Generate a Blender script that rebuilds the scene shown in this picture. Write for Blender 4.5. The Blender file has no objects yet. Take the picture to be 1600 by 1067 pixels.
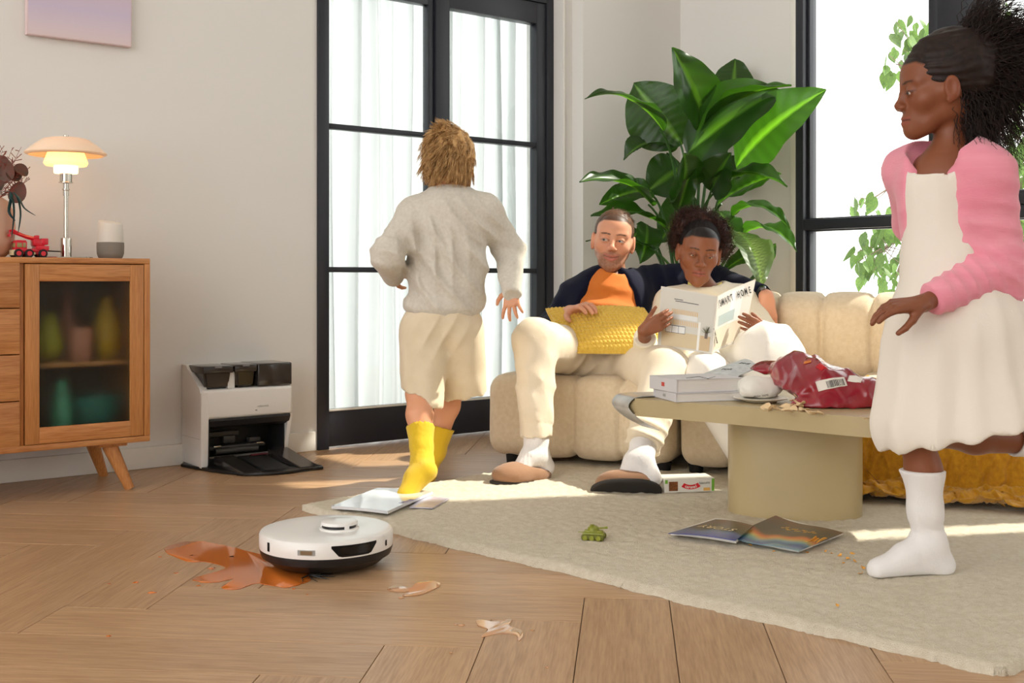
import bpy, bmesh, math, random
import numpy as np
from mathutils import Vector, Matrix, Euler
from concurrent.futures import ThreadPoolExecutor
import openvdb

SC = bpy.context.scene
COL = SC.collection
PI = math.pi
FPX, CX, HY, HC = 1800.0, 800.0, 437.0, 0.72     # focal length (px of a 1600 px frame), centre column, horizon row, eye height
def P(px, py, Y):
    "point seen at a picture position at the measured depth Y"
    return Vector(((px - CX) / FPX * Y, Y, HC - (py - HY) / FPX * Y))
def F(px, py, z=0.0):
    "point of the plane at height z seen at a picture position"
    return P(px, py, (HC - z) * FPX / (py - HY))
# ---------------------------------------------------------------- camera
cam = bpy.data.cameras.new('camera'); camo = bpy.data.objects.new('camera', cam); COL.objects.link(camo)
camo.location = (0, 0, HC); camo.rotation_euler = (PI / 2, 0, 0)
cam.sensor_width = 36; cam.sensor_fit = 'HORIZONTAL'; cam.lens = 36 * FPX / 1600
cam.shift_y = -(533.5 - HY) / 1600
cam.clip_start = 0.05; cam.clip_end = 200
SC.camera = camo
# ---------------------------------------------------------------- world, sun, exposure
WORLD_STRENGTH = 3.15
SUN_STRENGTH = 7.5
wd = bpy.data.worlds.new('world'); SC.world = wd; wd.use_nodes = True
bg = wd.node_tree.nodes['Background']; bg.inputs[0].default_value = (1.0, 0.985, 0.965, 1); bg.inputs[1].default_value = WORLD_STRENGTH
sun = bpy.data.lights.new('sun', 'SUN'); suno = bpy.data.objects.new('sun', sun); COL.objects.link(suno)
SUNV = (Vector((-.782, -.623, 0)) + Vector((-.623, .782, 0)) * .5 + Vector((0, 0, -1.3))).normalized()
suno.rotation_euler = SUNV.to_track_quat('-Z', 'Y').to_euler(); suno.location = (6, 3, 5)
sun.energy = SUN_STRENGTH; sun.angle = math.radians(0.9); sun.color = (1.0, .92, .80)
vs = SC.view_settings
SC.display_settings.display_device = 'sRGB'
vs.view_transform = 'Standard'; vs.look = 'None'; vs.exposure = 0.0; vs.gamma = 1.0; vs.use_curve_mapping = False
try:
    SC.cycles.max_bounces = 8; SC.cycles.transparent_max_bounces = 12; SC.cycles.caustics_reflective = False; SC.cycles.caustics_refractive = True
    SC.cycles.sample_clamp_indirect = 4
except Exception: pass

# ---------------------------------------------------------------- materials
def lin(c):
    "sRGB 0-255 to linear"
    return tuple(((x / 255) / 12.92 if x / 255 <= .04045 else ((x / 255 + .055) / 1.055) ** 2.4) for x in c)
class NT:
    def __init__(s, mat):
        s.t = mat.node_tree; s.n = s.t.nodes
    def add(s, typ, **kw):
        n = s.n.new(typ)
        for k, v in kw.items():
            if k.startswith('i_'):
                key = k[2:]; key = int(key) if key.isdigit() else key.replace('_', ' ')
                n.inputs[key].default_value = v
            else: setattr(n, k, v)
        return n
    def link(s, a, b): s.t.links.new(a, b)
MATS = {}
def mat(name, rgb=(200, 200, 200), rough=.6, metal=0, bump=0, bscale=200, var=0, vscale=8, coat=0, sheen=0, trans=0, ior=1.45,
        alpha=1, sss=0, spec=.5, stretch=(1, 1, 1), vcol=False, emis=None, estr=0, rgb2=None, rand=0, bdist=.002, trl=0, coatr=.05):
    """procedural material: principled shader, colour mottled by noise between rgb and rgb2, fine noise bump"""
    if name in MATS: return MATS[name]
    m = bpy.data.materials.new(name); m.use_nodes = True; MATS[name] = m
    t = NT(m); b = t.n['Principled BSDF']; c = lin(rgb)
    b.inputs['Base Color'].default_value = (*c, 1); b.inputs['Roughness'].default_value = rough; b.inputs['Metallic'].default_value = metal
    b.inputs['Coat Weight'].default_value = coat; b.inputs['Coat Roughness'].default_value = coatr; b.inputs['Sheen Weight'].default_value = sheen; b.inputs['Sheen Roughness'].default_value = .5
    b.inputs['Transmission Weight'].default_value = trans; b.inputs['IOR'].default_value = ior; b.inputs['Alpha'].default_value = alpha
    b.inputs['Specular IOR Level'].default_value = spec
    if sss: b.inputs['Subsurface Weight'].default_value = sss; b.inputs['Subsurface Radius'].default_value = (.012, .005, .003)
    if emis: b.inputs['Emission Color'].default_value = (*lin(emis), 1); b.inputs['Emission Strength'].default_value = estr
    tc = None; src = None
    if var or bump or rgb2 or rand:
        tc = t.add('ShaderNodeTexCoord'); mp = t.add('ShaderNodeMapping'); mp.inputs['Scale'].default_value = stretch
        t.link(tc.outputs['Object'], mp.inputs['Vector']); tc = mp.outputs['Vector']
    if vcol:
        a = t.add('ShaderNodeVertexColor', layer_name='Col'); src = a.outputs['Color']
    if var or rgb2:
        nz = t.add('ShaderNodeTexNoise'); nz.inputs['Scale'].default_value = vscale; nz.inputs['Detail'].default_value = 5
        t.link(tc, nz.inputs['Vector'])
        r = t.add('ShaderNodeMapRange'); r.inputs[1].default_value = .3; r.inputs[2].default_value = .7
        t.link(nz.outputs['Fac'], r.inputs[0])
        mx = t.add('ShaderNodeMix', data_type='RGBA'); t.link(r.outputs[0], mx.inputs[0])
        if src is None:
            mx.inputs[6].default_value = (*c, 1)
            c2 = lin(rgb2) if rgb2 else tuple(x * (1 - var) for x in c)
            mx.inputs[7].default_value = (*c2, 1)
        else:
            t.link(src, mx.inputs[6]); mul = t.add('ShaderNodeMix', data_type='RGBA', blend_type='MULTIPLY'); mul.inputs[0].default_value = 1
            t.link(src, mul.inputs[6]); mul.inputs[7].default_value = (1 - var, 1 - var, 1 - var, 1); t.link(mul.outputs[2], mx.inputs[7])
        src = mx.outputs[2]
    if rand:
        oi = t.add('ShaderNodeObjectInfo'); hs = t.add('ShaderNodeHueSaturation')
        r2 = t.add('ShaderNodeMapRange'); r2.inputs[3].default_value = 1 - rand; r2.inputs[4].default_value = 1 + rand
        t.link(oi.outputs['Random'], r2.inputs[0]); t.link(r2.outputs[0], hs.inputs['Value'])
        if src: t.link(src, hs.inputs['Color'])
        else: hs.inputs['Color'].default_value = (*c, 1)
        src = hs.outputs[0]
    if src is not None: t.link(src, b.inputs['Base Color'])
    if bump:
        nb = t.add('ShaderNodeTexNoise'); nb.inputs['Scale'].default_value = bscale; nb.inputs['Detail'].default_value = 4
        t.link(tc, nb.inputs['Vector'])
        bp = t.add('ShaderNodeBump'); bp.inputs['Strength'].default_value = bump; bp.inputs['Distance'].default_value = bdist
        t.link(nb.outputs['Fac'], bp.inputs['Height']); t.link(bp.outputs[0], b.inputs['Normal'])
    if trl:
        out = t.n['Material Output']; tr = t.add('ShaderNodeBsdfTranslucent')
        if src is not None: t.link(src, tr.inputs[0])
        else: tr.inputs[0].default_value = (*c, 1)
        ms = t.add('ShaderNodeMixShader'); ms.inputs[0].default_value = trl
        t.link(b.outputs[0], ms.inputs[1]); t.link(tr.outputs[0], ms.inputs[2]); t.link(ms.outputs[0], out.inputs[0])
    return m
def wood(name, a, b, rough=.45, scale=1.0, axis=0, bump=.15, rand=.06, dark=None, figure=.5, coat=0, spec=.5):
    """wood with fibres along the object's local axis; colour a to b, long wavering grain"""
    if name in MATS: return MATS[name]
    m = bpy.data.materials.new(name); m.use_nodes = True; MATS[name] = m
    t = NT(m); bs = t.n['Principled BSDF']; bs.inputs['Roughness'].default_value = rough; bs.inputs['Coat Weight'].default_value = coat
    bs.inputs['Specular IOR Level'].default_value = spec
    tc = t.add('ShaderNodeTexCoord'); oi = t.add('ShaderNodeObjectInfo')
    off = t.add('ShaderNodeVectorMath', operation='MULTIPLY_ADD'); off.inputs[1].default_value = (37, 53, 71)
    cb = t.add('ShaderNodeCombineXYZ')
    for i in range(3): t.link(oi.outputs['Random'], cb.inputs[i])
    t.link(cb.outputs[0], off.inputs[0]); t.link(tc.outputs['Object'], off.inputs[2])
    mp = t.add('ShaderNodeMapping'); st = [18 * scale] * 3; st[axis] = 1.1 * scale; mp.inputs['Scale'].default_value = st
    t.link(off.outputs[0], mp.inputs['Vector'])
    n1 = t.add('ShaderNodeTexNoise'); n1.inputs['Scale'].default_value = .55; n1.inputs['Detail'].default_value = 3; n1.inputs['Distortion'].default_value = .6
    t.link(mp.outputs[0], n1.inputs['Vector'])
    w = t.add('ShaderNodeMath', operation='MULTIPLY'); w.inputs[1].default_value = 34; t.link(n1.outputs['Fac'], w.inputs[0])
    sn = t.add('ShaderNodeMath', operation='SINE'); t.link(w.outputs[0], sn.inputs[0])
    n2 = t.add('ShaderNodeTexNoise'); n2.inputs['Scale'].default_value = 9; n2.inputs['Detail'].default_value = 6; t.link(mp.outputs[0], n2.inputs['Vector'])
    m1 = t.add('ShaderNodeMath', operation='MULTIPLY_ADD'); m1.inputs[1].default_value = .22 * figure; t.link(sn.outputs[0], m1.inputs[0]); t.link(n2.outputs['Fac'], m1.inputs[2])
    r = t.add('ShaderNodeValToRGB'); r.color_ramp.elements[0].position = .25; r.color_ramp.elements[1].position = .75
    r.color_ramp.elements[0].color = (*lin(b), 1); r.color_ramp.elements[1].color = (*lin(a), 1)
    t.link(m1.outputs[0], r.inputs[0])
    hs = t.add('ShaderNodeHueSaturation'); r2 = t.add('ShaderNodeMapRange'); r2.inputs[3].default_value = 1 - rand; r2.inputs[4].default_value = 1 + rand
    t.link(oi.outputs['Random'], r2.inputs[0]); t.link(r2.outputs[0], hs.inputs['Value']); t.link(r.outputs[0], hs.inputs['Color'])
    t.link(hs.outputs[0], bs.inputs['Base Color'])
    bp = t.add('ShaderNodeBump'); bp.inputs['Strength'].default_value = bump; bp.inputs['Distance'].default_value = .001
    t.link(m1.outputs[0], bp.inputs['Height']); t.link(bp.outputs[0], bs.inputs['Normal'])
    return m
# ---------------------------------------------------------------- objects
WL = {}; ROT = {}
def tag(o, label=None, cat=None, group=None, kind=None):
    if label: o['label'] = label
    if cat: o['category'] = cat
    if group: o['group'] = group
    if kind: o['kind'] = kind
    return o
def thing(name, loc, label, cat, group=None, kind=None):
    o = bpy.data.objects.new(name, None); COL.objects.link(o); o.location = loc; o.empty_display_size = .05
    WL[o] = Vector(loc); return tag(o, label, cat, group, kind)
def obj(name, me, m=None, parent=None, smooth=None, label=None, rz=0):
    "link a mesh given in world coordinates as one object whose origin is the middle of its base"
    if rz: me.transform(Matrix.Rotation(-rz, 4, 'Z'))
    n = len(me.vertices); co = np.empty(n * 3, np.float32); me.vertices.foreach_get('co', co); co = co.reshape(-1, 3)
    lo, hi = co.min(0), co.max(0); c = np.array([(lo[0] + hi[0]) / 2, (lo[1] + hi[1]) / 2, lo[2]], np.float32)
    co -= c; me.vertices.foreach_set('co', co.ravel()); me.update()
    wl = Matrix.Rotation(rz, 3, 'Z') @ Vector(c.tolist())
    o = bpy.data.objects.new(name, me); COL.objects.link(o); WL[o] = wl; ROT[o] = rz
    o.location = wl; o.rotation_euler.z = rz
    if parent is not None:
        pr = ROT.get(parent, 0); o.parent = parent
        o.location = Matrix.Rotation(-pr, 3, 'Z') @ (wl - WL[parent]); o.rotation_euler.z = rz - pr
    if m is not None:
        me.materials.clear()
        for q in (m if isinstance(m, (list, tuple)) else [m]): me.materials.append(q)
    if smooth is not None: shade(me, smooth)
    if label: o['label'] = label
    return o
def shade(me, ang):
    "smooth shading; edges sharper than ang degrees stay sharp"
    me.polygons.foreach_set('use_smooth', [True] * len(me.polygons))
    if ang < 180:
        me.set_sharp_from_angle(angle=math.radians(ang))
def struct(o): o['kind'] = 'structure'; return o
def frame(loc, rotz=0): return Matrix.Translation(loc) @ Matrix.Rotation(rotz, 4, 'Z')
class MB:
    "collects shapes of ONE mesh in a bmesh; M maps local to world"
    def __init__(s, M=None): s.bm = bmesh.new(); s.M = M or Matrix.Identity(4)
    def _fin(s, vs, R=None, loc=None):
        T = s.M @ (Matrix.Translation(loc) if loc is not None else Matrix.Identity(4)) @ (R.to_4x4() if R is not None else Matrix.Identity(4))
        for v in vs: v.co = T @ v.co
        if T.to_3x3().determinant() < 0:
            fs = set(f for v in vs for f in v.link_faces); bmesh.ops.reverse_faces(s.bm, faces=list(fs))
    def box(s, lo, hi, bev=0, seg=2, R=None, loc=None):
        r = bmesh.ops.create_cube(s.bm, size=1); vs = r['verts']
        for v in vs: v.co = Vector([lo[i] + (v.co[i] + .5) * (hi[i] - lo[i]) for i in range(3)])
        if bev > 0:
            es = list(set(e for v in vs for e in v.link_edges))
            rb = bmesh.ops.bevel(s.bm, geom=es, offset=bev, segments=seg, affect='EDGES', profile=.5, clamp_overlap=True)
            vs = list(set(v for f in rb['faces'] for v in f.verts) | set(v for v in vs if v.is_valid))
            # gather whole island
            seen = set(vs); st = list(vs)
            while st:
                v = st.pop()
                for e in v.link_edges:
                    w = e.other_vert(v)
                    if w not in seen: seen.add(w); st.append(w)
            vs = list(seen)
        s._fin(vs, R, loc); return vs
    def lathe(s, prof, n=32, R=None, loc=None, cap=True):
        "profile [(r, z)...] turned about local z"
        rings = []
        for r, z in prof:
            if r < 1e-5: rings.append([s.bm.verts.new((0, 0, z))])
            else: rings.append([s.bm.verts.new((r * math.cos(2 * PI * i / n), r * math.sin(2 * PI * i / n), z)) for i in range(n)])
        for a, b in zip(rings[:-1], rings[1:]):
            for i in range(n):
                j = (i + 1) % n
                if len(a) == 1 and len(b) == 1: continue
                if len(a) == 1: s.bm.faces.new((a[0], b[j], b[i]))
                elif len(b) == 1: s.bm.faces.new((a[i], a[j], b[0]))
                else: s.bm.faces.new((a[i], a[j], b[j], b[i]))
        if cap:
            if len(rings[0]) > 1: s.bm.faces.new(list(reversed(rings[0])))
            if len(rings[-1]) > 1: s.bm.faces.new(rings[-1])
        s._fin([v for r in rings for v in r], R, loc)
    def tube(s, pts, rad, n=8, cap=True, flat=1.0, up=None):
        "tube along points; rad a number or list; flat squeezes the section across 'up'"
        pts = [Vector(p) for p in pts]; m = len(pts); rad = [rad] * m if not hasattr(rad, '__len__') else rad
        rings = []; pu = Vector(up) if up else None
        for i, p in enumerate(pts):
            d = (pts[min(i + 1, m - 1)] - pts[max(i - 1, 0)])
            d = d.normalized() if d.length > 1e-9 else Vector((0, 0, 1))
            if pu is None: pu = Vector((0, 0, 1)) if abs(d.z) < .9 else Vector((1, 0, 0))
            x = d.cross(pu); x = x.normalized() if x.length > 1e-6 else d.orthogonal().normalized()
            y = x.cross(d).normalized()
            if up is None: pu = y
            rings.append([s.bm.verts.new(p + (x * math.cos(2 * PI * k / n) + y * flat * math.sin(2 * PI * k / n)) * rad[i]) for k in range(n)])
        for a, b in zip(rings[:-1], rings[1:]):
            for k in range(n): s.bm.faces.new((a[k], a[(k + 1) % n], b[(k + 1) % n], b[k]))
        if cap: s.bm.faces.new(list(reversed(rings[0]))); s.bm.faces.new(rings[-1])
        s._fin([v for r in rings for v in r])
    def prism(s, poly, z0, z1, bev=0, seg=3, R=None, loc=None):
        "closed outline [(x, y)] extruded along z, optionally with rounded rims"
        bot = [s.bm.verts.new((x, y, z0)) for x, y in poly]; top = [s.bm.verts.new((x, y, z1)) for x, y in poly]; n = len(poly)
        f0 = s.bm.faces.new(list(reversed(bot))); f1 = s.bm.faces.new(top)
        for i in range(n): s.bm.faces.new((bot[i], bot[(i + 1) % n], top[(i + 1) % n], top[i]))
        vs = bot + top
        if bev:
            es = list(f0.edges) + list(f1.edges)
            bmesh.ops.bevel(s.bm, geom=es, offset=bev, segments=seg, affect='EDGES', profile=.5)
            seen = set(v for v in vs if v.is_valid) or set(s.bm.verts[-1:]); st = list(seen)
            if not st: st = [s.bm.verts[len(s.bm.verts) - 1]]; seen = set(st)
            while st:
                v = st.pop()
                for e in v.link_edges:
                    w = e.other_vert(v)
                    if w not in seen: seen.add(w); st.append(w)
            vs = list(seen)
        s._fin(vs, R, loc)
    def quad(s, a, b, c, d):
        vs = [s.bm.verts.new(v) for v in (a, b, c, d)]; s.bm.faces.new(vs); s._fin(vs)
    def poly(s, pts):
        vs = [s.bm.verts.new(v) for v in pts]; s.bm.faces.new(vs); s._fin(vs)
    def grid(s, fn, nu, nv, closed=False):
        "surface fn(u, v) -> point for u, v in 0..1"
        g = [[s.bm.verts.new(fn(i / (nu - (0 if closed else 0)), j / nv)) for j in range(nv + 1)] for i in range(nu + (0 if closed else 1))]
        N = len(g)
        for i in range(N if closed else N - 1):
            for j in range(nv): s.bm.faces.new((g[i][j], g[(i + 1) % N][j], g[(i + 1) % N][j + 1], g[i][j + 1]))
        s._fin([v for r in g for v in r])
    def ball(s, c, r, R=None, n=16):
        q = bmesh.ops.create_uvsphere(s.bm, u_segments=n, v_segments=max(6, n // 2), radius=1)
        r = (r, r, r) if not hasattr(r, '__len__') else r
        for v in q['verts']: v.co = Vector((v.co.x * r[0], v.co.y * r[1], v.co.z * r[2]))
        s._fin(q['verts'], R, Vector(c))
    def mesh(s, name='m'):
        me = bpy.data.meshes.new(name); s.bm.normal_update(); s.bm.to_mesh(me); s.bm.free(); return me
    def build(s, name, m, parent=None, smooth=40, label=None, rz=0):
        return obj(name, s.mesh(name), m, parent, smooth, label, rz)
def slab(b, fn, nv_, th, nu=12, nv=8):
    "closed sheet: fn(u, v) and the same surface th further along nv_"
    A = [[b.bm.verts.new(fn(i / nu, j / nv)) for j in range(nv + 1)] for i in range(nu + 1)]
    B = [[b.bm.verts.new(fn(i / nu, j / nv) + nv_ * th) for j in range(nv + 1)] for i in range(nu + 1)]
    for i in range(nu):
        for j in range(nv):
            b.bm.faces.new((A[i][j], A[i + 1][j], A[i + 1][j + 1], A[i][j + 1])); b.bm.faces.new((B[i][j], B[i][j + 1], B[i + 1][j + 1], B[i + 1][j]))
    for i in range(nu):
        b.bm.faces.new((A[i + 1][0], A[i][0], B[i][0], B[i + 1][0])); b.bm.faces.new((A[i][nv], A[i + 1][nv], B[i + 1][nv], B[i][nv]))
    for j in range(nv):
        b.bm.faces.new((A[0][j], A[0][j + 1], B[0][j + 1], B[0][j])); b.bm.faces.new((A[nu][j + 1], A[nu][j], B[nu][j], B[nu][j + 1]))
    bmesh.ops.recalc_face_normals(b.bm, faces=b.bm.faces[:])
def text_mesh(s, size, M, extr=.0003, sx=1.0, font=None, shear=0, bold=0):
    "lettering lying in M's local xy plane, centred"
    c = bpy.data.curves.new('lettering', 'FONT'); c.body = s; c.size = size; c.extrude = extr; c.align_x = 'CENTER'; c.align_y = 'CENTER'; c.shear = shear; c.offset = bold; c.resolution_u = 3
    o = bpy.data.objects.new('tmp_text', c); COL.objects.link(o); bpy.context.view_layer.update()
    me = bpy.data.meshes.new_from_object(o.evaluated_get(bpy.context.evaluated_depsgraph_get()))
    bpy.data.objects.remove(o); bpy.data.curves.remove(c)
    me.transform(M @ Matrix.Diagonal((sx, 1, 1, 1))); return me
def mesh_np(name, v, f):
    "mesh from an (n,3) array and an (m,k) array of faces"
    me = bpy.data.meshes.new(name); v = np.ascontiguousarray(v, np.float32); f = np.ascontiguousarray(f, np.int32)
    me.vertices.add(len(v)); me.vertices.foreach_set('co', v.ravel()); k = f.shape[1]
    me.loops.add(f.size); me.loops.foreach_set('vertex_index', f.ravel())
    me.polygons.add(len(f)); me.polygons.foreach_set('loop_start', np.arange(0, f.size, k, dtype=np.int32))
    me.update(calc_edges=True); return me
def mesh_np2(name, v, tri, quad):
    me = bpy.data.meshes.new(name); nt, nq = len(tri), len(quad)
    me.vertices.add(len(v)); me.vertices.foreach_set('co', np.ascontiguousarray(v, np.float32).ravel())
    me.loops.add(nt * 3 + nq * 4); me.loops.foreach_set('vertex_index', np.concatenate([tri.ravel(), quad.ravel()]).astype(np.int32))
    me.polygons.add(nt + nq)
    me.polygons.foreach_set('loop_start', np.concatenate([np.arange(nt) * 3, nt * 3 + np.arange(nq) * 4]).astype(np.int32))
    me.update(calc_edges=True); return me
def strands(lines, rad, name='hair', n=3):
    "many tapering tubes: lines (N, S, 3) array, rad (N,) root radius -> one mesh"
    L = np.asarray(lines, np.float32); N, S, _ = L.shape; rad = np.broadcast_to(np.asarray(rad, np.float32), (N,))
    d = np.gradient(L, axis=1); d /= np.linalg.norm(d, axis=2, keepdims=True) + 1e-9
    ref = np.array([.3, .5, .81], np.float32); x = np.cross(d, ref); x /= np.linalg.norm(x, axis=2, keepdims=True) + 1e-9; y = np.cross(x, d)
    tp = np.linspace(1, .25, S)[None, :, None] * rad[:, None, None]
    V = np.stack([L + (x * math.cos(2 * PI * k / n) + y * math.sin(2 * PI * k / n)) * tp for k in range(n)], 2)   # N,S,n,3
    idx = np.arange(N * S * n).reshape(N, S, n)
    q = [np.stack([idx[:, :-1, k], idx[:, :-1, (k + 1) % n], idx[:, 1:, (k + 1) % n], idx[:, 1:, k]], -1).reshape(-1, 4) for k in range(n)]
    return mesh_np(name, V.reshape(-1, 3), np.concatenate(q))
def join_meshes(ms, name='joined'):
    bm = bmesh.new()
    for m in ms: bm.from_mesh(m)
    me = bpy.data.meshes.new(name); bm.to_mesh(me); bm.free()
    for m in ms: bpy.data.meshes.remove(m)
    return me
def copy_tree(o, parent=None):
    c = o.copy(); COL.objects.link(c); c.parent = parent
    for ch in list(o.children): copy_tree(ch, c)
    return c
def catmull(pts, n=6, closed=False):
    pts = [np.array(p, float) for p in pts]; out = []; m = len(pts)
    R = range(m) if closed else range(m - 1)
    for i in R:
        p0, p1, p2, p3 = (pts[(i - 1) % m] if closed or i > 0 else pts[0]), pts[i], pts[(i + 1) % m], (pts[(i + 2) % m] if closed or i + 2 < m else pts[-1])
        for k in range(n):
            t = k / n
            out.append(.5 * ((2 * p1) + (-p0 + p2) * t + (2 * p0 - 5 * p1 + 4 * p2 - p3) * t * t + (-p0 + 3 * p1 - 3 * p2 + p3) * t ** 3))
    if not closed: out.append(pts[-1])
    return out

# ---------------------------------------------------------------- signed-distance modelling (bodies, clothes, soft things)
f32 = np.float32
def nrm(v): v = np.asarray(v, float); return v / (np.linalg.norm(v) + 1e-12)
class SD:
    "a solid made of smoothly blended shapes, meshed once into one continuous surface"
    def __init__(s): s.p = []; s.disp = []
    def cap(s, a, b, ra, rb=None, k=.01, op='u', sq=None):
        a = np.array(a, f32); b = np.array(b, f32); rb = ra if rb is None else rb
        c = (a + b) / 2; R = np.linalg.norm(a - b) / 2 + max(ra, rb) * (max(1, sq[1]) if sq else 1)
        ab = b - a; L = float(ab @ ab) + 1e-12
        if sq: ax = np.array(nrm(sq[0]), f32); fac = sq[1]
        def fn(p):
            q = p - a
            if sq:
                h = q @ ax; q = q + ax * (h * (1 / fac - 1))[:, None]
                ab2 = ab + ax * float((ab @ ax) * (1 / fac - 1)); L2 = float(ab2 @ ab2) + 1e-12
            else: ab2, L2 = ab, L
            t = np.clip((q @ ab2) / L2, 0, 1)
            d = np.linalg.norm(q - t[:, None] * ab2, axis=1) - (ra + (rb - ra) * t)
            return d * (min(1, fac) if sq else 1)
        s.p.append((op, k, fn, c, R)); return s
    def chain(s, pts, rs, k=.01, op='u', sq=None):
        for i in range(len(pts) - 1): s.cap(pts[i], pts[i + 1], rs[i], rs[i + 1], k, op, sq)
        return s
    def ell(s, c, r, R=None, k=.01, op='u'):
        c = np.array(c, f32); r = np.array(r, f32) if hasattr(r, '__len__') else np.array([r] * 3, f32)
        Rm = np.array(R, f32) if R is not None else None
        def fn(p):
            q = p - c
            if Rm is not None: q = q @ Rm
            k0 = np.linalg.norm(q / r, axis=1); k1 = np.linalg.norm(q / (r * r), axis=1) + 1e-9
            return k0 * (k0 - 1) / k1
        s.p.append((op, k, fn, c, float(r.max()))); return s
    def box(s, c, h, R=None, r=.01, k=.01, op='u'):
        c = np.array(c, f32); h = np.array(h, f32); Rm = np.array(R, f32) if R is not None else None
        def fn(p):
            q = p - c
            if Rm is not None: q = q @ Rm
            q = np.abs(q) - (h - r)
            return np.linalg.norm(np.maximum(q, 0), axis=1) + np.minimum(q.max(1), 0) - r
        s.p.append((op, k, fn, c, float(np.linalg.norm(h)))); return s
    def plane(s, pt, n, k=.004):
        "keep the side the normal points away from"
        pt = np.array(pt, f32); n = np.array(nrm(n), f32)
        s.p.append(('i', k, lambda p: (p - pt) @ n, pt, 1e6)); return s
    def plane_local(s, pt, n, cen, rad, k=.004):
        "cut only within a ball"
        pt = np.array(pt, f32); n = np.array(nrm(n), f32); cen = np.array(cen, f32)
        def fn(p): return np.maximum(-((p - pt) @ n), np.linalg.norm(p - cen, axis=1) - rad)
        s.p.append(('s', k, fn, cen, rad)); return s
    def group(s, g, loc, R, sc=1.0, k=.01, op='u', bound=.2):
        loc = np.array(loc, f32); R = np.array(R, f32)
        def fn(p): return g.ev(((p - loc) @ R) / sc) * sc
        s.p.append((op, k, fn, loc, bound * sc)); return s
    def ev(s, p, act=None):
        d = None
        for op, k, fn, c, R in (s.p if act is None else act):
            v = fn(p)
            if op == 'u':
                if d is None: d = v; continue
                if k > 0:
                    h = np.clip(k - np.abs(d - v), 0, None) / k; d = np.minimum(d, v) - h * h * k * .25
                else: d = np.minimum(d, v)
            elif d is not None:
                if op == 's': v = -v
                if k > 0:
                    h = np.clip(k - np.abs(d - v), 0, None) / k; d = np.maximum(d, v) + h * h * k * .25
                else: d = np.maximum(d, v)
        if d is None: return np.full(len(p), 1.0, f32)
        for fn in s.disp: d = d + fn(p)
        return d
    def mesh(s, vox, name='soft', bn=20, adapt=0.0, lo=None, hi=None):
        un = [q for q in s.p if q[0] == 'u']
        if lo is None:
            lo = np.min([q[3] - q[4] for q in un], 0) - .02; hi = np.max([q[3] + q[4] for q in un], 0) + .02
        i0 = np.floor(np.array(lo) / vox).astype(int); i1 = np.ceil(np.array(hi) / vox).astype(int)
        nb = (i1 - i0) // bn + 1; hd = bn * vox * .867
        offs = np.stack(np.meshgrid(*[np.arange(bn)] * 3, indexing='ij'), -1).reshape(-1, 3)
        def work(b):
            o = i0 + np.array(b) * bn; cen = ((o + bn / 2) * vox).astype(f32)
            act = [q for q in s.p if np.linalg.norm(cen - q[3]) - q[4] < hd + q[1] + .012]
            if not any(q[0] == 'u' for q in act): return None
            dc = float(s.ev(cen[None], act)[0])
            if dc > hd * 1.6 + .03: return None
            if dc < -hd * 1.6 - .03: return (o, None)
            d = s.ev(((o + offs) * vox).astype(f32), act).astype(f32)
            if d.min() > 4 * vox: return None
            return (o, np.clip(d, -4 * vox, 4 * vox).reshape(bn, bn, bn))
        g = openvdb.FloatGrid(4 * vox); g.transform = openvdb.createLinearTransform(voxelSize=vox)
        ids = [(i, j, k) for i in range(nb[0]) for j in range(nb[1]) for k in range(nb[2])]
        with ThreadPoolExecutor(4) as ex:
            for r in ex.map(work, ids, chunksize=8):
                if r is None: continue
                o, d = r
                g.copyFromArray(np.full((bn,) * 3, -4 * vox, f32) if d is None else np.ascontiguousarray(d), ijk=tuple(int(x) for x in o))
        v, t, q = g.convertToPolygons(0.0, adapt)
        if len(q) == 0 and len(t) == 0: raise RuntimeError('empty ' + name)
        v = np.array(v); t = np.array(t, dtype=np.int64).reshape(-1, 3); q = np.array(q, dtype=np.int64).reshape(-1, 4)
        return mesh_np2(name, v, t, q)
def soften(me, it=1):
    bm = bmesh.new(); bm.from_mesh(me)
    for _ in range(it): bmesh.ops.smooth_vert(bm, verts=bm.verts, factor=.5, use_axis_x=True, use_axis_y=True, use_axis_z=True)
    bm.to_mesh(me); bm.free(); return me
def paint(me, fn):
    "per-point base colour (linear) from world positions, before the object is re-centred"
    n = len(me.vertices); co = np.empty(n * 3, np.float32); me.vertices.foreach_get('co', co); co = co.reshape(-1, 3)
    c = np.ones((n, 4), np.float32); c[:, :3] = fn(co)
    a = me.color_attributes.new('Col', 'FLOAT_COLOR', 'POINT'); a.data.foreach_set('color', c.ravel()); return me
def wnoise(p, f, seed=0.0):
    "smooth wandering noise about -1..1"
    x, y, z = p[:, 0] * f + seed, p[:, 1] * f + seed * 1.7, p[:, 2] * f + seed * 2.3
    return (np.sin(x + 1.3 * np.sin(y * .8 + seed)) + np.sin(y * 1.1 + 1.4 * np.sin(z * .9)) + np.sin(z * 1.2 + 1.2 * np.sin(x * .7 + 2))) / 3
def folds(dirv, wave, amp, warp=.5, cen=None, rad=None, seed=0.0, sharp=2.0, wf=9):
    "cloth folds: ridges running across dirv, fading away from cen"
    dv = np.array(nrm(dirv), f32); cn = None if cen is None else np.array(cen, f32)
    def fn(p):
        ph = (p @ dv) * (2 * PI / wave) + warp * 3 * wnoise(p, wf, seed)
        r = (.5 + .5 * np.cos(ph)) ** sharp - .3
        if cn is not None:
            w = np.exp(-((np.linalg.norm(p - cn, axis=1) / rad) ** 2)); r = r * w
        return -amp * r
    return fn
def basis(fwd, up=(0, 0, 1)):
    "columns: right, forward, up for a head or hand that looks along fwd"
    y = nrm(fwd); x = nrm(np.cross(y, up)); z = np.cross(x, y)
    return np.stack([x, y, z], 1)
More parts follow.
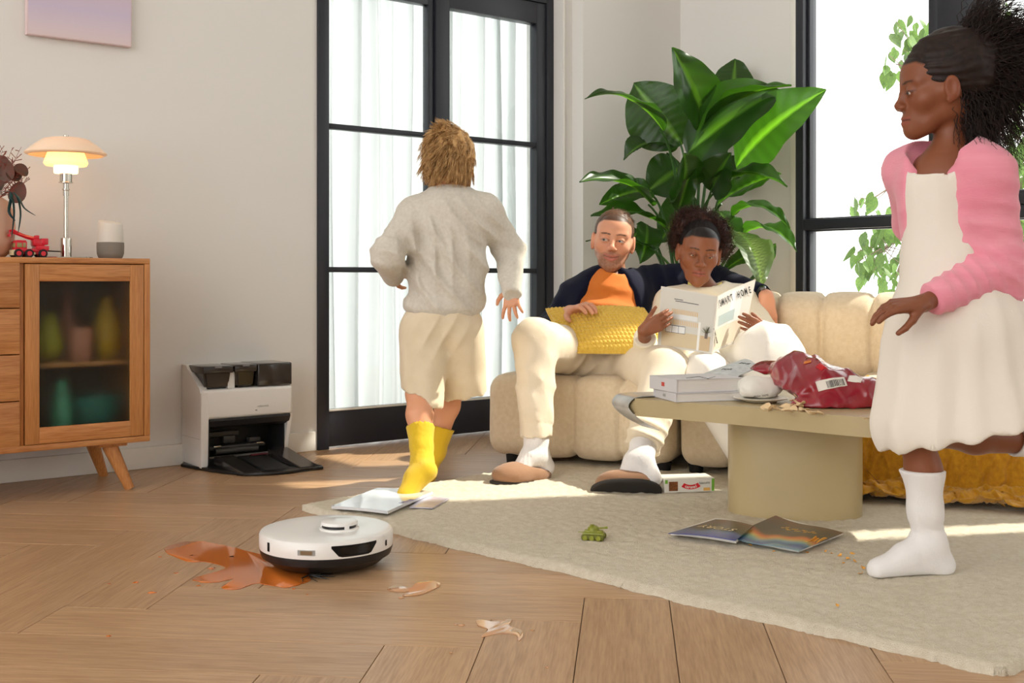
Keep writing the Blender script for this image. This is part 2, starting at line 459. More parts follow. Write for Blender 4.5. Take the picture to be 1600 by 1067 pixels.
# ================================================================ THE ROOM
# left wall runs along U; q is the distance from it into the room, t the distance along it. The window wall stands across it at t = TW.
U = Vector((.782, .623, 0)).normalized(); N = Vector((.623, -.782, 0)).normalized(); P0 = Vector((-1.811, 4.075, 0))
RW = math.atan2(U.y, U.x)
def W(t, q, z=0): return P0 + U * t + N * q + Vector((0, 0, z))
def T(px, q=0):
    "t where the column px of the photograph meets the plane at distance q from the left wall"
    k = (px - CX) / FPX; b = P0 + N * q; return (k * b.y - b.x) / (U.x - U.y * k)
def ZW(px, py, q=0):
    y = W(T(px, q), q).y; return HC - (py - HY) / FPX * y
TW = T(1063, .16)
def Q(px):
    "q where the column px meets the window wall"
    k = (px - CX) / FPX; b = P0 + U * TW; return (k * b.y - b.x) / (N.x - N.y * k)
def ZQ(px, py):
    return HC - (py - HY) / FPX * W(TW, Q(px)).y
MW = Matrix.Translation(P0) @ Matrix(((U.x, N.x, 0, 0), (U.y, N.y, 0, 0), (0, 0, 1, 0), (0, 0, 0, 1)))      # local (t, q, z)
CEIL = 4.8
M_wall = mat('wall_paint', (228, 226, 222), .75, bump=.06, bscale=90, spec=.2)
M_trimw = mat('white_trim', (232, 229, 222), .45, spec=.3)
M_black = mat('black_window_frame', (40, 42, 50), .38, bump=.25, bscale=60, stretch=(1, 1, .1), bdist=.0006)
M_dark = mat('dark_gap', (16, 14, 13), .8)
def glass_mat():
    m = bpy.data.materials.new('window_glass'); m.use_nodes = True; t = NT(m); t.n.remove(t.n['Principled BSDF'])
    tr = t.add('ShaderNodeBsdfTransparent'); tr.inputs[0].default_value = (.97, .985, .98, 1); g = t.add('ShaderNodeBsdfGlossy'); g.inputs['Roughness'].default_value = .02
    fr = t.add('ShaderNodeFresnel'); fr.inputs[0].default_value = 1.3; mx = t.add('ShaderNodeMixShader')
    ge = t.add('ShaderNodeNewGeometry'); iv = t.add('ShaderNodeMath', operation='SUBTRACT'); iv.inputs[0].default_value = 1; t.link(ge.outputs['Backfacing'], iv.inputs[1])
    ml = t.add('ShaderNodeMath', operation='MULTIPLY'); t.link(fr.outputs[0], ml.inputs[0]); t.link(iv.outputs[0], ml.inputs[1]); t.link(ml.outputs[0], mx.inputs[0]); t.link(tr.outputs[0], mx.inputs[1]); t.link(g.outputs[0], mx.inputs[2]); t.link(mx.outputs[0], t.n['Material Output'].inputs[0]); return m
M_glass = glass_mat()
# --- floor: dark slab with herringbone oak planks laid on it, each a part
fl = MB(MW); fl.box((-6, -.3, -.10), (TW + .1, 8.5, -.013)); floor = struct(fl.build('floor', mat('plank_joint', (96, 68, 44), .8)))
M_oak = wood('oak_planks', (192, 156, 120), (160, 124, 90), rough=.34, scale=1.3, axis=0, bump=.10, rand=.07, figure=.35, spec=.45)
ex = Vector((.995, -.1, 0)).normalized(); ey = Vector((.1, .995, 0)).normalized(); O0 = Vector((.1655, 2.613, 0)); PW, PL = .19, .95
pm = MB(); pm.box((0, 0, -.013), (PL - .0016, PW - .0016, 0), bev=.0009, seg=1); plank_me = pm.mesh('plank'); plank_me.materials.append(M_oak)
rnd = random.Random(5)
def inside(c):
    d = c - P0; t, q = d.dot(U), d.dot(N); return q > -.45 and t < TW + .5
for i in range(-30, 31):
    for j in range(-6, 7):
        # lattice (w, w) and (-L, L)
        ox, oy = i * PW - j * PL, i * PW + j * PL
        for kind in (0, 1):
            if kind == 0: lo = (ox - PL, oy - PW); c = (ox - PL / 2, oy - PW / 2)
            else: lo = (ox, oy - PL); c = (ox + PW / 2, oy - PL / 2)
            cw = O0 + ex * c[0] + ey * c[1]
            if cw.y < 1.0 or cw.y > 6.6 or abs(cw.x) > cw.y * .46 + 1.7 or not inside(cw): continue
            o = bpy.data.objects.new('plank', plank_me); COL.objects.link(o); o.parent = floor
            a0 = math.atan2(ex.y, ex.x)
            if kind == 0: w = O0 + ex * lo[0] + ey * lo[1]; a = a0
            else: w = O0 + ex * (lo[0] + PW - .0016) + ey * lo[1]; a = a0 + PI / 2
            z = rnd.uniform(-.0004, 0)
            o.location = Vector((w.x, w.y, z)) - WL[floor]; o.rotation_euler.z = a
def wbox(b, t0, t1, q0, q1, z0, z1, bev=0): b.box((t0, q0, z0), (t1, q1, z1), bev)
# --- left wall with the door opening
TD0, TD1 = T(495), T(863); ZD = ZW(863, 2) + .03
b = MB(MW); wbox(b, -6, TD0, -.2, 0, -.1, CEIL); wbox(b, TD0, TD1, -.2, 0, ZD, CEIL); wbox(b, TD1, TW + .2, -.2, .08, -.1, CEIL)
T2 = T(894, .08); wbox(b, T2, TW + .2, .08, .16, -.1, CEIL)
wall_left = struct(b.build('wall_left', M_wall, smooth=30))
b = MB(MW); wbox(b, TD1 + .002, T(880, .08) + .01, .078, .086, 0, CEIL - .01, .002); struct(b.build('trim_1', M_trimw))
# --- window wall (right), with its openings
QA, QB, QC, QD = Q(1245), Q(1468), Q(1530), 2.60
ZT = 4.45
b = MB(MW)
ZT1, ZT = 3.02, 3.55
wbox(b, TW, TW + .2, -.1, QA, -.1, CEIL); wbox(b, TW, TW + .2, QB, QC, -.1, CEIL)
def bay(qa, qb, top, prev): wbox(b, TW, TW + .2, prev, qa, -.1, CEIL); wbox(b, TW, TW + .2, qa, qb, top, CEIL); wbox(b, TW, TW + .2, qa, qb, -.1, .06)
wbox(b, TW, TW + .2, QA, QB, ZT1, CEIL); wbox(b, TW, TW + .2, QA, QB, -.1, .06); wbox(b, TW, TW + .2, QC, QD, ZT, CEIL); wbox(b, TW, TW + .2, QC, QD, -.1, .06)
bay(3.20, 3.46, 2.62, QD); bay(5.2, 8.4, 3.55, 3.46)  # openings for the two unseen windows added for sun and sky light
wall_right = struct(b.build('wall_right', M_wall, smooth=30))
b = MB(MW); wbox(b, TW - .012, TW + .0, QA - .03, QA + .004, 0, ZT, .003); struct(b.build('trim_2', M_trimw))
b = MB(MW); b.box((-6, -.3, CEIL), (TW + .3, 8.6, CEIL + .1)); struct(b.build('ceiling', mat('ceiling_paint', (238, 236, 230), .8)))
b = MB(MW); wbox(b, -4, TD0 - .012, 0, .014, 0, .082, .004); struct(b.build('baseboard_left', M_trimw))
b = MB(MW); wbox(b, T2 + .01, TW, .16, .174, 0, .082, .004); struct(b.build('baseboard_back', M_trimw))
b = MB(MW); wbox(b, TW - .014, TW, .16, 8, 0, .06, .004); struct(b.build('baseboard_right', M_trimw))
# --- the black double door
door = thing('door_1', W(TD0, 0), None, None); door['kind'] = 'structure'
def mid(a, b): return (a + b) / 2
tl0, tl1 = TD0, T(512.5); tm0, tm1 = T(671), T(702); tr0, tr1 = T(838), TD1
zb_l = mid(ZW(516, 640), ZW(750, 623)); zt = mid(ZW(702, 14), ZW(836, 35))
b = MB(MW); wbox(b, tl0, tl1, -.07, .012, 0, ZD, .003); wbox(b, tr0 + .06, tr1, -.07, .012, 0, ZD, .003); wbox(b, tl1, tr0 + .06, -.07, .012, ZD - .05, ZD, .003)
b.build('door_frame', M_black, door, rz=RW)
tc = tm0 + (tm1 - tm0) * .28
for k, (a0, a1, g0, g1) in enumerate(((tl1 + .002, tc, tl1 + .004, tm0), (tc + .004, tr0 + .058, tm1, tr0))):
    b = MB(MW)
    qq = (-.055, -.01) if k == 0 else (-.05, .004)
    if k == 0: wbox(b, g1, a1, *qq, .008, ZD - .052, .002)
    else: wbox(b, a0, g0, *qq, .008, ZD - .052, .002); wbox(b, g1, a1, *qq, .008, ZD - .052, .002)
    wbox(b, g0, g1, *qq, .008, zb_l, .002); wbox(b, g0, g1, *qq, zt, ZD - .052, .002)
    leaf = b.build('door_leaf', M_black, door, rz=RW)
    z1a, z1b = mid(ZW(512, 203), ZW(838, 230)) + .004, mid(ZW(512, 195), ZW(838, 222)) + .004
    z2a, z2b = ZW(660, 426), ZW(660, 418)
    for za, zb in ((z1a, z1b), (z2a, z2b)):
        b = MB(MW); wbox(b, g0, g1, qq[0] + .006, qq[1] - .004, za, zb, .002); b.build('glazing_bar', M_black, leaf, rz=RW)
    for za, zb in ((zb_l, z2a), (z2b, z1a), (z1b, zt)):
        b = MB(MW); wbox(b, g0, g1, -.032, -.027, za, zb); b.build('glass_pane', M_glass, leaf, rz=RW)
    # bead round the lowest pane
    b = MB(MW); wbox(b, g0, g1, qq[1], qq[1] + .004, zb_l - .006, zb_l + .003, .001); b.build('glazing_bead', mat('bead', (225, 222, 214), .5), leaf, rz=RW)
# sheer curtains behind the door
M_sheer = bpy.data.materials.new('sheer_fabric'); M_sheer.use_nodes = True; t = NT(M_sheer); t.n.remove(t.n['Principled BSDF'])
d1 = t.add('ShaderNodeBsdfDiffuse'); d1.inputs[0].default_value = (.74, .77, .77, 1); d2 = t.add('ShaderNodeBsdfTranslucent'); d2.inputs[0].default_value = (.68, .72, .72, 1)
d3 = t.add('ShaderNodeBsdfTransparent'); a1 = t.add('ShaderNodeMixShader'); a2 = t.add('ShaderNodeMixShader'); a1.inputs[0].default_value = .55; a2.inputs[0].default_value = .08
lw = t.add('ShaderNodeTexCoord'); wv = t.add('ShaderNodeTexNoise'); wv.inputs['Scale'].default_value = 3; t.link(lw.outputs['Object'], wv.inputs[0])
t.link(d1.outputs[0], a1.inputs[1]); t.link(d2.outputs[0], a1.inputs[2]); t.link(a1.outputs[0], a2.inputs[1]); t.link(d3.outputs[0], a2.inputs[2]); t.link(a2.outputs[0], t.n['Material Output'].inputs[0])
def curtain(t0, t1, q, seed, lab):
    r = random.Random(seed); ph = [r.uniform(0, 6.28) for _ in range(6)]
    def fn(u, v):
        tt = t0 + (t1 - t0) * u; z = .02 + (2.55) * v
        a = 2 * PI * (tt - t0)
        k = .030 * math.sin(a / .105 + ph[0] + .5 * math.sin(a / .4 + ph[1]) + .25 * math.sin(z * 1.5)) + .014 * math.sin(a / .052 + ph[2] + .8 * math.sin(a / .3)) + .02 * math.sin(a / .5 + ph[3]) 
        return Vector((tt + .012 * math.sin(a / .13 + ph[4]) + .01 * math.sin(z * 2 + a * 3), q + k, z))
    b = MB(MW); b.grid(fn, 260, 10); o = b.build('sheer_curtain', M_sheer, smooth=180); return tag(o, lab, 'curtain', None)
curtain(T(480, -.2), T(700, -.2), -.17, 3, 'sheer white curtain in folds behind the left leaf of the black glass door')
curtain(T(690, -.2) , T(880, -.2) + .1, -.20, 8, 'sheer white curtain in folds behind the right leaf of the black glass door')
# outside ledge
b = MB(MW); wbox(b, -2, TW + 6, -4, -.2, -.12, -.02); wbox(b, TW + .1, TW + 6, -.2, 8, -.12, -.02); struct(b.build('terrace_floor', mat('terrace_stone', (214, 212, 206), .8, var=.1)))
# --- windows in the right wall
def window(n, q0, q1, rails, sash, ZT=ZT):
    w = thing('window_%d' % n, W(TW, q0), None, None); w['kind'] = 'structure'
    b = MB(MW); a, c = TW - .012, TW + .09; fw = .045
    wbox(b, a, c, q0, q0 + fw, .06, ZT, .003); wbox(b, a, c, q1 - fw, q1, .06, ZT, .003); wbox(b, a, c, q0 + fw, q1 - fw, ZT - fw, ZT, .003); wbox(b, a, c, q0 + fw, q1 - fw, .06, .06 + fw, .003)
    b.build('window_frame', M_black, w, rz=RW)
    z = .06 + fw; zs = []
    for r0, r1 in rails:
        b = MB(MW); wbox(b, a + .004, c - .01, q0 + fw, q1 - fw, r0, r1, .003); b.build('window_rail', M_black, w, rz=RW); zs.append((z, r0)); z = r1
    zs.append((z, ZT - fw))
    for za, zb in zs:
        e = sash
        if e:
            b = MB(MW)
            wbox(b, a + .03, c - .03, q0 + fw, q0 + fw + e, za, zb, .002); wbox(b, a + .03, c - .03, q1 - fw - e, q1 - fw, za, zb, .002)
            wbox(b, a + .03, c - .03, q0 + fw + e, q1 - fw - e, za, za + e * .4, .002); wbox(b, a + .03, c - .03, q0 + fw + e, q1 - fw - e, zb - e * .4, zb, .002)
            s = b.build('sash', M_black, w, rz=RW)
        b = MB(MW); wbox(b, TW + .035, TW + .041, q0 + fw + e, q1 - fw - e, za + e * .4, zb - e * .4); b.build('glass_pane', M_glass, w, rz=RW)
    return w
zr1, zr0 = ZQ(1300, 341), ZQ(1300, 358)
w1 = window(1, QA, QB, [(zr0, zr1)], .016, ZT1)
b = MB(MW); wbox(b, TW - .02, TW + .1, QB, QC, .06, ZT, .004); struct(b.build('window_mullion', M_black, rz=RW))
zq1, zq0 = ZQ(1590, 297), ZQ(1590, 341)
w2 = window(2, QC, QD, [(zq0, mid(zq0, zq1) - .004), (mid(zq0, zq1), zq1)], .012)
added_sun_slot = window(3, 3.20, 3.46, [(zq0, zq1)], 0, 2.62)  # unseen narrow window added to throw a sun patch on the rug
added_sky_window = window(4, 5.2, 8.4, [(zq0, zq1), (2.62, 2.68)], .02)  # unseen window added further along to bring in more sky light
b = MB(MW); b.box((-6, 8.4, -.1), (TW + .2, 8.6, CEIL)); struct(b.build('wall_light_block', M_wall, smooth=30))  # unseen wall added behind the camera to cut the frontal light
# ================================================================ THINGS ALONG THE LEFT WALL
M_cabH = wood('cabinet_oak_level', (205, 143, 86), (168, 104, 52), rough=.42, scale=1.6, axis=0, rand=.05, figure=.5)
M_cabV = wood('cabinet_oak_upright', (200, 138, 80), (170, 108, 56), rough=.42, scale=1.6, axis=2, rand=.05, figure=.35)
M_chrome = mat('chrome', (205, 200, 190), .12, 1)
q1 = .42; tR = T(235, q1); tD = T(38, q1); tL = tD - .46
zb = ZW(235, 689, q1); ztp = ZW(232, 404, q1)
cab = thing('cabinet', W(mid(tL, tR), .22), 'orange oak sideboard with a frosted glass door and splayed legs against the white wall', 'cabinet')
b = MB(MW); q0 = .03
wbox(b, tL, tR, q0, q1, ztp - .019, ztp, .003); b.build('cabinet_top', M_cabH, cab, rz=RW)
b = MB(MW); wbox(b, tL, tR, q0, q1, zb, zb + .020, .003); b.build('bottom_panel', M_cabH, cab, rz=RW)
for a0, a1 in ((tR - .021, tR), (tL, tL + .021), (tD - .012, tD + .002)):
    b = MB(MW); wbox(b, a0, a1, q0 + .002, q1 - .001 - (.012 if a0 == tD - .012 else 0), zb + .020, ztp - .019, .002); b.build('side_panel', M_cabV, cab, rz=RW)
b = MB(MW); wbox(b, tL, tR, q0, q0 + .008, zb, ztp); b.build('back_panel', mat('cabinet_back', (120, 96, 70), .8), cab, rz=RW)
b = MB(MW); zs = ZW(135, 565, .25); wbox(b, tD + .003, tR - .022, q0 + .008, q1 - .06, zs - .008, zs + .008, .002); b.build('shelf', M_cabH, cab, rz=RW)
# drawers
ze = [ZW(30, y, q1) for y in (699, 627, 554, 481.6, 409.5)]
for k in range(4):
    b = MB(MW); wbox(b, tL + .023, tD - .013, q1 - .022, q1 - .001, ze[k] + .0015, ze[k + 1] - .0015, .002); b.build('drawer', M_cabH, cab, rz=RW)
# door: two stiles, two rails, frosted pane
d0, d1 = tD + .004, tR - .023; g0, g1 = T(62, q1), T(204, q1); gz1 = mid(ZW(62, 439, q1), ZW(204, 440, q1)); gz0 = mid(ZW(62, 668, q1), ZW(204, 658, q1)); dz0, dz1 = zb + .022, ztp - .022
b = MB(MW); wbox(b, d0, g0, q1 - .022, q1 - .001, dz0, dz1, .0015); wbox(b, g1, d1, q1 - .022, q1 - .001, dz0, dz1, .0015); cdoor = b.build('door', M_cabV, cab, rz=RW)
for z0_, z1_ in ((dz0, gz0), (gz1, dz1)):
    b = MB(MW); wbox(b, g0, g1, q1 - .022, q1 - .0012, z0_, z1_, .0015); b.build('door_rail', M_cabH, cdoor, rz=RW)
M_frost = mat('frosted_glass', (228, 236, 228), .34, trans=1, ior=1.25, bump=.25, bscale=26, stretch=(1, 1, .35), bdist=.004)
b = MB(MW); wbox(b, g0, g1, q1 - .014, q1 - .010, gz0, gz1); b.build('frosted_pane', M_frost, cdoor, rz=RW)
# legs
for (tt, qq, dt, dq) in ((T(171, .36), .36, .075, .03), (tR - .10, .10, .075, -.03), (tL + .10, .36, -.075, .03), (tL + .10, .10, -.075, -.03)):
    b = MB(MW); b.box((tt - .05, qq - .035, zb - .012), (tt + .05, qq + .035, zb), .003)
    n = 7; b.tube([(tt + dt * .8 * k / n, qq + dq * k / n, zb - .01 - (zb - .01) * k / n) for k in range(n + 1)], [.026 - .010 * k / n for k in range(n + 1)], 20)
    b.build('leg', M_cabV, cab, rz=RW)
# things behind the frosted door
def vessel(name, prof, at, m, label, cat, group=None, n=28):
    b = MB(); b.lathe(prof, n, loc=at); return tag(b.build(name, m, smooth=60), label, cat, group)
vz = zs + .0085
def inn(px, q=.20, z=vz): v = W(T(px, q), q, z); return v
vessel('vase', [(.03, 0), (.045, .03), (.05, .09), (.035, .15), (.016, .19), (.018, .215), (.013, .215), (.012, .19)], inn(167), mat('yellow_ceramic', (226, 176, 32), .4), 'yellow bottle vase on the cabinet shelf behind the frosted door', 'vase')
vessel('cup', [(.035, 0), (.04, .01), (.043, .11), (.039, .11), (.036, .012), (0, .012)], inn(125, .25), mat('pink_ceramic', (222, 150, 130), .4), 'salmon pink cup on the cabinet shelf behind the frosted door', 'cup')
vessel('bottle', [(.03, 0), (.034, .02), (.032, .12), (.012, .17), (.012, .24), (.009, .24)], inn(105, .15), mat('rose_glaze', (205, 130, 115), .4), 'rose bottle beside the pink cup behind the frosted door', 'bottle')
vessel('pear_vase', [(.02, 0), (.045, .03), (.048, .07), (.028, .12), (.014, .16), (.010, .16)], inn(76, .2), mat('lime_ceramic', (206, 200, 52), .4), 'yellow green rounded vase at the left of the shelf behind the frosted door', 'vase')
vz2 = zb + .0205
vessel('teal_vase', [(.035, 0), (.04, .02), (.034, .11), (.018, .17), (.02, .19), (.014, .19)], inn(95, .25, vz2), mat('mint_ceramic', (96, 186, 158), .4), 'mint green vase on the cabinet floor behind the frosted door', 'vase')
vessel('teal_bowl', [(.04, 0), (.07, .04), (.085, .09), (.09, .13), (.085, .13), (.08, .09), (.0, .02)], inn(150, .22, vz2), mat('teal_ceramic', (52, 128, 122), .4), 'dark teal bowl on the cabinet floor behind the frosted door', 'bowl')
# --- table lamp with three shades
lq = .24; L0 = W(T(103, lq), lq, ztp)
def LZ(y): return HC - (y - HY) / FPX * L0.y - ztp
lamp = thing('table_lamp', L0, 'chrome table lamp with three tiered opal shades, lit, on the sideboard', 'lamp')
def lathe_part(name, prof, m, parent, at, n=40, label=None, sm=35):
    b = MB(); b.lathe(prof, n, loc=at); return b.build(name, m, parent, sm, label)
sc = L0.y / FPX
lathe_part('lamp_base', [(0, 0), (.088, 0), (.090, .002), (.088, .005), (.02, .0065), (0, .0065)], M_chrome, lamp, L0)
lathe_part('lamp_stem', [(8.6 * sc, .006), (8.6 * sc, LZ(374)), (8 * sc, LZ(372)), (3.2 * sc, LZ(371)), (3.2 * sc, LZ(306)), (4.4 * sc, LZ(306)), (4.4 * sc, LZ(298)), (5.6 * sc, LZ(297)), (5.6 * sc, LZ(295)), (4.2 * sc, LZ(295)), (4.2 * sc, LZ(287)), (11 * sc, LZ(286)), (11 * sc, LZ(285)), (9.3 * sc, LZ(284)), (9.3 * sc, LZ(269)), (0, LZ(269))], M_chrome, lamp, L0)
def opal(name, e, c=(255, 214, 150), base=(250, 236, 214)):
    return mat(name, base, .25, emis=c, estr=e, trl=.3)
def shell(pts, th=.0025):
    return pts + [(max(r - th * .6, 0), z - th) for r, z in reversed(pts)]
lathe_part('lower_shade', shell([(15.5 * sc, LZ(252)), (17.5 * sc, LZ(255)), (18.2 * sc, LZ(262)), (17.8 * sc, LZ(270)), (9 * sc, LZ(270.5))]), opal('opal_hot', 2.2, (255, 226, 170)), lamp, L0)
lathe_part('middle_shade', shell([(8 * sc, LZ(233)), (22 * sc, LZ(234)), (26 * sc, LZ(236)), (30 * sc, LZ(246)), (33 * sc, LZ(255)), (31 * sc, LZ(258)), (15 * sc, LZ(258.2))]), opal('opal_warm', 1.05, (255, 196, 110)), lamp, L0)
lathe_part('upper_shade', shell([(5 * sc, LZ(215)), (26 * sc, LZ(216)), (34 * sc, LZ(218)), (47 * sc, LZ(227)), (60 * sc, LZ(238)), (61 * sc, LZ(240)), (56 * sc, LZ(242))]), opal('opal_pale', .10, (255, 206, 150), (246, 232, 214)), lamp, L0)
lathe_part('finial', [(0, LZ(217)), (2 * sc, LZ(216)), (2 * sc, LZ(213)), (4 * sc, LZ(213)), (4 * sc, LZ(211.5)), (0, LZ(211))], M_chrome, lamp, L0, 16)
pl = bpy.data.lights.new('lamp_bulb', 'POINT'); plo = bpy.data.objects.new('lamp_bulb', pl); COL.objects.link(plo); plo.parent = lamp; plo.location = (0, 0, LZ(247)); pl.energy = 2.2; pl.color = (1, .62, .30); pl.shadow_soft_size = .03
b = MB(MW); tl_ = T(103, lq)
b.tube([(tl_ - .02, lq, ztp + .024), (tl_ - .06, lq - .02, ztp + .026), (tl_ - .11, lq - .03, ztp + .022), (tl_ - .2, lq - .06, ztp + .012), (tl_ - .3, lq - .13, ztp + .004)], .0022, 8); b.build('power_cord', mat('cord_black', (20, 20, 22), .5), lamp)
# --- smart speaker
sq = .22; S0 = W(T(172.5, sq), sq, ztp); s2 = S0.y / FPX
spk = thing('smart_speaker', S0, 'small white and grey cylindrical smart speaker with a slanted top on the sideboard', 'speaker')
def SZ(y): return HC - (y - HY) / FPX * S0.y - ztp
lathe_part('speaker_base', [(0, 0), (15 * s2, 0), (18 * s2, .006), (20.2 * s2, .02), (20.6 * s2, SZ(385)), (20.4 * s2, SZ(379)), (0, SZ(379))], mat('grey_mesh_fabric', (136, 130, 120), .8, bump=.5, bscale=900), spk, S0)
lathe_part('speaker_foot', [(0, .0), (15.5 * s2, .0), (16.5 * s2, .003), (15.5 * s2, .0035), (0, .0035)], mat('dark_rubber', (40, 38, 36), .6), spk, S0)
b = MB(); n = 40; top = []
rings = []
for z, r in ((SZ(378.8), 20.2), (SZ(365), 19.6), (SZ(352), 18.6)): rings.append([Vector((r * s2 * math.cos(2 * PI * i / n), r * s2 * math.sin(2 * PI * i / n), z)) for i in range(n)])
rings.append([Vector((18 * s2 * math.cos(2 * PI * i / n), 18 * s2 * math.sin(2 * PI * i / n), SZ(347.5) - math.cos(2 * PI * i / n) * .007 + math.sin(2 * PI * i / n) * .004)) for i in range(n)])
rings.append([Vector((16.6 * s2 * math.cos(2 * PI * i / n), 16.6 * s2 * math.sin(2 * PI * i / n), SZ(346.8) - math.cos(2 * PI * i / n) * .0065 + math.sin(2 * PI * i / n) * .004)) for i in range(n)])
bmr = [[b.bm.verts.new(v + S0) for v in r] for r in rings]
for a_, c_ in zip(bmr[:-1], bmr[1:]):
    for i in range(n): b.bm.faces.new((a_[i], a_[(i + 1) % n], c_[(i + 1) % n], c_[i]))
b.bm.faces.new(bmr[-1]); b.bm.faces.new(list(reversed(bmr[0])))
b.build('speaker_top', mat('speaker_white', (222, 217, 208), .5), spk, 30)
# --- toy crane truck
M_red = mat('toy_red', (205, 28, 48), .35, coat=.3); M_tyre = mat('toy_tyre', (30, 28, 30), .7); M_cream = mat('toy_cream', (214, 200, 160), .5)
tq = .30; K0 = W(T(46, tq), tq, ztp); tt0 = T(46, tq); ks = K0.y / FPX
MK = MW @ Matrix.Translation((tt0, tq, ztp))
trk = thing('toy_crane_truck', K0, 'red toy crane truck with black wheels on the sideboard beside the lamp', 'toy truck')
def kp(name, boxes, m, bev=.0015, parent=trk):
    b = MB(MK)
    for lo, hi in boxes: b.box(lo, hi, bev)
    return b.build(name, m, parent, rz=RW)
kp('chassis', [((-.052, -.022, .012), (.052, .022, .022)), ((-.035, -.026, .020), (.052, .026, .030)), ((.015, -.03, .026), (.055, .03, .040))], M_red)
kp('bumper', [((-.058, -.026, .008), (-.036, .026, .026)), ((-.01, -.028, .010), (.012, .028, .018))], M_cream)
kp('cab', [((-.050, -.024, .024), (-.014, .024, .054)), ((-.047, -.022, .054), (-.016, .022, .058))], M_red)
kp('cab_window', [((-.0505, -.018, .034), (-.049, .018, .049)), ((-.046, -.0245, .034), (-.03, .0246, .049)), ((-.027, -.0245, .034), (-.018, .0246, .049))], mat('toy_window', (150, 140, 92), .2), .0005)
kp('crane_housing', [((.008, -.018, .040), (.045, .018, .062)), ((.016, -.010, .060), (.03, .010, .076)), ((.036, -.02, .044), (.056, .02, .066))], M_red, .003)
b = MB(MK); b.tube([(.03, .0, .060), (-.01, 0, .070), (-.055, 0, .086)], [.008, .0065, .005], 4, up=(0, 0, 1)); b.tube([(-.012, 0, .072), (-.052, 0, .091), (-.064, 0, .088)], [.004, .004, .0045], 6); b.tube([(-.062, 0, .088), (-.064, 0, .074)], .0022, 6); b.tube([(-.064, -.006, .074), (-.064, .006, .074)], .005, 8); b.build('boom', M_red, trk, rz=RW)
for x in (-.042, -.008, .036):
    for sgn in (1, -1):
        b = MB(MK); b.lathe([(0, -.006), (.0135, -.006), (.0145, -.003), (.0145, .003), (.0135, .006), (0, .006)], 24, R=Matrix.Rotation(PI / 2, 3, 'X'), loc=(x, sgn * .026, .0145)); wh = b.build('wheel', M_tyre, trk)
        b = MB(MK); b.lathe([(0, -.0068), (.008, -.0068), (.008, .0068), (0, .0068)], 16, R=Matrix.Rotation(PI / 2, 3, 'X'), loc=(x, sgn * .0262, .0145)); b.build('hub', M_red, wh)
# --- vase with dried foliage at the picture's left edge
vq = .22; V0 = W(T(-22, vq), vq, ztp); v2 = V0.y / FPX
def VZ(y): return HC - (y - HY) / FPX * V0.y - ztp
vs_ = thing('vase', V0, 'blush pink ceramic vase of dark eucalyptus at the left end of the sideboard', 'vase')
lathe_part('vase_body', [(0, 0), (26 * v2, 0), (35 * v2, VZ(394)), (41 * v2, VZ(378)), (43 * v2, VZ(355)), (41 * v2, VZ(332)), (34 * v2, VZ(315)), (22 * v2, VZ(307)), (17 * v2, VZ(304)), (15 * v2, VZ(304)), (20 * v2, VZ(309)), (30 * v2, VZ(320))], mat('blush_ceramic', (214, 178, 156), .55, rgb2=(196, 150, 128), vscale=4), vs_, V0, label='blush matt body')
M_teal = mat('eucalyptus_teal', (40, 78, 76), .55, rgb2=(30, 62, 70), vscale=30, trl=.1); M_rust = mat('eucalyptus_rust', (62, 66, 52), .6, rgb2=(120, 52, 40), vscale=18, trl=.1); M_twig = mat('rust_twig', (128, 58, 42), .8)
euc = thing('foliage_bunch', V0 + Vector((0, 0, VZ(310))), 'bunch of dark eucalyptus leaves and rust twigs in the pink vase', 'foliage')
mouth = V0 + Vector((0, 0, VZ(306)))
def disc_leaf(c, r, nrm_, name='leaf', m=M_rust, el=1.2):
    b = MB(); nn = Vector(nrm_).normalized(); Rm = nn.to_track_quat('Z', 'Y').to_matrix()
    def fn(u, v):
        a = 2 * PI * u; rr = r * v
        return Vector(c) + Rm @ Vector((rr * math.cos(a), rr * math.sin(a) * el, .15 * rr * math.sin(a * 2) * v + .1 * rr * v))
    b.grid(fn, 20, 4, closed=True); return b.build(name, m, euc, 180)
def euc_at(px, py, dq=0): return P(px, py, V0.y + dq)
for (px, py, r, nn) in ((2, 258, 13, (.2, -1, .2)), (22, 272, 12, (.5, -1, .6)), (28, 301, 15, (-.1, -1, .3)), (12, 268, 14, (-.3, -1, .1)), (-6, 285, 12, (.3, -1, 0)), (33, 266, 11, (.8, -.7, .8))):
    disc_leaf(euc_at(px, py, -.02 + .01 * (px % 3)), r * v2, nn)
for path in (((14, 305), (22, 330), (18, 372)), ((20, 300), (32, 330), (28, 365)), ((22, 303), (38, 325), (56, 337)), ((16, 300), (14, 330), (24, 345))):
    pts = catmull([tuple(mouth)] + [tuple(euc_at(px, py, -.05)) for px, py in path], 5); b = MB(); k = len(pts)
    b.tube([Vector(p) for p in pts], [.0045 * max(.12, math.sin(PI * min(1, (i + 1) / k)) ** .6) * (1.4 if i > 5 else .4) for i in range(k)], 8, flat=.25); b.build('blade_leaf', M_teal, euc, 60)
rr = random.Random(4); twigs = MB()
for k in range(26):
    e = euc_at(rr.uniform(-10, 50), rr.uniform(228, 290), rr.uniform(-.05, .04)); m_ = (mouth + e) / 2 + Vector((rr.uniform(-.01, .01), 0, -.02))
    twigs.tube([mouth + Vector((rr.uniform(-.02, .02), rr.uniform(-.02, .02), -.02)), m_, e], [.0012, .001, .0006], 5)
    for _ in range(5): p = m_.lerp(e, rr.random()); twigs.tube([p, p + Vector((rr.uniform(-.02, .02), rr.uniform(-.02, .02), rr.uniform(0, .025)))], [.0009, .0013], 4)
tg = twigs.build('twigs', M_twig, euc); tg['kind'] = 'stuff'
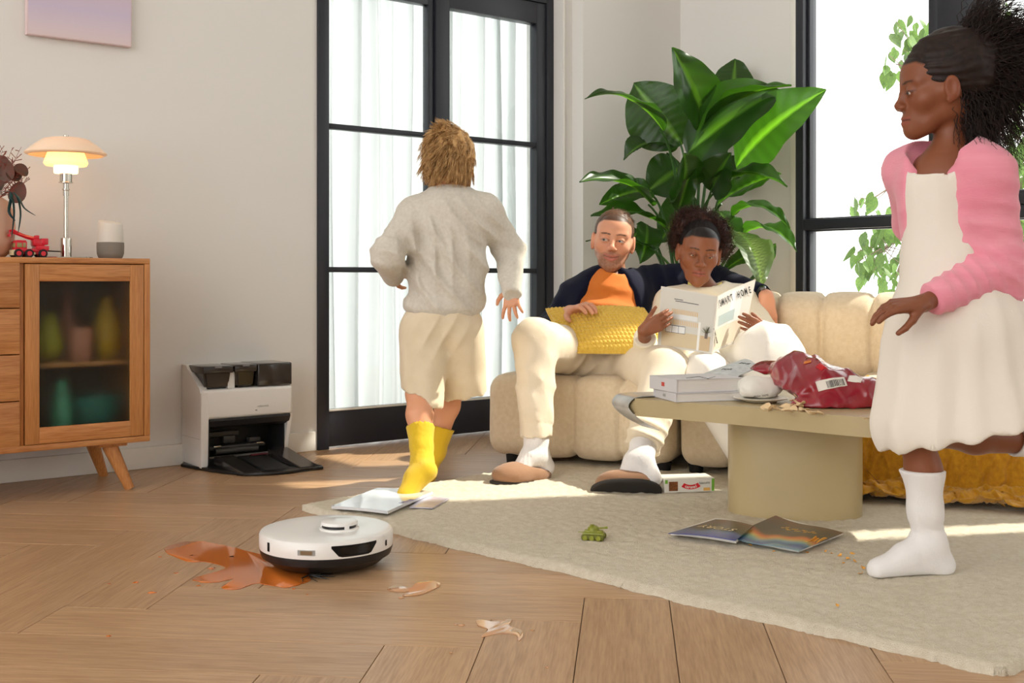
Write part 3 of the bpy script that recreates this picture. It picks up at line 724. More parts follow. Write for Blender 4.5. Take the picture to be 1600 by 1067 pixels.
# --- canvas picture on the wall, top left
pt0, pt1 = T(42, .03), T(206, .03); pz0 = mid(ZW(42, 52, .03), ZW(206, 75, .03))
pic = thing('picture', W(mid(pt0, pt1), 0, pz0), 'unframed canvas picture shading from lilac to pale pink high on the left wall', 'picture')
b = MB(MW); wbox(b, pt0, pt1, .002, .03, pz0, pz0 + .55, .003); b.build('canvas', mat('canvas_edge', (218, 196, 196), .8), pic, rz=RW)
mg = bpy.data.materials.new('lilac_print'); mg.use_nodes = True; t = NT(mg); tc = t.add('ShaderNodeTexCoord'); sp = t.add('ShaderNodeSeparateXYZ'); cr = t.add('ShaderNodeValToRGB')
t.link(tc.outputs['Generated'], sp.inputs[0]); t.link(sp.outputs[2], cr.inputs[0]); t.link(cr.outputs[0], t.n['Principled BSDF'].inputs['Base Color']); t.n['Principled BSDF'].inputs['Roughness'].default_value = .8
cr.color_ramp.elements[0].color = (*lin((222, 204, 206)), 1); cr.color_ramp.elements[1].color = (*lin((226, 190, 170)), 1); cr.color_ramp.elements[0].position = 0; e = cr.color_ramp.elements.new(.2); e.color = (*lin((204, 190, 212)), 1)
b = MB(MW); wbox(b, pt0 + .004, pt1 - .004, .0301, .0312, pz0 + .004, pz0 + .546); b.build('print', mg, pic, rz=RW)

# ================================================================ ROBOT VACUUM AND ITS DOCK
M_wp = mat('white_plastic', (232, 230, 226), .28, coat=.35); M_bp = mat('black_plastic', (26, 25, 26), .35); M_smoke = mat('smoked_plastic', (46, 43, 42), .18, coat=.4); M_bp2 = mat('black_matt_plastic', (30, 29, 30), .55)
a0 = T(286, .02); a1 = a0 + .387; dd = .19
dock = thing('vacuum_dock', W(mid(a0, a1), .1), 'white robot vacuum dock with smoked black water tanks standing against the wall', 'dock')
zA, zB = .188, .302
b = MB(MW); b.box((a0 + .004, .004, zA), (a1, dd - .001, zB), .014, 4); b.build('body', M_wp, dock, rz=RW)
b = MB(MW)
# left cheek with a rounded front and a slanting shoulder
poly = [(.004, .012), (dd - .006, .006), (dd, .02), (dd, .2), (dd, zB - .01), (dd - .02, zB), (.06, .385), (.045, .392), (.004, .392)]
for s0, s1 in ((a0, a0 + .030),):
    m4 = MW @ Matrix(((0, 0, 1, 0), (1, 0, 0, 0), (0, 1, 0, 0), (0, 0, 0, 1)))
    bb = MB(m4); bb.prism(poly, s0, s1, .006, 3); bb.build('side_cheek', M_wp, dock, 30, rz=RW)
bb = MB(m4); bb.prism([(.004, .012), (dd - .05, .012), (dd - .05, .05), (dd - .004, .19), (.004, .19)], a1 - .018, a1, .004); bb.build('side_cheek', M_wp, dock, 30, rz=RW)
b = MB(MW); b.box((a0 + .028, .004, .29), (a1 - .004, .05, .385), .006); b.box((a0 + .118, .045, .29), (a0 + .150, .165, .372), .005); b.build('tank_cradle', M_wp, dock, rz=RW)
b = MB(MW); b.box((a0 - .0004, .01, .116), (a0 + .02, dd - .01, .1172)); 
b.build('seam', mat('seam_grey', (170, 168, 164), .6), dock, rz=RW)
# dark cavity lining and arch
b = MB(MW); b.box((a0 + .031, .006, .02), (a1 - .019, .016, .187), .001); b.box((a0 + .031, .016, .02), (a0 + .036, dd - .004, .17), .001); b.box((a1 - .024, .016, .02), (a1 - .0185, dd - .04, .187), .001); b.box((a0 + .031, .016, .181), (a1 - .019, dd - .012, .187), .001)
b.build('cavity_lining', M_bp2, dock, rz=RW)
bb = MB(m4); bb.prism([(dd - .05, .186), (dd - .004, .190), (dd - .001, .182), (dd - .012, .160), (dd - .035, .148), (dd - .06, .150)], a0 + .034, a1 - .012, .003); bb.build('visor', M_bp2, dock, 30, rz=RW)
b = MB(MW)
for (x, y, z, w_, h_) in ((a0 + .09, .02, .10, .13, .022), (a0 + .06, .05, .055, .26, .014), (a0 + .15, .03, .075, .05, .03), (a0 + .26, .03, .07, .05, .02)): b.box((x, y, z), (x + w_, y + .03, z + h_), .004)
b.tube([(a0 + .10, .09, .05), (a0 + .20, .09, .052), (a0 + .28, .09, .05)], .012, 12); b.build('wash_board', mat('dock_mech', (70, 68, 66), .35), dock, rz=RW)
for x in (a0 + .09, a0 + .27):
    b = MB(MW); b.box((x, .10, .068), (x + .03, .104, .074), .001); b.build('contact_plate', M_chrome, dock, rz=RW)
# ramp
ramp = [(a0 + .004, .012), (a0 + .006, .19), (a0 + .045, .33), (a0 + .11, .43), (a0 + .22, .462), (a0 + .30, .448), (a0 + .375, .45), (a0 + .385, .36), (a0 + .386, .19), (a1 - .002, .012)]
b = MB(MW); b.prism(catmull(ramp, 3, True), .001, .012, .003); b.build('base_plate', M_bp, dock, 30, rz=RW)
b = MB(MW)
def slope(t0, t1, qa, qb, za, zb2): b.bm; vs_l = b.box((t0, qa, 0), (t1, qb, 1)); 
for (t0_, t1_, qa, qb, za, zc) in ((a0 + .06, a0 + .14, .17, .42, .045, .014), (a0 + .155, a0 + .27, .17, .40, .038, .013), (a0 + .285, a0 + .37, .17, .43, .055, .014)):
    m5 = MB(MW); vs_q = [(t0_, qa, .011), (t1_, qa, .011), (t1_, qb, .011), (t0_, qb, .011), (t0_, qa, za), (t1_, qa, za), (t1_ - .006, qb, zc), (t0_ + .006, qb, zc)]
    vv = [m5.bm.verts.new(p) for p in vs_q]
    for f in ((0, 3, 2, 1), (4, 5, 6, 7), (0, 1, 5, 4), (1, 2, 6, 5), (2, 3, 7, 6), (3, 0, 4, 7)): m5.bm.faces.new([vv[i] for i in f])
    bmesh.ops.bevel(m5.bm, geom=m5.bm.edges[:], offset=.002, segments=2, affect='EDGES')
    m5._fin(m5.bm.verts[:]); m5.build('ramp_panel', M_bp2 if t0_ < a0 + .2 and t0_ > a0 + .1 else M_smoke, dock, 30, rz=RW)
b.bm.free()
b = MB(MW); b.box((a0 + .20, .19, .040), (a0 + .27, .205, .044), .001); b.build('charging_contact', mat('dark_red', (90, 20, 30), .4), dock, rz=RW)
# tanks
def tank(t0, t1, qb, qf, z0, z1, tp, name, lid=True):
    b = MB(MW); n = 5
    lo = [(t0 + tp, qb), (t1 - tp * .4, qb), (t1 - tp * .4, qf - tp), (t0 + tp, qf - tp)]; hi = [(t0, qb), (t1, qb), (t1, qf), (t0, qf)]
    vb = [b.bm.verts.new((x, y, z0)) for x, y in lo]; vt = [b.bm.verts.new((x, y, z1)) for x, y in hi]
    b.bm.faces.new(vb[::-1]); b.bm.faces.new(vt)
    for i in range(4): b.bm.faces.new((vb[i], vb[(i + 1) % 4], vt[(i + 1) % 4], vt[i]))
    bmesh.ops.recalc_face_normals(b.bm, faces=b.bm.faces[:])
    bmesh.ops.bevel(b.bm, geom=b.bm.edges[:], offset=.008, segments=3, affect='EDGES', clamp_overlap=True); b._fin(b.bm.verts[:])
    o = b.build(name, M_smoke, dock, 30, rz=RW)
    if lid:
        b = MB(MW); b.box((t0 - .004, qb - .004, z1 - .022), (t1 + .004, qf + .006, z1 + .006), .005); l = b.build('tank_lid', M_smoke, o, 30, rz=RW)
        b = MB(MW); b.box((mid(t0, t1) - .014, qf + .002, z1 - .001), (mid(t0, t1) + .014, qf + .008, z1 + .007), .0015); b.build('latch', mat('grey_plastic', (120, 120, 122), .4), l, 30, rz=RW)
tank(a0 + .012, a0 + .128, .055, dd - .006, zB + .001, .385, .016, 'water_tank')
tank(a0 + .142, a0 + .228, .055, dd - .008, zB + .001, .386, .012, 'waste_tank')
b = MB(MW); b.box((a0 + .236, .02, zB + .001), (a1 - .004, dd - .004, .392), .006, 3); b.build('dust_bin_cover', M_smoke, dock, 30, rz=RW)
RT = Matrix(((U.x, 0, N.x), (U.y, 0, N.y), (0, 1, 0)))   # lettering upright on the front, reading along the wall
tm = text_mesh('roborock', .0125, Matrix.Translation(W(T(411, dd), dd + .0004, ZW(411, 634, dd))) @ RT.to_4x4(), .0002)
obj('lettering', tm, mat('print_grey', (168, 166, 162), .6), dock)
b = MB(MW); tt_ = T(399, dd); b.box((tt_, dd, ZW(399, 641.5, dd)), (tt_ + .008, dd + .0006, ZW(399, 640.5, dd) + .001)); b.build('indicator', mat('print_dark', (110, 110, 110), .6), dock)
# --- robot
R0 = Vector((-.470, 2.92, 0)); RR = .167
rob = thing('robot_vacuum', R0, 'round glossy white robot vacuum on the oak floor at the edge of the orange spill', 'robot vacuum')
lathe_part('chassis', [(0, .010), (.135, .010), (.150, .022), (.162, .030), (.1665, .044), (.1665, .051), (0, .051)], M_bp, rob, R0, 72)
lathe_part('bumper', [(.15, .050), (.1668, .050), (.1675, .056), (.1675, .084), (.164, .0895), (.158, .0915)], M_wp, rob, R0, 96)
lathe_part('top_cover', [(0, .0935), (.10, .0935), (.150, .0930), (.158, .0915), (.158, .085)], M_wp, rob, R0, 96)
TR0 = R0 + Vector((.034, -.015, .0935))
lathe_part('lidar_turret', [(0, .021), (.040, .021), (.0455, .019), (.0465, .014), (.0465, .012)], M_wp, rob, TR0, 64)
lathe_part('lidar_window', [(.041, .004), (.043, .004), (.043, .0125), (.041, .0125)], M_bp, rob, TR0, 64)
lathe_part('turret_base', [(.0, .0045), (.0465, .0045), (.049, .003), (.05, 0)], M_wp, rob, TR0, 64)
b = MB()
for k in range(4): a = -PI / 2 + .6 + k * 1.35; b.box((-.003, -.006, 0), (.003, .006, .012), .001, R=Matrix.Rotation(a, 3, 'Z'), loc=TR0 + Vector((.0435 * math.cos(a), .0435 * math.sin(a), .002)))
tp_ = b.build('turret_post', M_wp, rob); tp_['kind'] = 'stuff'
def patch(name, d0, d1, zfn, m, off=.0012, n=14, th=.003, parent=rob):
    "plate bent round the robot's side between two bearings (degrees right of the camera)"
    b = MB()
    def fn(u, v):
        u2 = abs(u * 2 - 1) if False else u
        a = math.radians(d0 + (d1 - d0) * u); lo, hi = zfn(u); r = RR + off
        return R0 + Vector((r * math.sin(a), -r * math.cos(a), lo + (hi - lo) * v))
    b.grid(fn, n, 2); bmesh.ops.solidify(b.bm, geom=b.bm.faces[:], thickness=th); return b.build(name, m, parent, 40)
def trap(u, lo=.054, hi=.082, s=.16): return (lo + (hi - lo) * max(0, (s - u) / s if u < s else (u - 1 + s) / s) * .8, hi)
pw = patch('camera_window', 13, 55, lambda u: trap(u), M_bp)
patch('camera_lens', 20, 48, lambda u: (.059, .078), mat('lens_glass', (14, 14, 18), .08, coat=1), .0020, parent=pw)
patch('sensor_frame', -15, 0, lambda u: (.060, .073), mat('sensor_rim', (200, 198, 194), .3), .0010)
patch('sensor_window', -12.5, -2.5, lambda u: (.062, .071), mat('sensor_amber', (176, 148, 112), .2), .0018)
patch('side_slot', -49, -45.5, lambda u: (.058, .080), M_bp, .0012)
patch('side_slot', 68, 71, lambda u: (.060, .074), M_bp, .0012)
b = MB(); 
for k in range(5):
    a = -1.9 + k * .55; c0 = R0 + Vector((-.02, -.135, .006)); b.tube([c0, c0 + Vector((.04 * math.cos(a), .03 * math.sin(a), 0)), c0 + Vector((.062 * math.cos(a + .25), .055 * math.sin(a + .25), -.003))], [.0022, .0016, .0006], 6)
b.build('side_brush', M_bp, rob)
for sx in (-.09, .09):
    b = MB(); b.lathe([(0, -.01), (.024, -.01), (.027, 0), (.024, .01), (0, .01)], 20, R=Matrix.Rotation(PI / 2, 3, 'Y'), loc=R0 + Vector((sx, 0, .027))); b.build('wheel', M_tyre, rob)
# ================================================================ SPILLS
def blob_outline(pts, seed, jag=.12, n=5):
    r = random.Random(seed); o = []
    c = catmull(pts, n, True); cen = np.mean(c, 0)
    for p in c: o.append(tuple(cen + (p - cen) * (1 + r.uniform(-jag, jag * .4))))
    return o
def spill(outline_px, seed, m, name, label, jag=.06, h=.0011, extra=()):
    root = MB(); parts = []; pts = [tuple(F(x, y))[:2] for x, y in outline_px]
    root.prism(blob_outline(pts, seed, jag), .0001, h, .0004, 1)
    r = random.Random(seed + 1)
    for (x, y, w_) in extra:
        c = F(x, y); dr = MB(); parts.append(dr); dr.prism([(c.x + w_ * r.uniform(.7, 1.2) * math.cos(a * PI / 6), c.y + w_ * r.uniform(.6, 1.3) * math.sin(a * PI / 6)) for a in range(12)], .0001, h, .0003, 1)
    o = tag(root.build(name, m, smooth=60), label, 'spill')
    for d_ in parts: d_.build('droplet', m, o, 60)
    return o
M_juice = mat('orange_juice', (206, 112, 44), .06, coat=.6, spec=.6, ior=1.34)
M_juice2 = mat('thin_juice', (200, 148, 104), .05, coat=.6, spec=.7)
spill([(255, 858), (300, 845), (350, 852), (408, 866), (470, 872), (486, 897), (483, 908), (450, 918), (415, 914), (400, 912), (370, 921), (345, 918), (365, 905), (330, 911), (300, 905), (340, 893), (352, 886), (320, 878), (290, 877)], 3, M_juice, 'juice_spill', 'orange juice spill spreading under the robot vacuum', .03,
      extra=((212, 910, .008), (238, 926, .009), (171, 912, .004), (170, 994, .005), (300, 868, .006), (362, 870, .008), (275, 895, .006), (310, 915, .005), (250, 870, .005), (330, 888, .01), (459, 920, .004), (480, 929, .003)))
spill([(605, 921), (622, 914), (640, 920), (650, 912), (668, 908), (686, 910), (687, 916), (672, 924), (655, 930), (640, 932), (628, 931), (640, 925), (620, 925)], 5, M_juice2, 'juice_drops', 'small glossy amber spill on the floor in front of the robot vacuum', .04, .0016, extra=((627, 934, .006),))
spill([(745, 968), (775, 972), (800, 967), (796, 978), (812, 984), (818, 990), (812, 1003), (806, 992), (780, 990), (752, 996), (762, 984), (747, 978)], 9, M_juice2, 'water_spill', 'clear jagged spill on the floor nearest the camera', .05, .0016, extra=((722, 977, .006), (712, 976, .004), (832, 985, .004), (705, 1020, .003), (855, 1043, .003)))
# ================================================================ SOFA, RUG, TABLE
S0f = Vector((-.111, 4.45, 0)); sx_ = Vector((.925, -.379, 0)).normalized(); sy_ = Vector((.379, .925, 0)).normalized(); RS = math.atan2(sx_.y, sx_.x)
MS = Matrix.Translation(S0f) @ Matrix(((sx_.x, sy_.x, 0, 0), (sx_.y, sy_.y, 0, 0), (0, 0, 1, 0), (0, 0, 0, 1)))
def S(x, y, z=0): return MS @ Vector((x, y, z))
M_boucle = mat('cream_boucle', (226, 208, 180), .9, bump=.7, bscale=330, rgb2=(216, 196, 164), vscale=60, sheen=.25, bdist=.0025, spec=.2)
SEAT = .355
def soft_block(lo, hi, seams, r, name, parent, bulge=.007, groove=.012, vox=.0105):
    g = SD(); c = [(a + b_) / 2 for a, b_ in zip(lo, hi)]; h = [(b_ - a) / 2 for a, b_ in zip(lo, hi)]
    Rm = np.array(MS.to_3x3()); g.box(MS @ Vector(c), h, Rm, r)
    o = np.array(S0f, f32); ax = np.array(sx_, f32); ed = [lo[0]] + list(seams) + [hi[0]]
    def dsp(p):
        x = (p - o) @ ax; d = np.zeros(len(p), f32)
        for s_ in seams: d += groove * np.exp(-((x - s_) / .011) ** 2)
        for a_, c_ in zip(ed[:-1], ed[1:]):
            w = (c_ - a_) / 2; u = np.clip((x - (a_ + c_) / 2) / w, -1, 1); d += np.where((x >= a_) & (x < c_), bulge * (u ** 4) - bulge * .4 * (1 - u * u), 0)
        return d + .0015 * wnoise(p, 22)
    g.disp.append(dsp); me = g.mesh(vox, name); return obj(name, me, M_boucle, parent, 180, rz=RS)
sofa = thing('sofa', S(.9, .5), 'long cream boucle sofa with deep vertical channels in the corner by the window', 'sofa')
soft_block((0, 0, .042), (.752, .9, SEAT), (.361, .548), .065, 'seat_module', sofa)
soft_block((.760, 0, .042), (1.545, .9, SEAT), (.955, 1.15, 1.35), .065, 'seat_module', sofa)
soft_block((1.553, 0, .042), (1.84, .9, SEAT), (1.72,), .065, 'seat_module', sofa)
soft_block((.12, .62, .30), (1.84, .9, .668), (.25, .44, .63, .82, 1.012, 1.19, 1.385, 1.58), .10, 'backrest', sofa, bulge=.009, groove=.016)
soft_block((-.01, .27, .33), (.16, .895, .52), (), .08, 'armrest', sofa, bulge=0)
for x, y in ((.10, .06), (.70, .06), (.82, .06), (1.48, .06), (1.78, .06), (.06, .84), (.7, .84), (1.78, .84)):
    z0 = .019 if (x > .2 or y > .5) else 0.0
    b = MB(); b.lathe([(0, z0), (.024, z0), (.028, .05), (0, .05)], 16, loc=S(x, y)); b.build('foot', M_dark, sofa)
# --- rug
C0 = Vector((-.676, 3.6, 0)); r1 = Vector((.715, -.70, 0)).normalized(); r2 = Vector((.70, .715, 0)).normalized(); RL, RWd, RH = 2.19, 2.05, .020
def rug_mesh():
    st = .0095; nu, nv = int(RL / st), int(RWd / st)
    u = np.linspace(0, RL, nu + 1); v = np.linspace(0, RWd, nv + 1); UU, VV = np.meshgrid(u, v, indexing='ij')
    rg = np.random.default_rng(7)
    e = np.minimum(np.minimum(UU, RL - UU), np.minimum(VV, RWd - VV))
    # rounded rim and corners
    cr = .05; du = np.maximum(0, cr - np.minimum(UU, RL - UU)); dv = np.maximum(0, cr - np.minimum(VV, RWd - VV)); dist = np.hypot(du, dv); 
    prof = np.sqrt(np.clip(1 - np.clip((.022 - e) / .022, 0, 1) ** 2, 0, 1))
    nz = rg.normal(0, 1, UU.shape); nz = (nz + np.roll(nz, 1, 0) + np.roll(nz, 1, 1)) / 3
    big = np.sin(UU * 23 + np.sin(VV * 17) * 1.5) * np.sin(VV * 19 + np.sin(UU * 9)) 
    Z = (RH + nz * .0024 + big * .0005) * prof
    Z = np.where(e < 1e-6, .0, Z)
    k = np.where(dist > cr, cr / np.maximum(dist, 1e-6), 1.0)
    su = np.where(UU < RL / 2, 1, -1); sv = np.where(VV < RWd / 2, 1, -1)
    UX = UU + su * du * (1 - k); VX = VV + sv * dv * (1 - k)
    jit = np.clip(1 - e / .02, 0, 1); wav = .006 * np.sin(UU * 7) + .003 * np.sin(UU * 41 + VV * 37)
    UX = UX + rg.normal(0, .0022, UU.shape) * jit; VX = VX + (rg.normal(0, .0022, UU.shape) + wav) * jit
    X = C0.x + r1.x * UX + r2.x * VX; Y = C0.y + r1.y * UX + r2.y * VX
    V_ = np.stack([X, Y, Z], -1).reshape(-1, 3); idx = np.arange((nu + 1) * (nv + 1)).reshape(nu + 1, nv + 1)
    f = np.stack([idx[:-1, :-1], idx[1:, :-1], idx[1:, 1:], idx[:-1, 1:]], -1).reshape(-1, 4)
    return mesh_np('rug', V_, f)
rug = obj('rug', rug_mesh(), mat('rug_wool', (226, 217, 198), .95, rgb2=(214, 202, 180), vscale=70, bump=1, bscale=420, bdist=.004, spec=.1), None, 180, rz=math.atan2(r1.y, r1.x))
tag(rug, 'thick cream wool rug lying askew on the oak floor under the coffee table', 'rug')
def Fr(px, py, dz=0): return F(px, py, RH + dz)
# --- coffee table
TZ = .36
top = [(.355, 3.52), (.48, 3.40), (.68, 3.235), (.90, 3.03), (1.05, 2.95), (1.13, 3.02), (1.18, 3.22), (1.15, 3.46), (1.03, 3.67), (.82, 3.78), (.58, 3.76), (.41, 3.67)]
M_lacq = mat('khaki_lacquer', (184, 166, 126), .38, rgb2=(176, 157, 116), vscale=3, coat=.1)
tab = thing('coffee_table', (.82, 3.42, RH), 'khaki lacquered coffee table with a pebble shaped top on one oval column', 'table')
b = MB(); b.prism([tuple(p) for p in catmull(top, 8, True)], TZ - .052, TZ, .024, 6); b.build('tabletop', M_lacq, tab, 50)
bc = Vector((.858, 3.50, 0)); ba = math.radians(-14)
def oval(n=64, a=.198, b_=.15, e=2.6):
    o = []
    for i in range(n):
        t_ = 2 * PI * i / n; c_, s_ = math.cos(t_), math.sin(t_); x = a * abs(c_) ** (2 / e) * (1 if c_ > 0 else -1); y = b_ * abs(s_) ** (2 / e) * (1 if s_ > 0 else -1)
        o.append((bc.x + x * math.cos(ba) - y * math.sin(ba), bc.y + x * math.sin(ba) + y * math.cos(ba)))
    return o
b = MB(); b.prism(oval(), RH - .006, TZ - .050, .002); b.build('pedestal', M_lacq, tab, 50)
# ================================================================ PLANT BEHIND THE SOFA
M_leafg = None
def leaf_mat():
    m = bpy.data.materials.new('plant_leaf'); m.use_nodes = True; t = NT(m); bs = t.n['Principled BSDF']; bs.inputs['Roughness'].default_value = .32; bs.inputs['Specular IOR Level'].default_value = .55
    a = t.add('ShaderNodeVertexColor', layer_name='Col'); oi = t.add('ShaderNodeObjectInfo'); hs = t.add('ShaderNodeHueSaturation'); r2 = t.add('ShaderNodeMapRange'); r2.inputs[3].default_value = .75; r2.inputs[4].default_value = 1.2
    t.link(oi.outputs['Random'], r2.inputs[0]); t.link(r2.outputs[0], hs.inputs['Value']); t.link(a.outputs[0], hs.inputs['Color']); t.link(hs.outputs[0], bs.inputs['Base Color'])
    tr = t.add('ShaderNodeBsdfTranslucent'); mu = t.add('ShaderNodeMix', data_type='RGBA', blend_type='MULTIPLY'); mu.inputs[0].default_value = 1; t.link(hs.outputs[0], mu.inputs[6]); mu.inputs[7].default_value = (2.4, 2.8, .7, 1); t.link(mu.outputs[2], tr.inputs[0])
    ms = t.add('ShaderNodeMixShader'); ms.inputs[0].default_value = .34; t.link(bs.outputs[0], ms.inputs[1]); t.link(tr.outputs[0], ms.inputs[2]); t.link(ms.outputs[0], t.n['Material Output'].inputs[0]); return m
M_leafg = leaf_mat(); M_stem = mat('plant_stem', (52, 92, 34), .45)
PC = Vector((.83, 5.37, 0))
plant = thing('potted_plant', PC, 'tall bird of paradise plant with big glossy green leaves behind the sofa', 'plant')
b = MB(); b.lathe([(0, 0), (.13, 0), (.15, .02), (.17, .30), (.172, .33), (.162, .33), (.155, .29), (0, .28)], 40, loc=PC); b.build('pot', mat('pot_clay', (214, 206, 192), .7), plant, 40)
b = MB(); b.lathe([(0, .282), (.08, .285), (.154, .281)], 24, loc=PC, cap=False); b.build('soil', mat('soil', (58, 44, 34), .95, bump=1, bscale=60, bdist=.01), plant)
def leaf_blade(bp, tp, width, face, arch=.12, fold=.35, curl=.0, twist=0, seed=0, pale=False, nu=44, nv=6, belly=.42):
    "blade from its base to its tip; face = the way the upper side looks; arch lifts the middle"
    bp, tp = Vector(bp), Vector(tp); L = (tp - bp).length; ax = (tp - bp).normalized(); fc = Vector(face); fc = (fc - ax * fc.dot(ax)).normalized(); r = random.Random(seed)
    bmx = MB(); cols = []; rows = []
    p1, p2, p3 = r.uniform(0, 6), r.uniform(0, 6), r.uniform(0, 6)
    for i in range(nu + 1):
        s = i / nu; c = bp + ax * L * s + fc * (arch * L * 4 * s * (1 - s)) * (1 if curl == 0 else 1) + fc * (-curl * L * max(0, s - .6) ** 2 * 6)
        tg = (ax * L + fc * arch * L * 4 * (1 - 2 * s)).normalized(); nn = (fc - tg * fc.dot(tg)).normalized(); sd = tg.cross(nn)
        a = twist * (s - .3); sd, nn = sd * math.cos(a) + nn * math.sin(a), nn * math.cos(a) - sd * math.sin(a)
        w = width * (math.sin(PI * min(1, s ** (math.log(.5) / math.log(belly)))) ** .75) * (1 if s < .9 else (1 - ((s - .9) / .1) ** 2 * .35)); w = max(w, .0015)
        row = []
        for j in range(-nv, nv + 1):
            v = j / nv; av = abs(v)
            h = fold * w * (av - .35 * av * av) + .0016 * math.sin(s * L * 560 - av * 7) * (1 - .3 * av) + .011 * av ** 2 * math.sin(s * 9 + p1 + (p2 if v > 0 else 0)) * min(1, w / .05) + .005 * av ** 3 * math.sin(s * 23 + p3 + v)
            h -= .0018 * max(0, 1 - av * 9)
            row.append(bmx.bm.verts.new(c + sd * (v * w * (1 - .12 * fold)) + nn * h))
            k = max(0, 1 - av * 6); st = (.5 + .5 * math.sin(s * L * 560 - av * 7)) * .22
            g = np.array([.022, .064, .010]) * (1 + st) ; g = g * (1 - k) + np.array([.12, .27, .035]) * k
            if pale: g = g * .5 + np.array([.32, .42, .26]) * (.25 + .75 * max(0, 1 - av * 1.5) * (.5 + .5 * math.sin(s * L * 300 - av * 9)))  # white reflection on the blade painted into its colour as pale stripes
            cols.append(g)
        rows.append(row)
    for a_, c_ in zip(rows[:-1], rows[1:]):
        for j in range(2 * nv): bmx.bm.faces.new((a_[j], a_[j + 1], c_[j + 1], c_[j]))
    me = bmx.mesh('leaf'); at = me.color_attributes.new('Col', 'FLOAT_COLOR', 'POINT')
    cc = np.ones((len(me.vertices), 4), np.float32); cc[:, :3] = np.array(cols); at.data.foreach_set('color', cc.ravel()); return me
#      base px,py,Y      tip px,py,Y      half width m, face, arch, fold, extra
LV = [((1106, 205, 5.33), (1050, 74, 5.15), .090, (.25, -1, .15), .05, .55, {}),
      ((1142, 190, 5.45), (1149, 92, 5.55), .085, (-.2, -1, .1), .03, .3, {}),
      ((1037, 205, 5.25), (921, 139, 4.95), .062, (.1, -.35, 1), .10, .5, {'curl': .10}),
      ((1066, 226, 5.40), (990, 130, 5.45), .125, (-.25, -1, -.15), .06, .25, {}),
      ((1074, 240, 5.30), (1220, 140, 5.00), .150, (-.45, -.8, .50), .06, .30, {}),
      ((1150, 262, 5.30), (1291, 140, 4.85), .120, (-.55, -.75, .2), .10, .35, {}),
      ((1100, 200, 5.25), (1237, 134, 4.95), .060, (-.2, -.2, 1), .10, .9, {}),
      ((1110, 190, 5.50), (1205, 150, 5.45), .080, (-.3, -.7, .6), .10, .4, {}),
      ((1050, 238, 5.50), (974, 250, 5.40), .075, (-.2, -.7, .9), .25, .7, {}),
      ((1020, 322, 5.25), (905, 284, 4.95), .075, (0, -.6, 1), .12, .5, {}),
      ((1020, 300, 5.40), (936, 320, 5.15), .060, (.1, -.8, .5), .10, .4, {}),
      ((1054, 306, 5.20), (1068, 238, 4.95), .085, (.35, -1, .25), .10, .5, {}),
      ((1110, 298, 5.20), (1143, 238, 4.98), .080, (-.1, -1, .30), .06, .55, {}),
      ((1112, 300, 5.20), (1230, 292, 4.85), .058, (-.1, -.35, 1), .16, .8, {}),
      ((1120, 322, 5.25), (1221, 272, 4.95), .075, (.1, -.8, .6), .06, .4, {}),
      ((1144, 338, 5.25), (1234, 358, 4.85), .042, (0, -.4, 1), .16, .7, {}),
      ((1162, 366, 5.20), (1245, 393, 4.80), .050, (.1, -.5, 1), .14, .7, {}),
      ((1150, 362, 5.10), (1190, 448, 4.80), .078, (.25, -1, .5), .14, .25, {'pale': True}),
      ((1204, 392, 5.15), (1128, 425, 4.95), .045, (.1, -.8, .9), .10, .4, {}),
      ((1046, 362, 5.25), (923, 338, 5.00), .060, (.1, -.5, 1), .12, .5, {}),
      ((1010, 350, 5.35), (1000, 412, 5.15), .060, (.3, -1, .2), .10, .4, {}),
      ((1000, 360, 5.40), (960, 400, 5.30), .050, (0, -1, .2), .05, .4, {}),
      ((1065, 260, 5.55), (1010, 300, 5.50), .090, (0, -1, .1), .05, .3, {}),
      ((1080, 300, 5.60), (1030, 380, 5.55), .080, (.1, -1, .1), .05, .3, {}),
      ((1130, 290, 5.60), (1180, 250, 5.65), .080, (-.1, -1, .1), .05, .3, {}),
      ((1120, 330, 5.30), (1150, 385, 5.10), .055, (.3, -1, .3), .10, .5, {}),
      ((1060, 330, 5.15), (1085, 250, 5.05), .050, (-.3, -1, .0), .05, .6, {}),
      ((1025, 390, 5.20), (915, 377, 5.10), .020, (0, -.5, 1), .08, .6, {}),
      ((1185, 420, 5.25), (1212, 380, 5.20), .030, (.1, -1, .2), .05, .4, {})]
rp = random.Random(11)
for k, (bq, tq_, w_, fc, ar, fo, kw) in enumerate(LV):
    bp = P(*bq); tp = P(*tq_)
    o = obj('leaf', leaf_blade(bp, tp, w_ * (1.34 if w_ > .08 else 1.2), fc, ar, fo, seed=k, **kw), M_leafg, plant, 180)
    root = PC + Vector((rp.uniform(-.07, .07), rp.uniform(-.06, .06), .285)); ax = (tp - bp).normalized()
    top_ = bp + ax * .03; hdir = Vector((bp.x - root.x, bp.y - root.y, 0))
    c1 = root + Vector((0, 0, (bp.z - root.z) * .55)) + hdir * .15; c2 = bp - ax * .10 + Vector((0, 0, -.04))
    pts = [(1 - t_) ** 3 * root + 3 * (1 - t_) ** 2 * t_ * c1 + 3 * (1 - t_) * t_ * t_ * c2 + t_ ** 3 * top_ for t_ in [i / 14 for i in range(15)]]
    b = MB(); b.tube(pts, [.0105 - .006 * i / 14 for i in range(15)], 8); b.build('stem', M_stem, plant, 60)
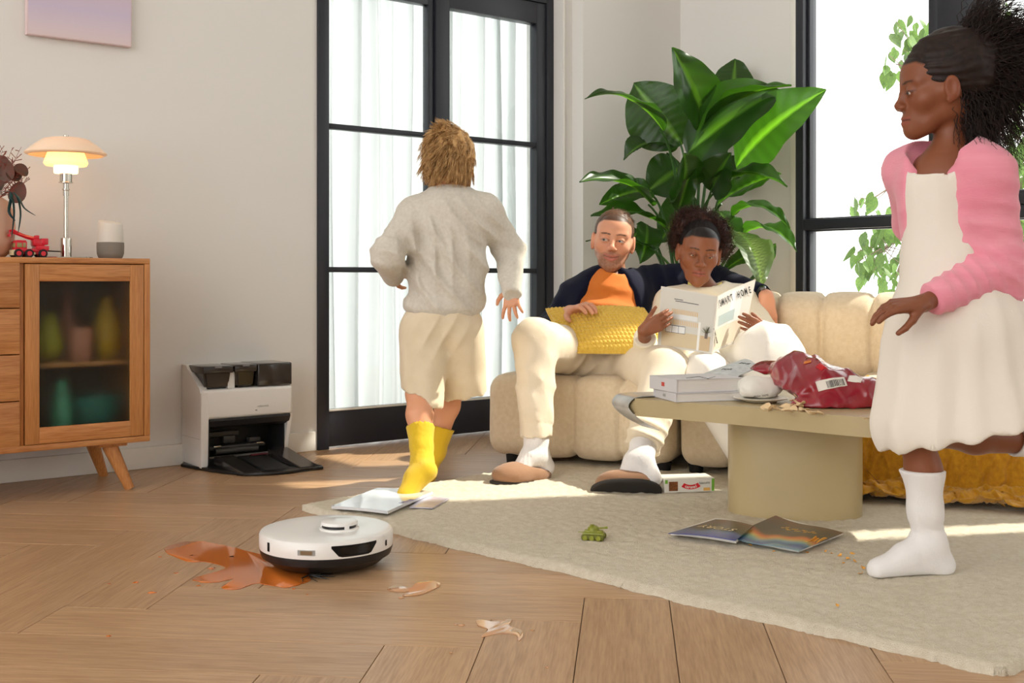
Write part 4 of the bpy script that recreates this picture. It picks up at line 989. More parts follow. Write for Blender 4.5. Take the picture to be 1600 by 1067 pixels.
# ================================================================ TREE OUTSIDE THE RIGHT WINDOW
M_tl = mat('tree_leaf', (74, 104, 56), .55, rand=.35, trl=.35, rgb2=(104, 132, 60), vscale=8); M_bark = mat('bark', (112, 98, 84), .9)
def tleaf():
    b = MB(); n = 6; rows = []
    for i in range(n + 1):
        s = i / n; w = .30 * math.sin(PI * s ** .75) * (1 - .2 * s); w = max(w, .004)
        rows.append([b.bm.verts.new((x * w, s, .10 * abs(x) * w * 2 - .12 * s * s)) for x in (-1, 0, 1)])
    for a_, c_ in zip(rows[:-1], rows[1:]):
        for j in range(2): b.bm.faces.new((a_[j], a_[j + 1], c_[j + 1], c_[j]))
    me = b.mesh('leaf'); me.materials.append(M_tl); shade(me, 180); return me
tl_me = tleaf()
def tree(base, label, clusters, seed, YY):
    tr = thing('tree', base, label, 'tree', None); r = random.Random(seed); base = Vector(base)
    fork = base + Vector((0, 0, 1.0)); b = MB(); b.tube([base, base + Vector((.03, 0, .5)), fork, fork + Vector((-.05, .05, 1.0)), fork + Vector((.05, .1, 2.4))], [.07, .06, .055, .045, .02], 10); b.build('trunk', M_bark, tr, 60)
    for (px, py, rx, ry, n, Y_) in clusters:
        c = P(px, py, Y_); f = fork + Vector((0, .05, r.uniform(0, 1.2))); m_ = f.lerp(c, .5) + Vector((0, 0, .12))
        b = MB(); b.tube([f, m_, c], [.018, .010, .004], 7)
        for _ in range(n):
            a = r.uniform(0, 6.28); q_ = math.sqrt(r.random()); p = P(px + rx * q_ * math.cos(a), py + ry * q_ * math.sin(a), Y_ + r.uniform(-.3, .3))
            if r.random() < .35: b.tube([m_.lerp(c, r.uniform(.5, 1)), p], [.004, .002], 5)
            o = bpy.data.objects.new('leaf', tl_me); COL.objects.link(o); o.parent = tr; o.location = p - base
            s = r.uniform(.075, .15) * Y_ / 8; o.scale = (s, s, s); o.rotation_euler = (r.uniform(-2.2, -.6), r.uniform(-.5, .5), r.uniform(-3.1, 3.1))
        b.build('branch', M_bark, tr, 60)
tree((3.45, 8.6, 0), 'green leafed tree growing outside, seen behind and left of the running girl', [(1425, 60, 38, 40, 40, 8.2), (1400, 100, 22, 22, 12, 8.1), (1500, 60, 40, 60, 34, 8.4), (1570, 60, 50, 60, 48, 8.6), (1352, 318, 26, 22, 12, 8.0), (1390, 332, 24, 14, 14, 8.2), (1375, 395, 45, 48, 66, 8.2), (1400, 430, 30, 25, 24, 8.0)], 3, 8.2)
tree((5.2, 10.2, 0), 'green leafed tree growing outside beyond the window at the right edge', [(1585, 200, 30, 70, 60, 8.8), (1590, 300, 26, 60, 56, 8.6), (1590, 400, 30, 70, 80, 8.4), (1560, 350, 25, 60, 30, 9), (1640, 200, 50, 150, 60, 8.9)], 9, 8.6)
# ================================================================ PEOPLE: shared builders
def V3(p): return np.array(tuple(p), float)
def head_sd(smile=0.0, open_=1.0, fem=0.0, child=0.0, nose=1.0, lips=1.0):
    "head in its own space: x to the person's right, y out of the face, z up, origin between the eyes' level and the skull's middle"
    g = SD(); j = 1 - .10 * fem - .10 * child
    g.ell((0, -.018, .040), (.074, .093, .080), k=.01)
    g.ell((0, .040, .042), (.058, .047, .056), k=.03)
    g.ell((0, .030, -.028), (.054 * (1 - .04 * fem), .056, .074 - .006 * child), k=.03)
    for s in (1, -1):
        g.cap((s * .041 * j, .002, -.052), (s * .024 * j, .045, -.086 + .006 * child), .018, .016, k=.03)
        g.cap((s * .024 * j, .045, -.086 + .006 * child), (0, .068, -.100 + .008 * child), .017, .017, k=.025)
    for s in (1, -1): g.ell((s * .040, .054 + .003 * smile, -.026 - .002 * smile), (.022 + .003 * smile, .020, .020), k=.022)
    for s in (1, -1): g.cap((s * .055, -.012, -.010), (s * .040 * j, -.002, -.048), .020, .018, k=.025); g.cap((s * .057, .0, -.004), (s * .046, .042, -.014), .014, .014, k=.03)
    g.ell((0, -.035, -.045), (.056, .050, .050), k=.03)
    g.ell((0, .074, -.098 + .008 * child), (.017, .014, .014), k=.02)
    for s in (1, -1): g.cap((s * .044, .064 - .003 * child, .026), (s * .014, .080 - .005 * child, .021), .011, .010, k=.018)
    g.ell((0, .066, -.060), (.031, .026, .025), k=.02)
    for s in (1, -1): g.ell((s * .031, .104, .004), (.019, .020, .014), k=.016, op='s')
    for s in (1, -1): g.ell((s * .031, .0745, .003), .0150, k=.005)
    for s in (1, -1): g.ell((s * .031, .0925, .001 if open_ > .6 else -.002), (.0135, .014, .0056 * open_), k=.001, op='s')
    g.cap((0, .083, .016), (0, .106 - .006 * child, -.024), .0068, .0085, k=.014)
    g.ell((0, .1085 - .006 * child, -.028), .0100 * nose, k=.008)
    for s in (1, -1): g.ell((s * .0118 * nose, .096, -.033), (.0085 * nose, .010, .0078), k=.008)
    for s in (1, -1): g.ell((s * .0062, .104, -.0415), (.0038, .006, .0035), k=.002, op='s')
    zc = .008 * smile; mw = .023 + .005 * smile - .002 * child
    for s in (1, -1):
        g.cap((s * mw, .078, -.0655 + zc), (s * .004, .0915, -.0605), .0026, .0048 * lips, k=.006)
        g.cap((s * mw * .9, .079, -.0670 + zc), (0, .0895, -.0735), .0026, .0066 * lips, k=.006)
    for s in (1, -1): g.cap((s * mw, .0855, -.0660 + zc), (0, .0990, -.0665 + .0006 * smile), .0010, .0014 + .0040 * smile, k=.002, op='s')
    for s in (1, -1):
        g.ell((s * .0810, -.008, -.004), (.0095, .020, .032), k=.004)
        g.ell((s * .0905, -.003, -.001), (.007, .0115, .020), k=.005, op='s')
        g.ell((s * .0790, .000, -.033), (.006, .009, .009), k=.005)
    return g
def loc_fn(loc, R, sc=1.0):
    L = np.array(tuple(loc), f32); Rm = np.array(R, f32)
    return lambda p: ((p - L) @ Rm) / sc
def head_paint(skin, lip, loc, R, sc, stubble=0, brow=(60, 42, 30), scalp=None, hairline=.07, smile=0, open_=1, blush=None, browh=1.0, eye_tint=.35):
    sk, lp, bw = (np.array(lin(c)) for c in (skin, lip, brow)); scl = np.array(lin(scalp)) if scalp else None; to = loc_fn(loc, R, sc)
    def fn(p):
        q = to(p); x, y, z = q[:, 0], q[:, 1], q[:, 2]; ax = np.abs(x); n = len(p); c = np.tile(sk, (n, 1)) * (1 + .05 * wnoise(p, 60))[:, None]
        head = (np.linalg.norm(q * np.array([1, .85, .8]), axis=1) < .135)
        def mixin(m, col):
            m = np.clip(m, 0, 1)[:, None]; return c * (1 - m) + col * m
        bl = np.array(blush if blush is not None else sk * np.array([1.0, .72, .66]))
        c = mixin(.30 * np.exp(-(((ax - .04) / .02) ** 2 + ((z + .028) / .018) ** 2)) * (y > .02) * head, bl)
        c = mixin(.30 * np.exp(-(x / .014) ** 2 - ((z + .03) / .016) ** 2) * (y > .08) * head, bl)
        c = mixin(.35 * np.clip((ax - .078) / .006, 0, 1) * (np.abs(z) < .045) * (y < .03) * head, bl)
        if stubble:
            jaw = np.clip((-.040 - z + .35 * np.maximum(0, .02 - y)) / .012, 0, 1) * (z > -.135) * np.clip((y + .035) / .03, 0, 1)
            mo = np.exp(-(((ax - .0) / .026) ** 2 + ((z + .050) / .010) ** 2)) * (y > .07)
            clear = np.exp(-(((ax - .045) / .014) ** 2 + ((z + .045) / .018) ** 2)) * (y > .03)
            c = mixin(stubble * np.clip(np.maximum(jaw, mo) - .8 * clear, 0, 1) * (.8 + .2 * wnoise(p, 400)) * head, bw * 1.1)
        zc = .008 * smile * np.clip(ax / .026, 0, 1) ** 1.5; zz = z - zc
        up = (np.abs(zz + .0610) < .0055 - .11 * ax) & (ax < .027 + .004 * smile); lo_ = (np.abs(zz + .0735) < .0075 - .19 * ax) & (ax < .025 + .004 * smile)
        c = mixin((up | lo_) * (y > .074) * head * .9, lp)
        c = mixin((np.abs(zz + .0664) < .0016) * (ax < .027 + .004 * smile) * (y > .074) * head * .8, lp * .25)
        bz = .0235 + .004 * browh - ((ax - .034) / .03) ** 2 * .006; bw_ = np.clip(1 - np.abs(z - bz) / (.0036 * browh), 0, 1) * np.clip((ax - .010) / .006, 0, 1) * np.clip((.052 - ax) / .010, 0, 1)
        c = mixin(np.clip(bw_ * 2.2, 0, .95) * (y > .04) * head, bw)
        e = np.sqrt(((ax - .031) / .0158) ** 2 + ((z - .001) / (.0078 * max(open_, .35))) ** 2)
        c = mixin(np.clip(1 - np.abs(e - 1) / .30, 0, 1) * (z > -.001) * (y > .06) * head * .85, bw * .25)
        c = mixin(np.exp(-(((ax - .031) / .018) ** 2 + ((z - .002) / .012) ** 2)) * (y > .05) * head * eye_tint, sk * np.array([.62, .5, .46]))  # soft darker skin tint around each eye
        if scl is not None:
            hl = hairline - .35 * np.maximum(0, ax - .045) * 2
            hm = np.clip((z - np.where(y > .02, hl, -.03 - .9 * np.minimum(0, y + .01) * 0)) / .006, 0, 1) * np.where(y > .02, 1, 1) * (q @ np.array([0, 0, 1.]) > -.06)
            hm = np.where(y < .02, np.clip((z - np.where(y > -.034, .018, -.040)) / .008, 0, 1) * (ax < .079), hm)
            hm = np.where((y < .035) & (z < .035) & (ax > .066) & (y > -.035), 0, hm)
            c = mixin(hm * head, scl)
        return c
    return fn
def eyeballs(loc, R, sc, gaze, iris, parent, white=(196, 188, 182)):
    loc = np.array(tuple(loc)); R = np.array(R); gz = nrm(gaze)
    for s in (1, -1):
        c = loc + R @ np.array([s * .031, .0745, .003]) * sc; b = MB(); b.ball(c, .0137 * sc, n=32); me = b.mesh('eyeball')
        w, ir = np.array(lin(white)), np.array(lin(iris)); gw = R @ gz
        def fn(p):
            d = (p - c) @ gw / (.0137 * sc); a = np.arccos(np.clip(d, -1, 1))
            col = np.where((a < .46)[:, None], ir, w); return np.where((a < .20)[:, None], np.array([.005, .005, .005]), col)
        paint(me, fn); obj('eye', me, mat('eye', rough=.2, vcol=True, coat=.1), parent, 180)
def hand(g, wrist, d, n, size=1.0, side=1, curl=(.5, .5, .5, .5), spread=.05, thumb=(.7, .5, .3), tcurl=.3, k=.006, thick=1.0):
    """d wrist->knuckles, n the way the palm faces, side=+1 puts the thumb on d x n's side; curl: bend of each finger joint in radians"""
    w = V3(wrist); d = nrm(V3(d)); n = V3(n); n = nrm(n - d * (n @ d)); l = np.cross(d, n) * side; s = size
    offs = (.030, .0105, -.0105, -.030); lens = (.073, .081, .075, .059); pl = (.088, .092, .088, .080); r0 = (.0092, .0095, .0090, .0080)
    for i in range(4):
        kn = w + d * pl[i] * s + l * offs[i] * s - n * .004 * s
        g.cap(w + l * offs[i] * .45 * s, kn, .0165 * s * thick, .0118 * s * thick, k=.012 * s)
    g.cap(w + d * .03 * s + l * .012 * s + n * .006 * s, w + d * .06 * s + l * .0 * s + n * .006 * s, .016 * s, .014 * s, k=.014 * s)
    tips = []
    for i in range(4):
        kn = w + d * pl[i] * s + l * offs[i] * s - n * .004 * s
        fd = nrm(d + l * spread * (1.5 - i)); c = curl[i] if hasattr(curl[i], '__len__') else (curl[i], curl[i] * 1.1, curl[i] * .7)
        p = kn; a = 0; pr = r0[i] * s * 1.08 * thick
        for q, fr in enumerate((.45, .30, .25)):
            a += c[q]; dv = fd * math.cos(a) + n * math.sin(a); p2 = p + dv * lens[i] * fr * s; rr_ = r0[i] * s * (1.0, .92, .80)[q] * thick
            g.cap(p, p2, pr, rr_, k=.0022 * s); p = p2; pr = rr_ * 1.02
        tips.append(p)
    b0 = w + d * .022 * s + l * .022 * s + n * .004 * s; td = nrm(l * thumb[0] + d * thumb[1] + n * thumb[2])
    b1 = b0 + td * .043 * s; g.cap(b0, b1, .0155 * s, .0118 * s, k=.012 * s)
    td2 = nrm(td * math.cos(tcurl) + nrm(d * .8 + n * .6 - td * ((d * .8 + n * .6) @ td)) * math.sin(tcurl)); b2 = b1 + td2 * .031 * s; g.cap(b1, b2, .0112 * s, .0100 * s, k=.004 * s)
    td3 = nrm(td2 * math.cos(tcurl) + nrm(d * .8 + n * .6 - td2 * ((d * .8 + n * .6) @ td2)) * math.sin(tcurl)); b3 = b2 + td3 * .024 * s; g.cap(b2, b3, .0100 * s, .0080 * s, k=.003 * s)
    return tips
def hair_from(loc, R, sc, N, mask, dirf, lenf, S=6, seed=0, ell=((0, -.018, .040), (.073, .092, .079)), frizz=.0, wave=0.0, wl=.03, grav=.0, clump=0):
    "strands rooted on the skull: mask(q), dirf(q)->dir, lenf(q) in head space"
    rg = np.random.default_rng(seed); c, r = np.array(ell[0]), np.array(ell[1]); v = rg.normal(size=(N * 4, 3)); v /= np.linalg.norm(v, axis=1, keepdims=True)
    q = c + v * r; m = mask(q); q = q[m][:N]; v = v[m][:N]; n = len(q)
    nr = v / r; nr /= np.linalg.norm(nr, axis=1, keepdims=True)
    d = dirf(q, nr); d = d / (np.linalg.norm(d, axis=1, keepdims=True) + 1e-9); Ln = lenf(q) * rg.uniform(.75, 1.15, n)
    if clump:
        cc = rg.integers(0, n, clump); ci = np.argmin(((q[:, None] - q[cc][None]) ** 2).sum(2), 1); dj = rg.normal(0, .22, (clump, 3)); lj = rg.uniform(.8, 1.2, clump); d = d + dj[ci]; d /= np.linalg.norm(d, axis=1, keepdims=True); Ln = Ln * lj[ci]; ph0 = rg.uniform(0, 6, clump)[ci]
    else: ph0 = rg.uniform(0, 6.28, n)
    P_ = np.zeros((n, S, 3)); p = q.copy(); cur = nr * .55 + d; cur /= np.linalg.norm(cur, axis=1, keepdims=True)
    for i in range(S):
        P_[:, i] = p
        t_ = (i + 1) / S; cur = cur * .45 + d * .55 + rg.normal(0, frizz, (n, 3)) + np.array([0, 0, -grav * t_]); cur /= np.linalg.norm(cur, axis=1, keepdims=True)
        sd = np.cross(cur, [0, 0, 1.0]); w = wave * np.sin(ph0 + 2 * PI * (Ln * i / S) / wl)
        p = p + (cur + sd * w[:, None]) * (Ln / S)[:, None]
        # keep outside the skull
        u = (p - c) / r; L = np.linalg.norm(u, axis=1, keepdims=True); p = np.where(L < 1.03, c + u / L * 1.03 * r, p)
    W_ = (P_ * sc) @ np.array(R).T + np.array(tuple(loc)); return W_
def head_R(fwd, roll=0, up=(0, 0, 1)):
    R = basis(fwd, up); c, s = math.cos(roll), math.sin(roll); return R @ np.array([[c, 0, s], [0, 1, 0], [-s, 0, c]])
def garment(g, vox, name, m, parent, label=None, it=1, adapt=0.06):
    me = g.mesh(vox, name, adapt=adapt); me = soften(me, it) if it else me; return obj(name, me, m, parent, 180, label)
def skin(g, vox, fn, m, parent, adapt=.0, name='body'):
    me = g.mesh(vox, name, adapt=adapt); paint(me, fn); return obj(name, me, m, parent, 180)
def skin_mat(name, rough=.48, sss=.12): return mat(name, rough=rough, vcol=True, sss=sss, bump=.10, bscale=500, bdist=.0008, spec=.4)
# ================================================================ THE MAN ON THE SOFA
def man():
    root = thing('person', P(935, 600, 4.68), 'man in navy cardigan and orange tee on the sofa, smiling, arm along its back', 'person')
    hipR, hipL = V3(P(908, 556, 4.62)), V3(P(966, 558, 4.62)); kR, kL = V3(P(836, 527, 4.20)), V3(P(1040, 582, 4.15)); aR, aL = V3(P(838, 706, 4.07)), V3(P(1000, 712, 3.84))
    pel = V3(P(936, 552, 4.68)); bel = V3(P(942, 515, 4.73)); che = V3(P(950, 478, 4.80)); nb = V3(P(957, 437, 4.84)); hc = V3(P(958, 377, 4.80))
    sR, sL = V3(P(900, 462, 4.86)), V3(P(1018, 446, 4.92)); eR, wR = V3(P(858, 516, 4.76)), V3(P(890, 487, 4.52)); eL, wL = V3(P(1118, 436, 4.98)), V3(P(1197, 462, 4.60))
    HR = head_R((-.10, -1, -.02), roll=-.12); S_ = 1.05
    hd = head_sd(smile=1.0, open_=.62)
    b = SD(); b.ell(che, (.15, .09, .14), k=.05); b.ell(bel, (.13, .09, .12), k=.05); b.ell(pel, (.14, .10, .10), k=.05)
    b.cap(che + [0, 0, .06], nb, .07, .055, k=.04); b.cap(nb + [0, 0, -.02], hc + HR @ np.array([0, -.02, -.05]), .057, .052, k=.02)
    for h, kk, a in ((hipR, kR, aR), (hipL, kL, aL)): b.cap(h, kk, .075, .050, k=.03); b.cap(kk, a, .048, .032, k=.02)
    for s, e, w in ((sR, eR, wR), (sL, eL, wL)): b.cap(che + [0, 0, .05], s, .06, .05, k=.04); b.cap(s, e, .045, .036, k=.02); b.cap(e, w, .036, .026, k=.015)
    hR_d = V3(P(918, 476, 4.42)) - wR
    hand(b, wR, hR_d, (.1, .25, -1), .98, side=-1, curl=((.15, .5, .35), (.2, .55, .4), (.25, .6, .4), (.3, .6, .4)), spread=.10, thumb=(.75, .55, .2))
    hand(b, wL, (.05, -.12, -1), (-.35, 1, .0), .98, side=1, curl=((.15, .25, .2), (.2, .3, .2), (.25, .3, .2), (.3, .3, .2)), spread=.07, thumb=(.35, .85, .4), tcurl=.1)
    b.group(hd, hc, HR, S_, k=.012, bound=.15)
    sk = (222, 160, 128)
    fn = head_paint(sk, (196, 118, 102), hc, HR, S_, stubble=.68, brow=(80, 52, 36), scalp=(74, 50, 36), hairline=.076, smile=1, open_=.62)
    skin(b, .0033, fn, skin_mat('skin_light'), root)
    eyeballs(hc, HR, S_, (.38, .92, .02), (70, 90, 96), root)
    tm = MB(); cpt = hc + HR @ np.array([0, .0885, -.0655])
    tm.grid(lambda u, v: Vector(tuple(hc + HR @ np.array([(u - .5) * .036, .0905 - 12 * ((u - .5) * .036) ** 2, -.0685 + .0055 * v + 5 * ((u - .5) * .036) ** 2]))), 12, 2); bmesh.ops.solidify(tm.bm, geom=tm.bm.faces[:], thickness=.002); tm.build('teeth', mat('teeth', (236, 228, 216), .3), root, 60)
    # hair: short at the sides, brushed up and over on top
    M_h = mat('brown_hair', (104, 70, 46), .5, rgb2=(60, 40, 28), vscale=90, spec=.35)
    def mask(q):
        x, y, z = q.T; ax = np.abs(x); hl = .078 - .30 * np.maximum(0, ax - .042)
        return np.where(y > .035, z > hl, np.where((y > -.03) & (ax > .062), z > .012 + .0 * y, z > -.035))
    def dirf(q, n):
        x, y, z = q.T; top = np.clip((z - .075) / .03, 0, 1)[:, None]
        return (n * .35 + np.array([0, .1, -1.0])) * (1 - top) + (np.stack([-.6 - 0 * x, -.75 + 0 * x, .0 + 0 * x], 1) + n * .22) * top
    L = hair_from(hc, HR, S_, 4200, mask, dirf, lambda q: .011 + .030 * np.clip((q[:, 2] - .07) / .04, 0, 1), S=5, seed=2, frizz=.04, clump=120)
    g = SD(); g.ell((0, -.021, .044), (.0790, .0985, .0850), k=.01); g.ell((0, .080, -.008), (.065, .068, .090), k=.006, op='s'); g.ell((0, .0, -.072), (.12, .13, .068), k=.006, op='s'); g.box((0, .022, -.008), (.10, .042, .024), r=.01, k=.004, op='s')
    gg = SD(); gg.group(g, hc, HR, S_, bound=.17); gg.disp.append(lambda p: (.0012 * wnoise(p, 300)).astype(f32)); hb = garment(gg, .0028, 'hair', M_h, root, it=0)
    me = strands(L, .0011); o = obj('locks', me, M_h, hb, 180); o['kind'] = 'stuff'
    # orange tee
    g = SD(); g.ell(che, (.168, .108, .15), k=.05); g.ell(bel, (.150, .112, .13), k=.06); g.ell(pel + [0, 0, .03], (.150, .115, .10), k=.05)
    g.cap(che + [0, 0, .07], nb + [0, 0, -.005], .088, .070, k=.05)
    for s in (sR, sL): g.cap(che + [0, 0, .07], s, .075, .058, k=.05)
    g.disp += [folds((.3, 0, 1), .07, .010, 1.0, che + [0, -.1, -.03], .16, 1), folds((1, 0, .5), .09, .007, 1.2, bel + [0, -.1, 0], .14, 5)]
    g.ell(nb + [0, -.02, .045], (.072, .095, .078), k=.006, op='s'); g.plane_local(nb + [0, 0, .03], (0, 0, 1), nb + [0, 0, .12], .12)
    g2 = garment(g, .0045, 'tee_shirt', mat('orange_cotton', (224, 124, 44), .85, bump=.35, bscale=400, sheen=.2), root)
    cm = MB(); n = 40
    for k in range(1):
        pts = [Vector(tuple(nb)) + Vector((.070 * math.cos(a), -.012 + .080 * math.sin(a), .004 + .030 * math.sin(a))) for a in [2 * PI * i / n for i in range(n)]]
        cm.tube(pts + [pts[0], pts[1]], .0085, 8, cap=False)
    cm.build('collar', MATS['orange_cotton'], g2, 180)
    # navy cardigan, open at the front
    g = SD(); g.ell(che, (.186, .124, .162), k=.05); g.ell(bel, (.172, .124, .145), k=.06)
    for s in (sR, sL): g.cap(che + [0, 0, .075], s, .088, .072, k=.05)
    g.cap(V3(P(956, 425, 4.60)), V3(P(958, 470, 4.56)), .155, .185, k=.012, op='s'); g.cap(V3(P(958, 470, 4.56)), V3(P(955, 600, 4.50)), .185, .20, k=.012, op='s')
    g.ell(nb + [0, 0, .03], (.085, .085, .10), k=.01, op='s')
    g.chain([sR, eR, wR + (eR - wR) * .12], [.070, .056, .040], k=.03); g.chain([sL + [0, 0, .012], V3(P(1070, 436, 4.97)), eL, wL + (eL - wL) * .10], [.078, .066, .058, .042], k=.03)
    g.disp += [folds((1, 0, .3), .06, .010, 1.0, sL, .16, 2), folds((1, -.3, 0), .05, .008, 1.0, eL, .12, 3), folds((.3, -1, 1), .05, .008, 1.0, eR, .10, 4), folds((.2, 0, 1), .06, .006, 1.2, sR, .14, 7)]
    g.plane_local(wR + (eR - wR) * .10, wR - eR, wR, .07); g.plane_local(wL + (eL - wL) * .07, wL - eL, wL, .08)
    M_nv = mat('navy_knit', (15, 18, 40), .85, bump=.5, bscale=300, sheen=.04, spec=.2)
    car = garment(g, .0048, 'cardigan', M_nv, root)
    bd = MB(); 
    for px, py in ((1003, 447), (1006, 470), (1008, 493)):
        bd.lathe([(0, -.002), (.006, -.002), (.006, .002), (0, .002)], 16, R=Matrix.Rotation(PI / 2, 3, 'X'), loc=P(px, py, 4.66)); 
    bd.bm.free()
    # watch
    wm = MB(); ax = Vector(tuple(nrm(wL - eL))); Rw = ax.to_track_quat('Z', 'Y').to_matrix(); c = Vector(tuple(wL + (eL - wL) * .045))
    wm.lathe([(.030, -.010), (.0325, -.010), (.0325, .010), (.030, .010)], 32, R=Rw, loc=c); wt = wm.build('wristwatch', mat('watch_black', (26, 26, 30), .35), root)
    up = Rw @ Vector((0, 1, 0)); up = up if up.z > 0 else -up
    wm = MB(); wm.lathe([(0, 0), (.015, 0), (.015, .006), (.012, .008), (0, .008)], 24, R=Vector((-.3, -.5, 1)).normalized().to_track_quat('Z', 'Y').to_matrix(), loc=c + Vector((-.3, -.5, 1)).normalized() * .029); wm.build('watch_face', mat('watch_metal', (150, 150, 155), .2, 1), wt)
    # cream trousers
    M_tr = mat('cream_trousers', (232, 218, 196), .85, bump=.3, bscale=350, sheen=.15, rgb2=(224, 208, 182), vscale=12)
    g = SD(); g.ell(pel + [0, .0, .0], (.165, .135, .115), k=.06)
    hemR, hemL = aR + (kR - aR) * .12, aL + (kL - aL) * .10
    g.chain([hipR, kR + [0, 0, -.012]], [.105, .082], k=.04); g.chain([kR + [0, 0, -.012], hemR], [.080, .058], k=.03)
    g.chain([hipL, kL], [.108, .092], k=.04); g.chain([kL, hemL], [.088, .060], k=.03)
    g.cap(hipR + [.06, -.12, -.03], hipL + [-.04, -.12, -.03], .07, .07, k=.05)
    g.disp += [folds((.6, .2, -.6), .06, .011, 1.0, hipR + [.02, -.18, .0], .14, 3), folds((-.5, .4, .6), .06, .011, 1.0, hipL + [0, -.15, -.02], .14, 5), folds((.5, 0, 1), .08, .009, 1.2, kR + [0, 0, -.12], .13, 6, 3), folds((1, 0, .25), .05, .006, 1.0, kR + [0, 0, -.25], .2, 8, 2), folds((.4, .2, 1), .05, .010, 1.2, hemL + [.02, 0, .04], .12, 9, 2)]
    g.plane_local(hemR, hemR - kR, hemR - [0, 0, .06], .085); g.plane_local(hemL, hemL - kL, hemL + nrm(hemL - kL) * .06, .085)
    def cuffs(p):
        a = np.abs((p - hemR) @ nrm(kR - hemR) - .042); return .0035 * np.exp(-(a / .004) ** 2) * (np.linalg.norm(p - hemR, axis=1) < .12)
    g.disp.append(lambda p: cuffs(p).astype(f32))
    garment(g, .0055, 'trousers', M_tr, root)
    # socks
    M_sock = mat('white_ribbed_sock', (236, 232, 230), .9, bump=.6, bscale=160, stretch=(8, 8, .6))
    heelR, toeR = V3(P(852, 738, 4.09)), V3(P(792, 741, 3.99)); heelL, toeL = V3(P(1018, 757, 3.80)), V3(P(958, 757, 3.82))
    for kk, a, he, to in ((kR, aR, heelR, toeR), (kL, aL, heelL, toeL)):
        g = SD(); g.chain([a + (kk - a) * .28, a + (kk - a) * .1, a + (he - a) * .15, he + [0, 0, .02]], [.043, .041, .038, .034], k=.02); g.chain([a + (to - a) * .25, to + (he - to) * .3], [.036, .030], k=.03)
        rb = nrm(kk - a)
        g.disp.append(lambda p, a=a, rb=rb: (.0008 * np.sin(np.arctan2((p - a) @ nrm(np.cross(rb, (0, 1, 0))), (p - a) @ nrm(np.cross(rb, np.cross(rb, (0, 1, 0))))) * 34)).astype(f32))
        garment(g, .0034, 'sock', M_sock, root, it=0)
    # slippers
    M_sl = mat('brown_felt_slipper', (150, 112, 84), .9, bump=.4, bscale=300, sheen=.2); M_so = mat('slipper_sole', (46, 42, 38), .7)
    for (a, he, to, sn) in ((aR, heelR, toeR, (0, 0, -1)), (aL, heelL, toeL, (-.10, -.80, -.60))):
        d = nrm(to - he); sn = nrm(np.array(sn, float) - d * (np.array(sn, float) @ d)); up = -sn; sd = np.cross(d, up); Rm = np.stack([d, sd, up], 1)
        c = (he + to) / 2; L = np.linalg.norm(to - he)
        g = SD(); o_ = c - up * .004
        g.ell(o_ - d * L * .30, (.055, .040, .032), Rm, k=.03); g.ell(o_ + d * L * .22 + up * .004, (.085, .050, .040), Rm, k=.04); g.ell(o_ + d * L * .45, (.060, .047, .028), Rm, k=.04)
        g.cap(o_ - d * L * .35 + up * .03, o_ - d * L * .02 + up * .055, .030, .036, k=.01, op='s')
        g.plane(o_ - up * .020, -up); sl = garment(g, .0036, 'slipper', M_sl, root)
        g = SD(); g.ell(o_ - d * L * .32 - up * .020, (.058, .043, .030), Rm, k=.03); g.ell(o_ + d * L * .30 - up * .020, (.100, .053, .030), Rm, k=.04)
        g.plane(o_ - up * .0165, up); g.plane(o_ - up * .030, -up); garment(g, .0032, 'sole', M_so, sl, it=0)
    return root
man_ = man()
